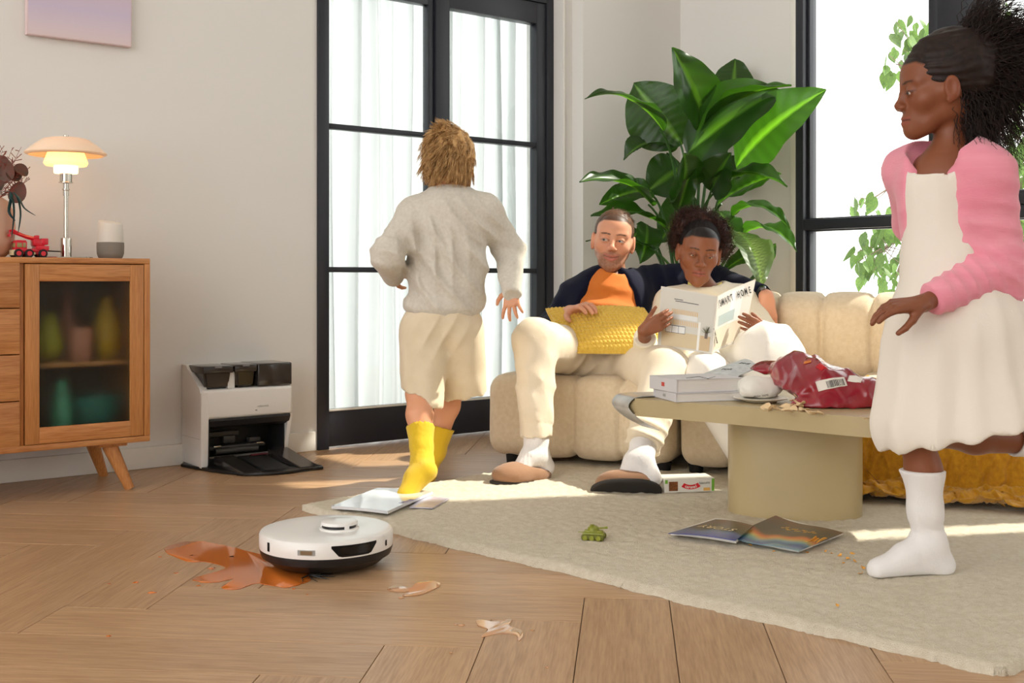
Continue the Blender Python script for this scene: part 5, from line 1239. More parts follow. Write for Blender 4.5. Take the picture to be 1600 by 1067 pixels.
# ================================================================ THE WOMAN READING
def woman():
    root = thing('person', P(1117, 600, 4.56), 'woman with curly dark hair in cream cardigan reading a magazine on the sofa', 'person')
    hc = V3(P(1092, 395, 4.58)); HR = head_R((-.04, -1, -.17), roll=-.12); S_ = 1.03
    nb = V3(P(1100, 452, 4.64)); che = V3(P(1106, 492, 4.63)); bel = V3(P(1112, 525, 4.60)); pel = V3(P(1117, 556, 4.56))
    sR, sL = V3(P(1048, 474, 4.62)), V3(P(1160, 470, 4.66)); eR, wR = V3(P(1012, 566, 4.42)), V3(P(1006, 517, 4.17)); eL, wL = V3(P(1216, 556, 4.46)), V3(P(1199, 521, 4.20))
    hipR, hipL = V3(P(1094, 560, 4.55)), V3(P(1142, 560, 4.55)); kR, kL = V3(P(1104, 592, 4.12)), V3(P(1203, 556, 4.12)); aR, aL = V3(P(1172, 728, 3.98)), V3(P(1262, 735, 3.86))
    b = SD(); b.ell(che, (.12, .08, .12), k=.05); b.ell(bel, (.11, .08, .10), k=.05); b.ell(pel, (.13, .09, .09), k=.05)
    b.cap(che + [0, 0, .05], nb, .06, .045, k=.04); b.cap(nb + [0, 0, -.02], hc + HR @ np.array([0, -.022, -.06]), .047, .044, k=.02)
    for h, kk, a in ((hipR, kR, aR), (hipL, kL, aL)): b.cap(h, kk, .07, .045, k=.03); b.cap(kk, a, .043, .03, k=.02); b.cap(a, a + [-.02, -.10, -.02], .028, .024, k=.02)
    for s, e, w in ((sR, eR, wR), (sL, eL, wL)): b.cap(che + [0, 0, .04], s, .05, .042, k=.04); b.cap(s, e, .038, .031, k=.02); b.cap(e, w, .030, .023, k=.015)
    hand(b, wR, (.74, -.30, .44), (.25, 1, .1), .76, side=1, curl=((.30, .50, .3), (.32, .50, .3), (.34, .50, .3), (.36, .5, .3)), spread=.0, thumb=(.5, .7, .3), tcurl=.1)
    hand(b, wL, (-.80, -.30, .40), (-.25, 1, .1), .76, side=-1, curl=((.30, .50, .3), (.32, .50, .3), (.34, .50, .3), (.36, .5, .3)), spread=.03, thumb=(.4, .5, .7), tcurl=.1)
    b.group(head_sd(smile=0, open_=.30, fem=1, nose=1.12, lips=1.5), hc, HR, S_, k=.012, bound=.15)
    fn = head_paint((142, 88, 60), (150, 82, 70), hc, HR, S_, brow=(46, 28, 20), scalp=(30, 22, 20), hairline=.068, open_=.30, browh=.8, eye_tint=.3)
    skin(b, .0033, fn, skin_mat('skin_dark', .42), root)
    eyeballs(hc, HR, S_, (.0, .93, -.36), (44, 28, 20), root)
    # hair: slicked back to a band, and a wide curly puff
    M_h = mat('black_curly_hair', (40, 27, 24), .55, rgb2=(78, 44, 34), vscale=60, spec=.3)
    g = SD(); g.ell((0, -.022, .046), (.0785, .097, .084), k=.01); g.ell((0, .082, -.012), (.062, .066, .096), k=.012, op='s'); g.ell((0, .02, -.06), (.12, .10, .055), k=.012, op='s')
    gg = SD(); gg.group(g, hc, HR, S_, bound=.16); to = loc_fn(hc, HR, S_); gg.disp.append(lambda p: (.0009 * np.sin(np.arctan2(to(p)[:, 0], to(p)[:, 2]) * 110)).astype(f32))
    hr = garment(gg, .0030, 'hair', mat('slick_black_hair', (25, 19, 18), .75, spec=.25, bump=.8, bscale=150, stretch=(1, 1, .2)), root, it=0)
    rg = np.random.default_rng(3); lobes = [((.0, -.06, .118), (.085, .065, .052)), ((-.075, -.06, .080), (.050, .060, .065)), ((.070, -.06, .085), (.050, .060, .060)), ((-.098, -.05, .025), (.040, .050, .055)), ((.045, -.075, .115), (.06, .06, .05)), ((.085, -.06, .040), (.032, .05, .05))]
    lobes = [(tuple(np.array(c) * [.93, 1, 1.0]), tuple(np.array(r) * .94)) for c, r in lobes]; core = SD()
    for c, r in lobes: core.ell(c, [q * .80 for q in r], k=.03)
    cg = SD(); cg.group(core, hc, HR, S_, bound=.22); cg.disp.append(lambda p: (.004 * wnoise(p, 260)).astype(f32)); pf = garment(cg, .004, 'puff', M_h, hr, it=0)
    L = []; N = 3300; S = 11
    for i in range(N):
        c, r = lobes[rg.integers(len(lobes))]; v = nrm(rg.normal(size=3)); q = np.array(c) + v * np.array(r) * rg.uniform(.72, 1.0); rad = rg.uniform(.0025, .0055); ln = rg.uniform(.012, .034)
        e1 = nrm(np.cross(v, rg.normal(size=3))); e2 = np.cross(v, e1); t_ = np.linspace(0, 1, S)[:, None]; ph = rg.uniform(0, 6.28); tu = rg.uniform(1.2, 2.4)
        ln_dir = nrm(v + e1 * rg.uniform(-.8, .8))
        L.append(q + ln_dir * ln * t_ + (e1 * np.cos(ph + t_ * tu * 6.28) + e2 * np.sin(ph + t_ * tu * 6.28)) * rad)
    L = np.array(L) * S_ @ HR.T + hc; o = obj('curls', strands(L,   .00105), M_h, hr, 180); o['kind'] = 'stuff'
    # yellow shirt, cream cardigan
    M_y = mat('pale_yellow_shirt', (238, 226, 130), .8, bump=.2, bscale=300)
    g = SD(); g.ell(che, (.132, .092, .125), k=.05); g.ell(bel, (.125, .098, .11), k=.05); g.ell(pel + [0, -.02, .01], (.140, .112, .09), k=.05); g.cap(che + [0, 0, .05], nb + [0, 0, .012], .075, .060, k=.04)
    g.plane_local(nb + [0, 0, .012], (0, -.35, 1), nb + [0, -.01, .09], .10); garment(g, .005, 'shirt', M_y, root)
    for s in (1, -1):
        m_ = MB(); a = Vector(tuple(nb)) + Vector((0, -.072, -.012)); 
        m_.poly([a, a + Vector((s * .05, .015, .035)), a + Vector((s * .068, .05, .042)), a + Vector((s * .075, .03, .0)), a + Vector((s * .030, -.006, -.03))]); bmesh.ops.solidify(m_.bm, geom=m_.bm.faces[:], thickness=.004); m_.build('collar', M_y, root)
    M_c = mat('cream_cardigan', (236, 226, 204), .9, bump=.7, bscale=180, stretch=(1, 1, .5), sheen=.15, bdist=.002)
    g = SD(); g.ell(che, (.150, .112, .135), k=.05); g.ell(bel, (.150, .118, .12), k=.05); g.ell(pel, (.165, .118, .09), k=.05)
    for s in (sR, sL): g.cap(che + [0, 0, .055], s, .075, .064, k=.05)
    g.cap(V3(P(1097, 440, 4.42)), V3(P(1105, 500, 4.40)), .13, .165, k=.01, op='s'); g.cap(V3(P(1105, 500, 4.40)), V3(P(1130, 580, 4.34)), .165, .17, k=.01, op='s')
    g.ell(nb + [0, -.01, .035], (.075, .075, .09), k=.01, op='s')
    g.chain([sR, eR, wR + (eR - wR) * .22], [.064, .056, .042], k=.03); g.chain([sL, eL, wL + (eL - wL) * .16], [.064, .056, .040], k=.03)
    g.disp += [folds((.2, .2, 1), .045, .007, 1.0, eR, .14, 2), folds((.2, .2, 1), .05, .007, 1.0, eL, .14, 3)]
    g.plane_local(wR + (eR - wR) * .20, wR - eR, wR, .065); g.plane_local(wL + (eL - wL) * .14, wL - eL, wL, .06)
    garment(g, .005, 'cardigan', M_c, root)
    g = SD(); g.ell(pel, (.165, .125, .10), k=.06)
    g.chain([hipR, kR, aR + [0, 0, .04]], [.10, .088, .075], k=.03); g.chain([hipL + [.02, 0, .0], (hipL + kL) / 2 + [.02, 0, .01], kL, aL + [0, 0, .04]], [.11, .125, .112, .08], k=.04)
    g.disp += [folds((1, 0, -.25), .075, .012, 1.1, kL + [0, -.05, .03], .16, 3, 3), folds((1, 0, .4), .07, .009, 1.1, kR, .12, 5, 2), folds((.8, .2, .6), .06, .008, 1.0, hipL, .14, 6)]
    garment(g, .0055, 'trousers', mat('white_loose_trousers', (238, 232, 222), .85, bump=.25, bscale=350, sheen=.15), root)
    for k_, a in ((kR, aR), (kL, aL)):
        g = SD(); g.chain([a + (k_ - a) * .15, a, a + [-.01, -.05, -.045], a + [-.03, -.12, -.05]], [.04, .038, .036, .030], k=.02); g.plane(a + [0, 0, -.078 + (.05 if False else 0)], (0, 0, -1)); garment(g, .005, 'sock', MATS['white_ribbed_sock'], root)
    return root
woman_ = woman()
# --- the open magazine in her hands (covers towards the camera)
def magazine_open():
    sp0, sp1 = P(1121, 463, 4.14), P(1112, 553, 4.10)      # spine top / bottom
    l0, l1 = P(1033, 447, 4.24), P(1027, 541, 4.20); r0, r1 = P(1181, 436, 4.28), P(1162, 531, 4.24)
    mg = thing('magazine', sp1, 'open home magazine with a pale living room on its cover, held up by the woman', 'magazine')
    def sheet(a0, a1, c0, c1, sag, th, name, m, parent, inset=0.0, off=0.0, nu=14):
        nrm_ = (c0 - a0).cross(a1 - a0).normalized(); nrm_ = nrm_ if nrm_.y > 0 else -nrm_
        def at(u, v): return a0.lerp(c0, u).lerp(a1.lerp(c1, u), v) + nrm_ * (sag * math.sin(PI * u) + off)
        b = MB(); slab(b, lambda u, v: at(inset * .9 + u * (1 - inset), inset * .6 + v * (1 - inset * 1.2)), nrm_, th, nu, 8)
        return b.build(name, m, parent, 40), at
    M_cov = mat('magazine_cover', (214, 208, 196), .28, coat=.25); M_pg = mat('paper_pages', (236, 232, 222), .8)
    cl, atl = sheet(sp0, sp1, l0, l1, -.006, .0008, 'back_cover', M_cov, mg); cr, atr = sheet(sp0, sp1, r0, r1, .012, .0008, 'front_cover', M_cov, mg)
    sheet(sp0, sp1, l0, l1, -.006, .010, 'page_block', M_pg, mg, .10, .0010); sheet(sp0, sp1, r0, r1, .012, .005, 'page_block', M_pg, mg, .10, .0010)
    sd = (l0 - sp0).normalized(); b = MB(); b.tube([sp0, sp0.lerp(sp1, .5), sp1], .0035, 8); b.build('spine', M_cov, mg)
    def art(at, name, u0, u1, v0, v1, rgb, parent, lift=.0016, n=6, poly=None):
        nr = (at(1, 0) - at(0, 0)).cross(at(0, 1) - at(0, 0)).normalized(); nr = nr if nr.y < 0 else -nr
        b = MB(); slab(b, lambda u, v: at(u0 + (u1 - u0) * u, v0 + (v1 - v0) * v) + nr * (lift - .0008), nr, .0002, n, 2); return b.build(name, mat('print_%d_%d_%d' % rgb, rgb, .35, coat=.2), parent, 60)
    # living room picture on the back cover: wall, slatted wood, sofa, floor, sideboard, plant, branch
    A = lambda *a, **k: art(atl, *a, **k)
    A('print', .03, .99, .02, .98, (206, 202, 190), cl, lift=.0011); A('print', .12, .93, .72, .97, (206, 186, 146), cl, lift=.0013)
    for i in range(16): A('print', .30 + .03 * i, .318 + .03 * i, .34, .42, (216, 184, 132), cl, n=1)
    for i in range(18): A('print', .28 + .034 * i, .30 + .034 * i, .52, .60, (216, 188, 142), cl, n=1)
    A('print', .30, .80, .42, .50, (222, 222, 218), cl); A('print', .50, .86, .62, .74, (228, 228, 224), cl, lift=.0018); A('print', .50, .86, .615, .625, (70, 72, 78), cl, lift=.002); A('print', .50, .86, .735, .742, (70, 72, 78), cl, lift=.002)
    for u in (.50, .62, .74, .855): A('print', u, u + .006, .62, .74, (70, 72, 78), cl, lift=.002, n=1)
    A('print', .30, .72, .20, .212, (52, 48, 46), cl, lift=.0018); A('print', .58, .74, .17, .182, (52, 48, 46), cl, lift=.0018)
    A('print', .05, .22, .72, .97, (198, 170, 126), cl, lift=.0017); A('print', .235, .275, .50, .98, (236, 234, 228), cl, lift=.0019); A('print', .10, .15, .66, .76, (92, 70, 56), cl, lift=.002)
    nr = (atl(1, 0) - atl(0, 0)).cross(atl(0, 1) - atl(0, 0)).normalized(); nr = nr if nr.y < 0 else -nr
    b = MB(); r = random.Random(3)
    for i in range(26):
        a = r.uniform(-.3, 3.45); c = atl(.125, .665) + nr * .002; e = atl(.125 + .09 * math.cos(a), .665 - .12 * abs(math.sin(a)) - .01) + nr * .002; b.tube([c, (c + e) / 2, e], [.0014, .0012, .0003], 3, flat=.2)
    o = b.build('print', mat('print_plant', (84, 84, 50), .6), cl); o['kind'] = 'stuff'
    B = lambda *a, **k: art(atr, *a, **k)
    B('print', .02, .99, .01, .99, (220, 216, 208), cr, lift=.0011); B('print', .45, .75, .05, .95, (232, 231, 227), cr, lift=.0014); B('print', .12, .60, .38, .56, (178, 192, 190), cr, lift=.0017); B('print', .05, .9, .60, .96, (222, 210, 190), cr, lift=.0016)
    nr2 = (atr(1, 0) - atr(0, 0)).cross(atr(0, 1) - atr(0, 0)).normalized(); nr2 = nr2 if nr2.y < 0 else -nr2
    def letters(txt, u0, u1, v, size, at, nr_, parent, m, sxx=1.0, rot=0):
        x = (at(u1, v) - at(u0, v)); L = x.length; x.normalize(); z = nr_; y = z.cross(x).normalized(); z = x.cross(y)
        M = Matrix.Translation(at((u0 + u1) / 2, v) + nr_ * .0040) @ Matrix((x, y, z)).transposed().to_4x4() @ Matrix.Rotation(rot, 4, 'Z')
        obj('lettering', text_mesh(txt, size, M, .0002, sxx, bold=.0006), m, parent)
    MI = mat('ink_black', (24, 24, 28), .5)
    for i, ch in enumerate('SMART HOME'):
        if ch != ' ': letters(ch, .05 + .088 * i, .14 + .088 * i, .155, .034, atr, nr2, cr, MI, .50)
    letters('SMART HOME', .0, .10, .70, .010, atr, nr2, cr, MI, .9, -PI / 2)
    return mg
magazine_open()
# ================================================================ THE RUNNING BOY (seen from behind)
def boy():
    root = thing('person', F(660, 757), 'blond boy in grey sweatshirt, cream shorts and yellow socks running toward the glass door', 'person')
    hc = V3(P(702, 254, 3.98)); HR = head_R((-.25, 1, -.05), roll=.04); S_ = .93
    nb = V3(P(704, 299, 3.96)); che = V3(P(701, 350, 3.96)); bel = V3(P(698, 425, 3.97)); pel = V3(P(692, 500, 3.98))
    sL, sR = V3(P(648, 335, 3.95)), V3(P(757, 330, 3.97)); eL, wL = V3(P(606, 398, 3.86)), V3(P(616, 436, 4.04)); eR, wR = V3(P(796, 392, 4.06)), V3(P(799, 448, 3.92))
    hL, hR = V3(P(664, 520, 3.97)), V3(P(718, 520, 4.00)); kL, kR = V3(P(654, 614, 3.92)), V3(P(708, 600, 4.13)); aL, aR = V3(P(660, 722, 3.79)), V3(P(680, 706, 4.10))
    heL, toL = V3(P(668, 736, 3.74)), V3(P(634, 773, 3.70)); heR, toR = V3(P(668, 742, 4.07)), V3(P(652, 738, 4.22))
    b = SD(); b.ell(che, (.10, .07, .11), k=.05); b.ell(bel, (.09, .065, .10), k=.05); b.ell(pel, (.10, .075, .08), k=.05)
    b.cap(che + [0, 0, .05], nb, .05, .042, k=.03); b.cap(nb + [0, 0, -.02], hc + HR @ np.array([0, -.02, -.06]), .042, .040, k=.02)
    for h, k, a, he, to in ((hL, kL, aL, heL, toL), (hR, kR, aR, heR, toR)):
        b.cap(h, k, .058, .043, k=.03); b.chain([k, k + (a - k) * .32 + [0, -.006, 0], k + (a - k) * .75, a], [.040, .043, .032, .026], k=.02); b.cap(a, (a + to) / 2, .025, .020, k=.02)
    for s, e, w in ((sL, eL, wL), (sR, eR, wR)): b.cap(che + [0, 0, .05], s, .045, .034, k=.03); b.cap(s, e, .031, .026, k=.015); b.cap(e, w, .026, .019, k=.01)
    hand(b, wR, (.02, -.15, -1), (.25, 1, .1), .70, side=-1, curl=((.2, .35, .25), (.25, .4, .25), (.3, .4, .25), (.3, .4, .25)), spread=.26, thumb=(.9, .45, .4))
    hand(b, wL, (.10, .8, .35), (1, -.1, -.2), .70, side=1, curl=((.7, .9, .6),) * 4, spread=.03)
    b.group(head_sd(smile=0, open_=.8, child=1), hc, HR, S_, k=.012, bound=.15)
    fn = head_paint((222, 160, 124), (190, 104, 92), hc, HR, S_, brow=(120, 84, 50), scalp=(150, 108, 60), open_=.8)
    skin(b, .0034, fn, MATS['skin_light'], root)
    eyeballs(hc, HR, S_, (0, 1, 0), (70, 90, 110), root)
    # tousled blond hair
    M_h = mat('blond_hair', (232, 192, 134), .45, rgb2=(176, 130, 78), vscale=70, spec=.4)
    g = SD(); g.ell((0, -.024, .036), (.088, .102, .088), k=.01); g.ell((.0, -.035, -.030), (.078, .072, .062), k=.03); g.ell((0, .085, -.01), (.075, .05, .075), k=.015, op='s'); gg = SD(); gg.group(g, hc, HR, S_, bound=.18)
    to = loc_fn(hc, HR, S_); gg.disp.append(lambda p: (.004 * np.sin(to(p)[:, 0] * 190 + 3 * wnoise(p, 40)) + .003 * wnoise(p, 110)).astype(f32))
    hb = garment(gg, .0036, 'hair', M_h, root, it=0)
    def mask(q): return (q[:, 2] > -.035) & ((q[:, 1] < .045) | (q[:, 2] > .06))
    def dirf(q, n):
        x, y, z = q.T; return n * .24 + np.stack([-.35 + .25 * np.sin(x * 60 + z * 30), -.15 + 0 * x, -.80 + np.clip((z - .05) * 14, 0, .95)], 1)
    L = hair_from(hc, HR, S_, 4600, mask, dirf, lambda q: .055 + .035 * np.clip((.10 - q[:, 2]) / .1, 0, 1), S=8, seed=5, frizz=.06, wave=.6, wl=.05, grav=.35, clump=230, ell=((0, -.022, .034), (.082, .097, .086)))
    o = obj('locks', strands(L, .0016), M_h, hb, 180); o['kind'] = 'stuff'
    # sweatshirt
    M_sw = mat('oat_grey_sweatshirt', (214, 208, 196), .9, bump=.35, bscale=260, rgb2=(202, 195, 182), vscale=90, sheen=.2)
    g = SD(); g.ell(che + [0, 0, -.01], (.142, .098, .125), k=.06); g.ell(bel, (.140, .105, .14), k=.07); g.ell(V3(P(694, 478, 3.98)), (.142, .108, .07), k=.05)
    g.cap(che + [0, 0, .06], nb + [0, 0, -.01], .075, .058, k=.04)
    for s in (sL, sR): g.cap(che + [0, 0, .055], s, .068, .055, k=.05)
    g.chain([sL, eL, wL + (eL - wL) * .15], [.058, .052, .040], k=.035); g.chain([sR, eR, wR + (wR - eR) * .12], [.058, .052, .036], k=.035)
    g.disp += [folds((.75, .1, .6), .075, .020, 1.0, V3(P(715, 420, 3.85)), .18, 2, 3), folds((1, .2, .15), .06, .015, 1.2, V3(P(672, 400, 3.86)), .13, 9, 3), folds((1, 0, .8), .045, .014, .8, V3(P(742, 345, 3.9)), .09, 4, 3), folds((.3, 0, 1), .05, .009, 1.0, eR, .10, 5, 2), folds((.4, .3, 1), .05, .009, 1.0, eL, .10, 6, 2), folds((.2, 0, 1), .09, .006, 1.2, bel, .2, 12, 2)]
    zh = float(P(690, 487, 3.98)[2])
    g.disp.append(lambda p: (.006 * np.clip((zh + .012 - p[:, 2]) / .02, 0, 1) + .0012 * np.sin(np.arctan2(p[:, 0] - pel[0], p[:, 1] - pel[1]) * 90) * (p[:, 2] < zh)).astype(f32))
    g.plane_local(nb + [0, 0, .008], (0, .15, 1), nb + [0, 0, .09], .10)
    hz = V3(P(692, 508, 3.98)); g.plane_local(hz, (.05, -.10, -1), hz - [0, 0, .14], .20)
    g.plane_local(wR + (wR - eR) * .20, wR - eR, wR + (wR - eR) * .5, .055); g.plane_local(wL + (eL - wL) * .02, wL - eL, wL, .055)
    swt = garment(g, .0048, 'sweatshirt', M_sw, root)
    m = MB(); n = 36; c = Vector(tuple(nb)) + Vector((0, 0, .004)); m.tube([c + Vector((.058 * math.cos(2 * PI * i / n), .056 * math.sin(2 * PI * i / n), .009 * -math.sin(2 * PI * i / n))) for i in range(n + 2)], .0075, 8, cap=False); m.build('neckband', M_sw, swt, 180)
    # shorts
    M_sh = mat('cream_shorts', (228, 212, 184), .88, bump=.3, bscale=260, rgb2=(218, 200, 170), vscale=14, sheen=.15)
    g = SD(); g.ell(pel, (.130, .100, .085), k=.05)
    hmL, hmR = V3(P(661, 606, 3.93)), V3(P(722, 602, 4.10))
    g.chain([hL + [-.004, 0, .0], hmL - [0, 0, .05]], [.088, .072], k=.03); g.chain([hR, hmR - [0, 0, .05] + [.01, 0, 0]], [.088, .080], k=.03)
    g.disp += [folds((.9, .2, -.5), .06, .009, 1.0, V3(P(690, 525, 3.88)), .10, 3, 3), folds((1, 0, .25), .07, .006, 1.0, hmL, .12, 5, 2), folds((1, 0, .5), .06, .009, 1.0, hmR, .11, 7, 2)]
    g.plane_local(hmL, (.0, .0, -1), hmL - [.03, 0, .09], .095); g.plane_local(hmR, (-.15, 0, -1), hmR - [-.02, 0, .09], .10)
    garment(g, .0048, 'shorts', M_sh, root)
    # yellow socks
    M_ys = mat('yellow_ribbed_sock', (222, 184, 34), .9, bump=.6, bscale=200, stretch=(6, 6, .5), sheen=.2)
    for k, a, he, to_, fr in ((kL, aL, heL, toL, .50), (kR, aR, heR, toR, .36)):
        top = a + (k - a) * fr; g = SD(); g.chain([top, a + (k - a) * .2, a, he], [.048, .036, .032, .027], k=.02); g.chain([a, (a + to_) / 2, to_], [.031, .030, .022], k=.025, ); g.cap(he, to_, .024, .022, k=.03)
        g.plane_local(top - nrm(k - a) * .004, k - a, top + nrm(k - a) * .04, .06)
        g.disp.append(lambda p, a=a: (.0008 * np.sin(np.arctan2(p[:, 0] - a[0], p[:, 1] - a[1]) * 40) * (p[:, 2] > a[2])).astype(f32)); garment(g, .0035, 'sock', M_ys, root, it=0)
    return root
boy_ = boy()
# ================================================================ THE RUNNING GIRL (in profile, nearest the camera)
def girl():
    root = thing('person', Fr(1440, 897), 'girl with flying curly hair in pink cardigan and white dress running past the table', 'person')
    YG = 2.76
    hc = V3(P(1466, 143, YG)); HR = head_R((-1, .04, -.09), roll=0); S_ = .95
    nb = V3(P(1481, 243, YG)); che = V3(P(1480, 300, YG)); bel = V3(P(1478, 380, YG)); pel = V3(P(1476, 470, YG + .01))
    sF, sN = V3(P(1420, 268, YG + .10)), V3(P(1540, 272, YG - .06)); eN, wN = V3(P(1563, 420, YG - .04)), V3(P(1442, 474, YG - .17)); eF, wF = V3(P(1428, 350, YG + .22)), V3(P(1490, 395, YG + .30))
    hA, hB = V3(P(1462, 500, YG - .02)), V3(P(1500, 500, YG + .04)); kA, aA = V3(P(1430, 672, 2.73)), V3(P(1452, 850, 2.75)); kB, aB = V3(P(1462, 668, 2.86)), V3(P(1612, 690, 2.92))
    heA, toA = V3(P(1470, 882, 2.755)), V3(P(1372, 889, 2.72))
    b = SD(); b.ell(che, (.095, .07, .11), k=.05); b.ell(bel, (.08, .065, .10), k=.05); b.ell(pel, (.09, .08, .08), k=.05)
    b.cap(che + [0, 0, .05], nb + [0, 0, .0], .055, .040, k=.03); b.cap(nb + [0, 0, -.02], hc + HR @ np.array([0, -.028, -.06]), .038, .038, k=.02)
    b.cap(hA, kA, .062, .044, k=.03); b.chain([kA, kA + (aA - kA) * .35 + [.008, 0, 0], aA], [.041, .040, .026], k=.02); b.cap(aA, (aA + toA) / 2, .025, .02, k=.02)
    b.cap(hB, kB, .062, .048, k=.03); b.chain([kB, kB + (aB - kB) * .4 + [0, 0, -.006], aB, aB + [.09, .02, .02]], [.045, .044, .030, .025], k=.02)
    for s, e, w in ((sF, eF, wF), (sN, eN, wN)): b.cap(che + [0, 0, .05], s, .045, .036, k=.03); b.cap(s, e, .033, .027, k=.015); b.cap(e, w, .027, .020, k=.01)
    hand(b, wN, (-1, -.12, -.14), (.05, .35, -1), .78, side=1, curl=((.10, .25, .25), (.22, .35, .3), (.34, .4, .3), (.42, .45, .35)), spread=.14, thumb=(.45, .7, .6))
    hand(b, wF, (1, .2, .1), (0, -.4, -1), .75, side=1)
    b.group(head_sd(smile=0, open_=.3, fem=.8, child=1, nose=.98, lips=1.25), hc, HR, S_, k=.012, bound=.15)
    fn = head_paint((132, 78, 52), (142, 78, 62), hc, HR, S_, brow=(40, 24, 18), scalp=(26, 18, 16), hairline=.070, open_=.3, browh=.8)
    skin(b, .0033, fn, skin_mat('skin_brown', .45), root)
    eyeballs(hc, HR, S_, (0, .95, -.30), (34, 22, 18), root)
    # flying hair
    M_h = mat('girl_dark_hair', (44, 29, 24), .55, rgb2=(24, 17, 15), vscale=80, spec=.3)
    g = SD(); g.ell((0, -.032, .054), (.090, .108, .100), k=.01); g.ell((0, .086, -.014), (.095, .055, .086), k=.015, op='s'); g.ell((0, .03, -.07), (.12, .085, .062), k=.015, op='s')
    g.cap((0, -.08, .075), (0, -.18, .095), .070, .040, k=.05); g.cap((0, -.10, .02), (0, -.15, -.01), .055, .035, k=.04)
    gg = SD(); gg.group(g, hc, HR, S_, bound=.30); to = loc_fn(hc, HR, S_); gg.disp.append(lambda p: (.0015 * np.sin(to(p)[:, 2] * 310 + 5 * wnoise(p, 40)) + .0022 * wnoise(p, 120)).astype(f32)); hb = garment(gg, .0038, 'hair', M_h, root, it=0)
    rg = np.random.default_rng(8); cl = 90; N = 3800; S = 12; t = np.linspace(0, 1, S)[None, :, None]
    ang = rg.uniform(-.45, 1.05, cl); ang = np.where(rg.random(cl) < .22, rg.uniform(-1.5, -.7, cl), ang); cdir = np.stack([rg.uniform(-.35, .35, cl), -np.cos(ang), np.sin(ang)], 1); cdir /= np.linalg.norm(cdir, axis=1, keepdims=True); clen = rg.uniform(.15, .27, cl) * np.where(ang > 0, 1.0, .82)
    ci = rg.integers(0, cl, N); v = rg.normal(size=(N, 3)); v /= np.linalg.norm(v, axis=1, keepdims=True); v[:, 1] = -np.abs(v[:, 1]) * .9 + .25; v /= np.linalg.norm(v, axis=1, keepdims=True)
    v = v * .6 + cdir[ci] * .8; v /= np.linalg.norm(v, axis=1, keepdims=True)
    q0 = np.array([0, -.024, .044]) + v * np.array([.074, .092, .080]); q0[:, 2] = np.maximum(q0[:, 2], -.01)
    d = cdir[ci] + rg.normal(0, .13, (N, 3)); d /= np.linalg.norm(d, axis=1, keepdims=True); L = (clen[ci] * rg.uniform(.6, 1.15, N))[:, None, None]
    up = np.array([0, 0, 1.]); e1 = np.cross(d, up); e1 /= np.linalg.norm(e1, axis=1, keepdims=True); e2 = np.cross(d, e1); ph = rg.uniform(0, 6.28, (N, 1, 1)); fq = rg.uniform(3, 7, (N, 1, 1)); am = rg.uniform(.003, .009, (N, 1, 1))
    pts = q0[:, None] + d[:, None] * L * t + up * (.07 * t - .13 * t ** 2) * L * 3 + (e1[:, None] * np.cos(ph + fq * 6.28 * t) + e2[:, None] * np.sin(ph + fq * 6.28 * t)) * am * np.minimum(1, t * 4)
    o = obj('curls', strands(pts * S_ @ HR.T + hc, .0014), M_h, hb, 180); o['kind'] = 'stuff'
    # white dress: bodice and flying skirt
    M_d = mat('white_cotton_dress', (232, 224, 212), .85, bump=.2, bscale=300, sheen=.1)
    g = SD(); g.ell(che, (.112, .088, .125), k=.05); g.ell(bel, (.100, .085, .12), k=.05); g.cap(che + [0, 0, .06], nb + [0, 0, -.03], .075, .055, k=.04)
    for s in (sF, sN): g.cap(che + [0, 0, .05], s + (che - s) * .25, .06, .05, k=.04)
    w0 = V3(P(1477, 425, YG)); g.cap(w0, V3(P(1490, 520, YG)), .098, .145, k=.05)
    g.cap(V3(P(1490, 520, YG)), V3(P(1512, 645, YG + .02)), .148, .205, k=.06); g.cap(V3(P(1450, 560, YG - .02)), V3(P(1440, 660, YG - .02)), .10, .115, k=.05); g.cap(V3(P(1545, 520, YG + .02)), V3(P(1600, 625, YG + .02)), .10, .13, k=.06)
    cx = w0[0] + .02; cy = w0[1]
    g.disp.append(lambda p: (np.clip((w0[2] + .02 - p[:, 2]) / .25, 0, 1) * .0055 * np.sin(np.arctan2(p[:, 0] - cx, p[:, 1] - cy) * 13 + 3.5 * wnoise(p, 5))).astype(f32))
    g.disp += [folds((1, 0, .1), .045, .0035, 1.0, V3(P(1450, 340, YG - .09)), .12, 3, 3)]
    hm = V3(P(1440, 686, YG)); g.plane(hm, (.26, 0, -1), k=.004)
    g.plane_local(nb + [-.02, 0, -.040], (-.35, -.3, 1), nb + [-.03, -.02, .05], .115)
    dr = garment(g, .0052, 'dress', M_d, root)
    # pink cardigan
    M_p = mat('pink_knit', (232, 138, 158), .85, bump=.6, bscale=240, stretch=(.4, .4, 3), sheen=.3, rgb2=(238, 156, 172), vscale=10)
    g = SD(); g.ell(che + [.012, .01, 0], (.128, .104, .135), k=.05); g.ell(bel + [.02, .01, .01], (.118, .100, .13), k=.05); g.ell(V3(P(1510, 430, YG + .02)), (.115, .10, .055), k=.05)
    for s in (sF, sN): g.cap(che + [0, 0, .062], s, .078, .060, k=.05)
    g.cap(V3(P(1436, 190, YG - .10)), V3(P(1438, 300, YG - .15)), .095, .120, k=.012, op='s'); g.cap(V3(P(1438, 300, YG - .15)), V3(P(1430, 500, YG - .15)), .125, .15, k=.012, op='s')
    g.ell(nb + [-.02, -.01, .03], (.080, .080, .10), k=.012, op='s')
    g.chain([sN, eN, wN + (eN - wN) * .18], [.062, .056, .040], k=.04); g.chain([sF, eF, wF], [.060, .048, .035], k=.03)
    g.ell(V3(P(1568, 450, YG - .02)), (.055, .06, .045), k=.03)
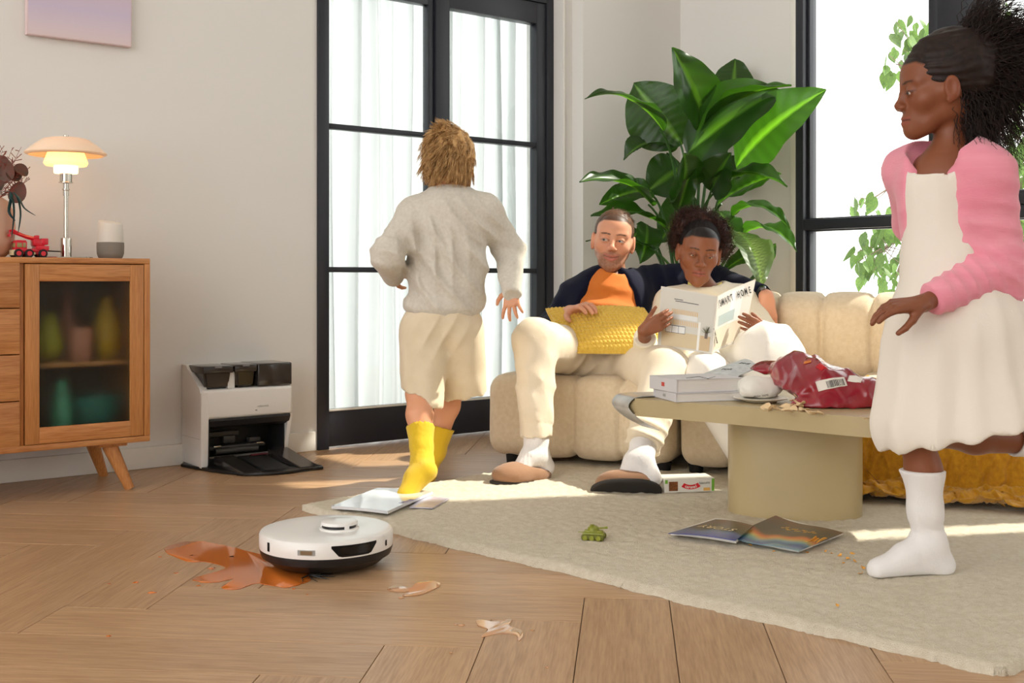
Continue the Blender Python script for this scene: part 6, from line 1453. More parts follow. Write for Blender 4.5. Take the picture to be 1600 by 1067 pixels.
    g.disp += [folds((.9, 0, .45), .036, .007, .8, (eN + wN) / 2, .13, 3, 2), folds((.2, 0, 1), .05, .007, 1, sN + [.02, 0, -.08], .12, 5, 2), folds((.5, 0, 1), .04, .009, 1.2, eN, .10, 8, 2)]
    g.plane_local(V3(P(1510, 466, YG)), (0, 0, -1), V3(P(1510, 500, YG + .03)) , .105)
    g.plane_local(wN + (eN - wN) * .10, wN - eN, wN, .055)
    garment(g, .0048, 'cardigan', M_p, root)
    # long white sock
    M_s = MATS['white_ribbed_sock']
    top = kA + (aA - kA) * .36; g = SD(); g.chain([top - (aA - kA) * .08, kA + (aA - kA) * .35 + [.008, 0, 0], kA + (aA - kA) * .7, aA, heA], [.050, .046, .039, .034, .028], k=.02); g.cap(aA, (aA + toA) / 2 + [0, 0, .004], .033, .027, k=.03); g.cap((aA + toA) / 2, toA, .027, .019, k=.02); g.cap(heA, toA, .025, .019, k=.03)
    g.plane(Fr(1440, 897) + Vector((0, 0, .0)), (0, 0, -1)); g.plane_local(top + [0, 0, .004], (0, 0, 1), top + [0, 0, .08], .11)
    g.disp += [folds((.15, 0, 1), .016, .0035, .8, aA + [0, 0, .035], .05, 3, 2)]
    garment(g, .0035, 'sock', M_s, root, it=0)
    g = SD(); g.chain([aB + (kB - aB) * .16, aB, aB + [.09, .02, .02]], [.044, .036, .032], k=.02); g.plane_local(aB + (kB - aB) * .17, kB - aB, aB + (kB - aB) * .35, .06); garment(g, .0035, 'sock', M_s, root, it=0)
    return root
girl_ = girl()
# ================================================================ PILLOW, BLANKET
M_yk = mat('yellow_chunky_knit', (240, 204, 92), .85, bump=.5, bscale=350, sheen=.3, rgb2=(224, 182, 66), vscale=150)
def pillow():
    root = thing('cushion', P(950, 550, 4.42), 'yellow waffle knit cushion with a cream back across the man\'s lap', 'cushion')
    c00, c10, c01, c11 = P(889, 551, 4.34), P(1052, 552, 4.28), P(853, 483, 4.56), P(1006, 482, 4.56)     # bottom left, bottom right, top left, top right
    nv = (c10 - c00).cross(c01 - c00).normalized(); nv = nv if nv.y < 0 else -nv
    n = 250; m = 150; u = np.linspace(0, 1, n)[:, None]; v = np.linspace(0, 1, m)[None]
    A = lambda p: np.array(tuple(p))[None, None]
    base = A(c00) * ((1 - u) * (1 - v))[..., None] + A(c10) * (u * (1 - v))[..., None] + A(c01) * ((1 - u) * v)[..., None] + A(c11) * (u * v)[..., None]
    dome = (np.clip(4 * u * (1 - u), 0, 1) ** .45) * (np.clip(4 * v * (1 - v), 0, 1) ** .45)
    KU, KV = 25, 15; kn = np.abs(np.sin(PI * KU * u + .25 * np.sin(v * 9))) ** .6 * np.abs(np.sin(PI * KV * v + .3 * np.sin(u * 7))) ** .6
    edge = np.clip(np.minimum(np.minimum(u, 1 - u), np.minimum(v, 1 - v)) / .02, 0, 1)
    sag = -.012 * np.exp(-(((u - .34) / .16) ** 2 + ((v - .92) / .2) ** 2))
    pts = base + A(nv) * (dome * .050 + (kn * .0075 + sag) * edge)[..., None]
    idx = np.arange(n * m).reshape(n, m); f = np.stack([idx[:-1, :-1], idx[1:, :-1], idx[1:, 1:], idx[:-1, 1:]], -1).reshape(-1, 4)
    obj('front', mesh_np('front', pts.reshape(-1, 3), f), M_yk, root, 180)
    n2, m2 = 40, 26; b = MB(); b.grid(lambda uu, vv: c00 * ((1 - uu) * (1 - vv)) + c10 * (uu * (1 - vv)) + c01 * ((1 - uu) * vv) + c11 * (uu * vv) - nv * (.045 * (max(0, 4 * uu * (1 - uu)) ** .5) * (max(0, 4 * vv * (1 - vv)) ** .5)), n2, m2)
    b.build('back', mat('cream_cloth', (234, 222, 196), .85), root, 180, label='cream cloth back')
    b = MB(); per = [c00.lerp(c10, i / 12) for i in range(12)] + [c10.lerp(c11, i / 8) for i in range(8)] + [c11.lerp(c01, i / 12) for i in range(12)] + [c01.lerp(c00, i / 8) for i in range(9)]
    b.tube(per, .004, 6); b.build('seam', M_yk, root, 180)
pillow()
def blanket():
    M_b = mat('mustard_cable_knit', (212, 156, 26), .9, bump=.6, bscale=260, sheen=.3, rgb2=(186, 128, 14), vscale=60)
    # falls over the sofa front right of the pedestal and spreads on the rug
    nu, nv = 130, 170; u = np.linspace(0, 1, nu)[:, None]; v = np.linspace(0, 1, nv)[None]
    lx = 1.16 + .84 * u + .03 * np.sin(v * 7) ; s = v * 1.02          # s runs down the cloth
    # path: seat top -> over the edge -> down -> out on the rug
    a, bq, c = .22, .24, .34
    ly = np.where(s < a, .22 - s, np.where(s < a + .32, -.022, -.022 - (s - a - .32) * .55)); z = np.where(s < a, SEAT + .012, np.where(s < a + .32, SEAT + .012 - (s - a), .030))
    slope = np.clip((s - .1) / .5, 0, 1)
    rip = (.020 * np.sin(u * 31 + 2 * np.sin(v * 4)) + .012 * np.sin(u * 53 + 3 * v + 1)) * slope
    hu = np.clip((s - a - .30) / .1, 0, 1); pile = hu * (.030 * (np.sin(v * 46 + 2.5 * np.sin(u * 8)) * .5 + .5) * (.6 + .4 * np.sin(u * 17 + v * 9)) + .012)
    ly = ly - np.abs(rip) * (s >= a) - .02 * hu; z = z + np.where(s < a, .0, 0) + pile
    # corner smoothing and cable relief
    k = np.abs(((u * 12 + v * 7) % 1) - .5) ; k2 = np.abs(((u * 12 - v * 7) % 1) - .5); rel = .009 * (np.exp(-((k) / .07) ** 2) + np.exp(-((k2) / .07) ** 2)) + .0015 * np.sin(u * 420)
    ly = ly - rel * (s >= a); z = z + rel * (s < a) + rel * hu; z = np.maximum(z, .023)
    def sm(x, it=3):
        for _ in range(it): x = np.concatenate([x[:, :1], (x[:, :-2] + 2 * x[:, 1:-1] + x[:, 2:]) / 4, x[:, -1:]], 1)
        return x
    ly = sm(np.broadcast_to(ly, (nu, nv)).copy(), 2); z = sm(np.broadcast_to(z, (nu, nv)).copy(), 2); lx = np.broadcast_to(lx, (nu, nv))
    O = np.array(S0f); X = O + lx[..., None] * np.array(sx_) + ly[..., None] * np.array(sy_) + z[..., None] * np.array([0, 0, 1.])
    idx = np.arange(nu * nv).reshape(nu, nv); f = np.stack([idx[:-1, :-1], idx[1:, :-1], idx[1:, 1:], idx[:-1, 1:]], -1).reshape(-1, 4)
    me = mesh_np('throw', X.reshape(-1, 3), f); bm = bmesh.new(); bm.from_mesh(me); bmesh.ops.solidify(bm, geom=bm.faces[:], thickness=-.004); bm.to_mesh(me); bm.free()
    tag(obj('throw_blanket', me, M_b, None, 180), 'mustard cable knit throw spilling from the sofa seat onto the rug', 'blanket')
blanket()
# ================================================================ ON THE COFFEE TABLE
def At(px, py, dz=0): return F(px, py, TZ + dz)
M_paper = mat('book_pages', (226, 222, 216), .85, bump=.5, bscale=200, stretch=(.02, .02, 8)); M_bcov = mat('book_cover_grey', (206, 204, 206), .5)
def book(c, w, d, h, rz, z, name, label, tops=()):
    M = Matrix.Translation((c[0], c[1], z)) @ Matrix.Rotation(rz, 4, 'Z'); root = thing(name, (c[0], c[1], z), label, 'book', 'books stacked on the coffee table')
    b = MB(M); b.box((-w / 2 + .003, -d / 2 + .003, .0022), (w / 2 - .003, d / 2 - .003, h - .0022)); b.build('page_block', M_paper, root, 30, rz=rz)
    for z0, z1 in ((0, .0022), (h - .0022, h)):
        b = MB(M); b.box((-w / 2, -d / 2, z0), (w / 2, d / 2, z1), .0006, 1); b.build('cover', M_bcov, root, 30, rz=rz)
    b = MB(M); b.box((-w / 2 - .0005, -d / 2, 0), (-w / 2 + .003, d / 2, h), .001, 1); b.build('spine', M_bcov, root, 30, rz=rz)
    return root, M
bA = At(1050, 640); zs1 = TZ + .0005
# lower book nearer the camera edge at px (1023..1155, 612..632)
bc1 = (P(1083, 618, 3.45).x + .0, 3.50); 
h1 = .026; h2 = .040
brz = math.radians(7)
bk1, Mb1 = book((.566, 3.488), .225, .17, h1, .27, zs1, 'book', 'thinner grey book at the bottom of the pair on the coffee table')
bk2, Mb2 = book((.558, 3.50), .225, .17, h2, .36, zs1 + h1 + .0003, 'book', 'thick pale grey book on top of the pair on the coffee table')
Mf = Mb2 @ Matrix.Translation((-.10, -.0852, .020)) @ Matrix.Rotation(PI / 2, 4, 'X')
b = MB(Mb2); b.box((-.1137, -.012, .014), (-.1129, .006, .026)); b.build('spine_mark', mat('red_print', (196, 70, 60), .6), bk2)
b = MB(Mb2); b.tube([(-.06, -.05, h2), (.0, -.02, h2 + .0003), (-.01, -.09, h2), (.05, -.03, h2)], .0012, 5); b.build('cover_doodle', mat('ink_black', (24, 24, 28), .5), bk2)
obj('lettering', text_mesh('HARMONY', .016, Mb1 @ Matrix.Translation((-.126, -.0, .013)) @ Matrix.Rotation(-PI / 2, 4, 'Z') @ Matrix.Rotation(PI / 2, 4, 'X'), .0001) if False else text_mesh('IIIIII', .012, Mb1 @ Matrix.Translation((-.1133, .0, .013)) @ Matrix.Rotation(-PI / 2, 4, 'Z') @ Matrix.Rotation(PI / 2, 4, 'X'), .0003, 1.2), mat('print_grey', (168, 166, 162), .6), bk1)
def loose_sheet(name, corners, sag, m, label, cat, th=.0015, group=None, nu=16, parent=None, wave=.0):
    c00, c10, c11, c01 = [Vector(c) for c in corners]
    def fn(u, v): return c00.lerp(c10, u).lerp(c01.lerp(c11, u), v) + Vector((0, 0, sag * math.sin(PI * u) * 1.0 + wave * math.sin(2 * PI * u) + .3 * sag * math.sin(PI * v)))
    b = MB(); slab(b, fn, Vector((0, 0, 1)), th, nu, 8); o = b.build(name, m, parent, 60)
    if label: tag(o, label, cat, group)
    return o, fn
M_news = mat('newsprint', (206, 208, 206), .75, rgb2=(180, 184, 184), vscale=60)
def flat_text(s_, size, fn, u, v, parent, m, rot=0, sx=1.0, lift=.002, name='lettering'):
    c = fn(u, v); x = (fn(min(1, u + .02), v) - fn(u - .02, v)).normalized(); y = (fn(u, min(1, v + .02)) - fn(u, v - .02)).normalized(); z = x.cross(y).normalized(); y = z.cross(x)
    if z.z < 0: z = -z; y = z.cross(x)
    return obj(name, text_mesh(s_, size, Matrix.Translation(c + z * lift) @ Matrix((x, y, z)).transposed().to_4x4() @ Matrix.Rotation(rot, 4, 'Z'), .0002, sx), m, parent)
# paper propped on the books under the red bag
nw, fn = loose_sheet('newspaper', [P(1095, 586, 3.62), P(1150, 590, 3.52), P(1186, 575, 3.60), P(1164, 561, 3.72)], .006, M_news, 'grey printed paper sticking up behind the books on the coffee table', 'paper')
flat_text('FOR', .020, fn, .45, .30, nw, MATS['ink_black'], .3); flat_text('ZINE', .018, fn, .5, .78, nw, MATS['ink_black'], .5); 
# magazine hanging over the table's left end
M_mag2 = mat('magazine_grey', (150, 150, 148), .3, coat=.3, rgb2=(196, 194, 188), vscale=14)
g = [At(1035, 622, .001), At(1000, 628, .001)]
b = MB(); path = [(.52, 3.60, TZ + .002), (.44, 3.57, TZ + .003), (.385, 3.55, TZ + .003), (.352, 3.535, TZ - .004), (.340, 3.53, TZ - .030), (.375, 3.52, TZ - .065), (.43, 3.51, TZ - .095)]
cp = catmull(path, 5); wv = Vector((-.34, .94, 0)) * .12
def fnm(u, v):
    k = u * (len(cp) - 1); i = min(int(k), len(cp) - 2); p = Vector(cp[i]).lerp(Vector(cp[i + 1]), k - i); return p + wv * (v - .35)
slab(b, fnm, Vector((-.3, 0, .9)).normalized(), .0022, 30, 6); hm_ = b.build('magazine', M_mag2, None, 60); tag(hm_, 'grey magazine drooping over the left end of the coffee table', 'magazine')
# white wrapped bun on a plate
plt = At(1193, 630); sc_ = plt.y / FPX
b = MB(); b.lathe([(0, 0), (.045, 0), (.050, .003), (.078, .011), (.080, .0125), (.077, .0135), (.050, .006), (0, .0055)], 48, loc=(plt.x, plt.y + .04, TZ + .0003)); tag(b.build('plate', mat('cream_glaze', (232, 226, 212), .3, coat=.3), None, 50), 'small cream plate in front of the crumpled white paper on the coffee table', 'plate')
g = SD(); c = P(1184, 607, plt.y + .09); g.ell(tuple(c), (.060, .045, .036), k=.02); g.ell((c.x - .025, c.y, c.z + .004), (.036, .040, .034), k=.02); g.ell((c.x + .04, c.y, c.z + .004), (.035, .035, .028), k=.02)
g.disp += [lambda p: (.004 * np.abs(wnoise(p, 70)) + .003 * np.abs(wnoise(p, 150, 3))).astype(f32)]; g.plane((c.x, c.y, TZ + .0005 + .006), (0, 0, -1))
wb = garment(g, .0028, 'crumpled_wrapper', mat('white_wrapper', (230, 226, 216), .5), None, it=0); tag(wb, 'crumpled white printed food wrapper between the books and the red bag', 'wrapper')
obj('lettering', text_mesh('FRESH  TASTE', .007, Matrix.Translation(Vector((c.x - .0, c.y - .047, TZ + .017))) @ Matrix.Rotation(.12, 4, 'Y').inverted() @ Matrix.Rotation(PI / 2, 4, 'X'), .0006), MATS['ink_black'], wb)
# the red crisp bag
M_bag = mat('red_foil_bag', (150, 22, 40), .22, coat=.6, rgb2=(126, 14, 32), vscale=9, coatr=.12)
g = SD(); Yb = 3.34
c0 = V3(P(1185, 572, Yb + .22)); c1 = V3(P(1245, 580, Yb + .10)); c2 = V3(P(1285, 610, Yb - .02)); c3 = V3(P(1352, 612, Yb - .06)); c4 = V3(P(1300, 634, Yb - .08))
g.cap(c0 + [0, -.03, -.004], c1, .026, .05, k=.03, sq=((-.35, 0, 1), .35)); g.cap(c0 + [.01, .05, .004], c1, .024, .05, k=.03, sq=((-.35, 0, 1), .35)); g.cap(c1, c2, .060, .075, k=.04); g.cap(c2, c3, .075, .052, k=.04, sq=((0, 0, 1), .85)); g.ell(c4, (.11, .055, .040), k=.04); g.ell(V3(P(1340, 625, Yb - .05)), (.075, .06, .045), k=.04)
g.disp += [folds((.8, .2, -.6), .07, .010, 1.0, V3(P(1250, 590, Yb)), .14, 3, 4), folds((1, -.3, .5), .06, .008, 1.0, V3(P(1300, 590, Yb)), .14, 7, 4), lambda p: (.009 * np.abs(wnoise(p, 26, 2)) - .003 + .004 * np.abs(wnoise(p, 60, 5))).astype(f32)]
g.plane((c4[0], c4[1], TZ + .001), (0, 0, -1)); g.ell(c0 + [-.01, -.01, -.03], (.05, .03, .022), k=.006, op='s')
bagm = g.mesh(.0034, 'bag'); bag = tag(obj('crisp_bag', soften(bagm, 1), M_bag, None, 180), 'glossy dark red crisp bag lying open on the coffee table', 'crisp bag')
def on_surface(o, px, py):
    "nearest point of a mesh seen at a picture position, with its normal"
    bpy.context.view_layer.update(); iv = o.matrix_world.inverted(); a = iv @ Vector((0, 0, HC)); d = (iv.to_3x3() @ (P(px, py, 4) - Vector((0, 0, HC)))).normalized()
    ok, l, n_, _ = o.ray_cast(a, d); return (o.matrix_world @ l, (o.matrix_world.to_3x3() @ n_).normalized()) if ok else (P(px, py, Yb), Vector((0, -1, 0)))
def sticker(px, py, w, h, rot, m, name='label_patch', lift=.0012):
    cc, n_ = on_surface(bag, px, py); x = Vector((0, 0, 1)).cross(n_).normalized(); y = n_.cross(x); Mx = Matrix.Translation(cc + n_ * lift) @ Matrix((x, y, n_)).transposed().to_4x4() @ Matrix.Rotation(rot, 4, 'Z')
    b = MB(); iv = bag.matrix_world.inverted()
    nn = 8
    def fn(u, v):
        p = Mx @ Vector(((u - .5) * w, (v - .5) * h, .02)); d = -n_
        ok, l, nn_, _ = bag.ray_cast(iv @ p, iv.to_3x3() @ d, distance=.05)
        return (bag.matrix_world @ l) + n_ * lift if ok else Mx @ Vector(((u - .5) * w, (v - .5) * h, 0))
    slab(b, fn, n_, .0004, nn, nn); o = b.build(name, m, bag, 180); return fn, o, n_
M_lab = mat('label_white', (226, 220, 210), .5)
fs, so, sn_ = sticker(1299, 599, .082, .030, .30, M_lab)
b = MB(); r = random.Random(2)
x = .34
while x < .93:
    w = r.choice((.012, .02, .03)); slab(b, lambda u, v, x=x, w=w: fs(x + w * u, .12 + .68 * v) + sn_ * .0006, sn_, .0003, 1, 2); x += w + r.choice((.014, .022))
o = b.build('barcode', MATS['ink_black'], so); o['kind'] = 'stuff'
fs2, so2, sn2 = sticker(1336, 592, .036, .026, .1, M_lab)
sticker(1262, 566, .022, .014, .5, mat('orange_print', (214, 120, 40), .4), 'print_star'); sticker(1282, 573, .03, .018, -.3, mat('bright_red_print', (190, 20, 30), .3), 'print_patch')
# crisps: each one its own curved flake
M_cr = mat('crisp', (238, 214, 172), .65, rgb2=(224, 190, 140), vscale=60, bump=.3, bscale=300); M_cr2 = mat('yellow_crisp', (236, 180, 84), .65, rgb2=(220, 150, 60), vscale=60)
def crisp_mesh(seed):
    r = random.Random(seed); b = MB(); a_, c_ = r.uniform(.8, 1.2), r.uniform(.6, .9); k1, k2 = r.uniform(.25, .5), r.uniform(-.3, .3)
    b.grid(lambda u, v: Vector((v * a_ * math.cos(2 * PI * u), v * c_ * math.sin(2 * PI * u), k1 * (v * math.cos(2 * PI * u)) ** 2 + k2 * v * v * math.sin(4 * PI * u) * .5)), 16, 3, closed=True)
    bmesh.ops.remove_doubles(b.bm, verts=b.bm.verts[:], dist=1e-5); bmesh.ops.solidify(b.bm, geom=b.bm.faces[:], thickness=.06); me = b.mesh('crisp'); shade(me, 60); return me
cms = [crisp_mesh(k) for k in range(6)]
def crisps(spots, m, label, group, s0, zf):
    r = random.Random(len(spots) * 7 + 1)
    for k, (px, py, dz) in enumerate(spots):
        me = cms[k % 6].copy(); me.materials.append(m); o = bpy.data.objects.new('crisp', me); COL.objects.link(o); o.location = zf(px, py, dz) + Vector((0, 0, .002)); s = s0 * r.uniform(.75, 1.2); o.scale = (s, s, s); o.rotation_euler = (r.uniform(-.5, .5), r.uniform(-.5, .5), r.uniform(0, 6)); tag(o, label, 'crisp', group)
r = random.Random(6); sp = [(1196, 638, 0), (1206, 640, 0), (1215, 641, .0), (1226, 638, .002), (1233, 634, .004), (1240, 641, 0), (1248, 636, .006), (1256, 643, 0), (1264, 645, 0), (1238, 628, .012), (1246, 629, .014), (1252, 633, .010), (1230, 644, 0), (1272, 647, 0), (1280, 647, .0), (1245, 622, .02), (1254, 625, .016)]
crisps(sp, M_cr, 'pale crisp in the heap spilling from the mouth of the red bag', 'crisps spilled from the bag', .0165, At)
crisps([(1348 + 4.2 * i, 654 + (i % 3) * 1.5, 0) for i in range(6)], M_cr, 'small crisp crumb on the table right of the red bag', 'crumbs right of the bag', .008, At)
# ================================================================ ON THE FLOOR AND RUG
# biscuit box
bx = Fr(1040, 770); rzb = math.radians(9); pB = Fr(1072, 770)
MBx = Matrix.Translation((pB.x + .005, pB.y + .05, RH + .001)) @ Matrix.Rotation(rzb, 4, 'Z')
box_ = thing('biscuit_box', (pB.x, pB.y + .05, RH), 'white and green snack box with a red banner lying on the rug by the slipper', 'box')
b = MB(MBx); b.box((-.085, -.045, 0), (.085, .045, .046), .0012, 1); b.build('carton', mat('carton_white', (222, 218, 208), .45, coat=.15), box_, 30, rz=rzb)
def face_print(name, lo, hi, m, d=.0005): b = MB(MBx); b.box((lo[0], -.0455 - d, lo[1]), (hi[0], -.0449, hi[1])); return b.build(name, m, box_, 30)
face_print('print', (-.070, .006), (-.040, .036), mat('biscuit_print', (140, 84, 40), .5, rgb2=(90, 48, 22), vscale=160)); b = MB(MBx); b.prism([(.074, -.0451), (.0854, -.0451), (.0854, -.044), (.074, -.044)], .002, .044); 
b.bm.free(); face_print('print', (.076, .003), (.0848, .043), mat('green_print', (112, 168, 52), .5)); face_print('print', (-.083, .030), (-.074, .042), MATS['green_print']); face_print('print', (.048, .004), (.070, .014), mat('wheat_print', (220, 170, 90), .5))
bn = MB(MBx); n = 14; arc = lambda r_, a: (.005 + r_ * math.sin(a), .060 - r_ * math.cos(a) * .9)
for i in range(n):
    a0, a1 = -.62 + 1.24 * i / n, -.62 + 1.24 * (i + 1) / n; q = [arc(.040, a0), arc(.040, a1), arc(.056, a1), arc(.056, a0)]
    vs_b = [bn.bm.verts.new((x, -.0459, z)) for x, z in q] + [bn.bm.verts.new((x, -.0449, z)) for x, z in q]
    for f_ in ((0, 1, 2, 3), (7, 6, 5, 4), (0, 4, 5, 1), (1, 5, 6, 2), (2, 6, 7, 3), (3, 7, 4, 0)): bn.bm.faces.new([vs_b[k] for k in f_])
bmesh.ops.remove_doubles(bn.bm, verts=bn.bm.verts[:], dist=1e-6); bn._fin(bn.bm.verts[:]); bn.build('banner', mat('banner_red', (206, 32, 44), .4), box_)
# the words on the banner follow its curve
for i, ch in enumerate('caramel'):
    a = (-.62 + 1.24 * (i + 1) / 8) * .80; x, z = arc(.048, a); obj('lettering', text_mesh(ch, .014, MBx @ Matrix.Translation((x, -.0462, z)) @ Matrix.Rotation(PI / 2, 4, 'X') @ Matrix.Rotation(a, 4, 'Z'), .0002, bold=.0003), M_lab, box_)
obj('lettering', text_mesh('biscuits', .012, MBx @ Matrix.Translation((.052, -.0456, .030)) @ Matrix.Rotation(PI / 2, 4, 'X') @ Matrix.Rotation(.05, 4, 'Z'), .0002), mat('print_dark', (110, 110, 110), .6), box_)
# picture magazines lying open
def grad(name, stops, axis=0, noise=.08, scale=30):
    m = bpy.data.materials.new(name); m.use_nodes = True; MATS[name] = m; t = NT(m); a = t.add('ShaderNodeVertexColor', layer_name='Col'); nz = t.add('ShaderNodeTexNoise'); nz.inputs['Scale'].default_value = scale; tc = t.add('ShaderNodeTexCoord'); t.link(tc.outputs['Object'], nz.inputs[0])
    mx = t.add('ShaderNodeMix', data_type='RGBA', blend_type='OVERLAY'); mx.inputs[0].default_value = noise; t.link(a.outputs[0], mx.inputs[6]); t.link(nz.outputs['Color'], mx.inputs[7]); bs = t.n['Principled BSDF']; t.link(mx.outputs[2], bs.inputs['Base Color']); bs.inputs['Roughness'].default_value = .3; bs.inputs['Coat Weight'].default_value = .2; return m
M_pr = grad('printed_photo', None, noise=.5)
def photo_sheet(name, corners, sag, stops, parent, th=.0016, pages=None, wave=0):
    c00, c10, c11, c01 = [Vector(c) for c in corners]
    def fn(u, v): return c00.lerp(c10, u).lerp(c01.lerp(c11, u), v) + Vector((0, 0, sag * math.sin(PI * u) + wave * math.sin(2 * PI * u)))
    nu, nv = 24, 40; me_b = MB(); slab(me_b, fn, Vector((0, 0, 1)), th, nu, nv); me = me_b.mesh(name)
    pts = [(s_, np.array(lin(c))) for s_, c in stops]; inv = []
    A = np.array([(i / nu, j / nv) for i in range(nu + 1) for j in range(nv + 1)]); cols = np.zeros((len(A), 3)); r = np.random.default_rng(3)
    for k, (u, v) in enumerate(A):
        vv = v + .05 * math.sin(u * 6) + .03 * math.sin(u * 17 + v * 9)
        for (s0_, c0_), (s1_, c1_) in zip(pts[:-1], pts[1:]):
            if s0_ <= vv <= s1_: w = (vv - s0_) / (s1_ - s0_); cols[k] = c0_ * (1 - w) + c1_ * w
        if vv < pts[0][0]: cols[k] = pts[0][1]
        if vv > pts[-1][0]: cols[k] = pts[-1][1]
    cc = np.ones((len(me.vertices), 4), np.float32); cc[:len(A), :3] = cols; cc[len(A):2 * len(A), :3] = cols; at = me.color_attributes.new('Col', 'FLOAT_COLOR', 'POINT'); at.data.foreach_set('color', cc.ravel())
    return obj(name, me, M_pr, parent, 60), fn
mgz = thing('magazine', Fr(1150, 850), 'blue and brown picture magazine fallen open face down on the rug before the table', 'magazine')
z_ = .004
o1, f1 = photo_sheet('cover', [Fr(1044, 834, .012), Fr(1148, 845, .018), Fr(1178, 822, .022), Fr(1118, 812, .010)], .004, [(0, (52, 66, 150)), (.25, (70, 100, 150)), (.42, (46, 58, 50)), (.7, (74, 62, 44)), (1, (96, 54, 36))], mgz)
flat_text('STORY', .040, f1, .50, .50, mgz, mat('cream_print', (226, 206, 160), .5), PI, .95)
loose_sheet('page_block', [Fr(1048, 836, .003), Fr(1150, 849, .006), Fr(1176, 824, .010), Fr(1118, 813, .003)], .003, M_pg_ if False else MATS['paper_pages'], None, None, .0065, parent=mgz)
mg2 = thing('magazine', Fr(1240, 860), 'picture magazine with a sunset cover of orange and blue bands, lying bent on the rug', 'magazine')
o2, f2 = photo_sheet('cover', [Fr(1138, 838, .016), Fr(1248, 861, .012), Fr(1318, 833, .012), Fr(1212, 806, .014)], -.004, [(0, (120, 160, 170)), (.10, (50, 84, 140)), (.20, (110, 160, 168)), (.30, (214, 170, 90)), (.38, (216, 110, 40)), (.48, (60, 50, 34)), (.75, (64, 54, 52)), (1, (104, 58, 34))], mg2, wave=-.003)
loose_sheet('page_block', [Fr(1139, 841, .001), Fr(1248, 863, .001), Fr(1317, 835, .001), Fr(1213, 808, .001)], -.001, MATS['paper_pages'], None, None, .004, parent=mg2)
b = MB(); 
for k in range(14): p = Vector(f2(.30 + .035 * k, .72 + .04 * math.sin(k * 1.7))); b.box((p.x - .004, p.y - .003, p.z + .0016), (p.x + .004 + .003 * (k % 2), p.y + .003, p.z + .0021))
o = b.build('speckles', mat('gold_print', (210, 160, 70), .4), mg2); o['kind'] = 'stuff'
crisps([(1268, 846, .022), (1276, 845, .024), (1284, 846, .022)], M_cr2, 'yellow crisp on the sunset magazine', 'crisps on the sunset magazine', .013, Fr)
crisps([(1214, 856, 0), (1172, 853, 0), (1260, 864, 0), (1210, 862, 0), (1300, 866, 0), (1312, 869, 0), (1325, 874, 0), (1290, 862, 0), (1332, 866, 0), (1318, 881, 0), (1336, 878, 0), (1348, 888, 0), (1345, 897, 0), (1308, 947, 0)], M_cr2, 'tiny yellow crumb on the rug near the picture magazines', 'crumbs on the rug', .0055, Fr)
# white magazine under the boy's foot, and a thinner one beside it
def zR(px, py, h): return F(px, py, h)
wm_, fw = loose_sheet('magazine', [zR(518, 795, .026), zR(606, 803, .030), zR(676, 772, .026), zR(590, 766, .024)], .002, mat('glossy_white_cover', (222, 224, 228), .12, coat=.8, rgb2=(206, 210, 216), vscale=9), 'glossy white magazine on the rug corner under the running boy\'s foot', 'magazine', .009)
flat_text('HOUSE', .026, fw, .97, .45, wm_, mat('lilac_print_ink', (120, 118, 170), .5), PI / 2, .9, lift=.0095)
lm, fl_ = loose_sheet('leaflet', [Fr(640, 794, .002), Fr(676, 795, .002), Fr(702, 780, .002), Fr(662, 776, .002)], .001, mat('leaflet_lilac', (206, 202, 220), .25, coat=.4, rgb2=(186, 182, 200), vscale=20), 'thin lilac leaflet lying beside the white magazine', 'leaflet', .003)
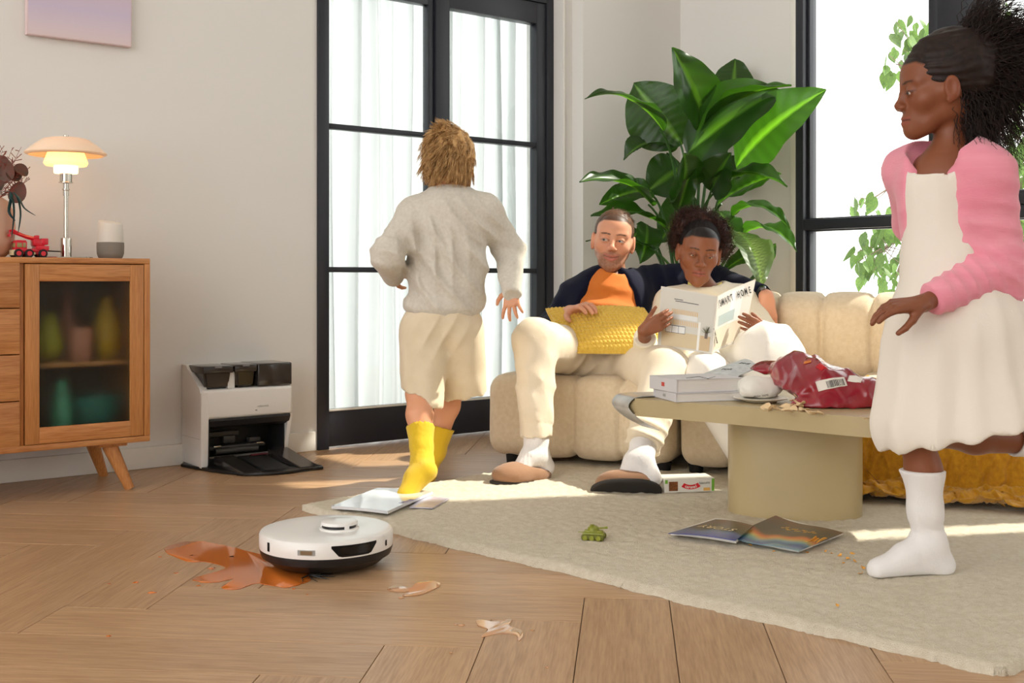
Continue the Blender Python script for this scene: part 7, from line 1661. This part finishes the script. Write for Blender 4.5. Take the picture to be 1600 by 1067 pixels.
# toy tank
M_tk = mat('toy_olive', (150, 154, 40), .45, coat=.2, rgb2=(112, 118, 26), vscale=80); tp = Fr(928, 845); ts = tp.y / FPX
MT = Matrix.Translation((tp.x, tp.y + .02, RH)) @ Matrix.Rotation(-.25, 4, 'Z')
tk = thing('toy_tank', (tp.x, tp.y, RH), 'small olive green plastic toy tank on the rug', 'toy tank')
def tb(name, fn_, m=M_tk): b = MB(MT); fn_(b); return b.build(name, m, tk, 35, rz=-.25)
tb('hull', lambda b: (b.box((-.028, -.014, .006), (.030, .014, .020), .003), b.box((-.024, -.011, .018), (.026, .011, .025), .003)))
for s_ in (-1, 1): tb('track', lambda b: b.box((-.030, s_ * .019 - .006, .0), (.032, s_ * .019 + .006, .016), .006, 3), mat('toy_olive_dark', (96, 100, 26), .5))
for x in (-.018, 0, .018):
    b = MB(MT); b.lathe([(0, -.002), (.0065, -.002), (.0065, .002), (.0, .002)], 16, R=Matrix.Rotation(PI / 2, 3, 'X'), loc=(x, -.0255, .008)); b.build('wheel', M_tk, tk, 35)
tb('turret', lambda b: b.lathe([(0, .025), (.016, .025), (.015, .032), (.010, .036), (0, .037)], 20)); tb('barrel', lambda b: (b.tube([(.010, 0, .030), (.034, .004, .032)], .0022, 8), b.tube([(.032, .004, .032), (.038, .005, .0322)], .0032, 8)))
tb('antenna', lambda b: b.tube([(-.028, 0, .018), (-.042, -.002, .018)], .0012, 6)); tb('hatch', lambda b: b.lathe([(0, .036), (.006, .036), (.006, .039), (0, .0395)], 16, loc=(-.003, 0, 0)))
# toy car under the sofa edge
tc_ = Fr(1012, 744); MC = Matrix.Translation((tc_.x, tc_.y + .01, RH)) @ Matrix.Rotation(.2, 4, 'Z'); tcr = thing('toy_car', (tc_.x, tc_.y, RH), 'tiny blue and white toy car in the shadow under the sofa edge', 'toy car')
b = MB(MC); b.box((-.026, -.010, .004), (.026, .010, .012), .002); b.box((-.012, -.009, .011), (.012, .009, .019), .003); b.build('car_body', mat('toy_blue', (50, 60, 130), .35, coat=.3), tcr, 35)
for x in (-.016, .016):
    for s_ in (-1, 1): b = MB(MC); b.lathe([(0, -.002), (.005, -.002), (.005, .002), (0, .002)], 12, R=Matrix.Rotation(PI / 2, 3, 'X'), loc=(x, s_ * .0105, .0052)); b.build('wheel', M_tyre, tcr, 35)
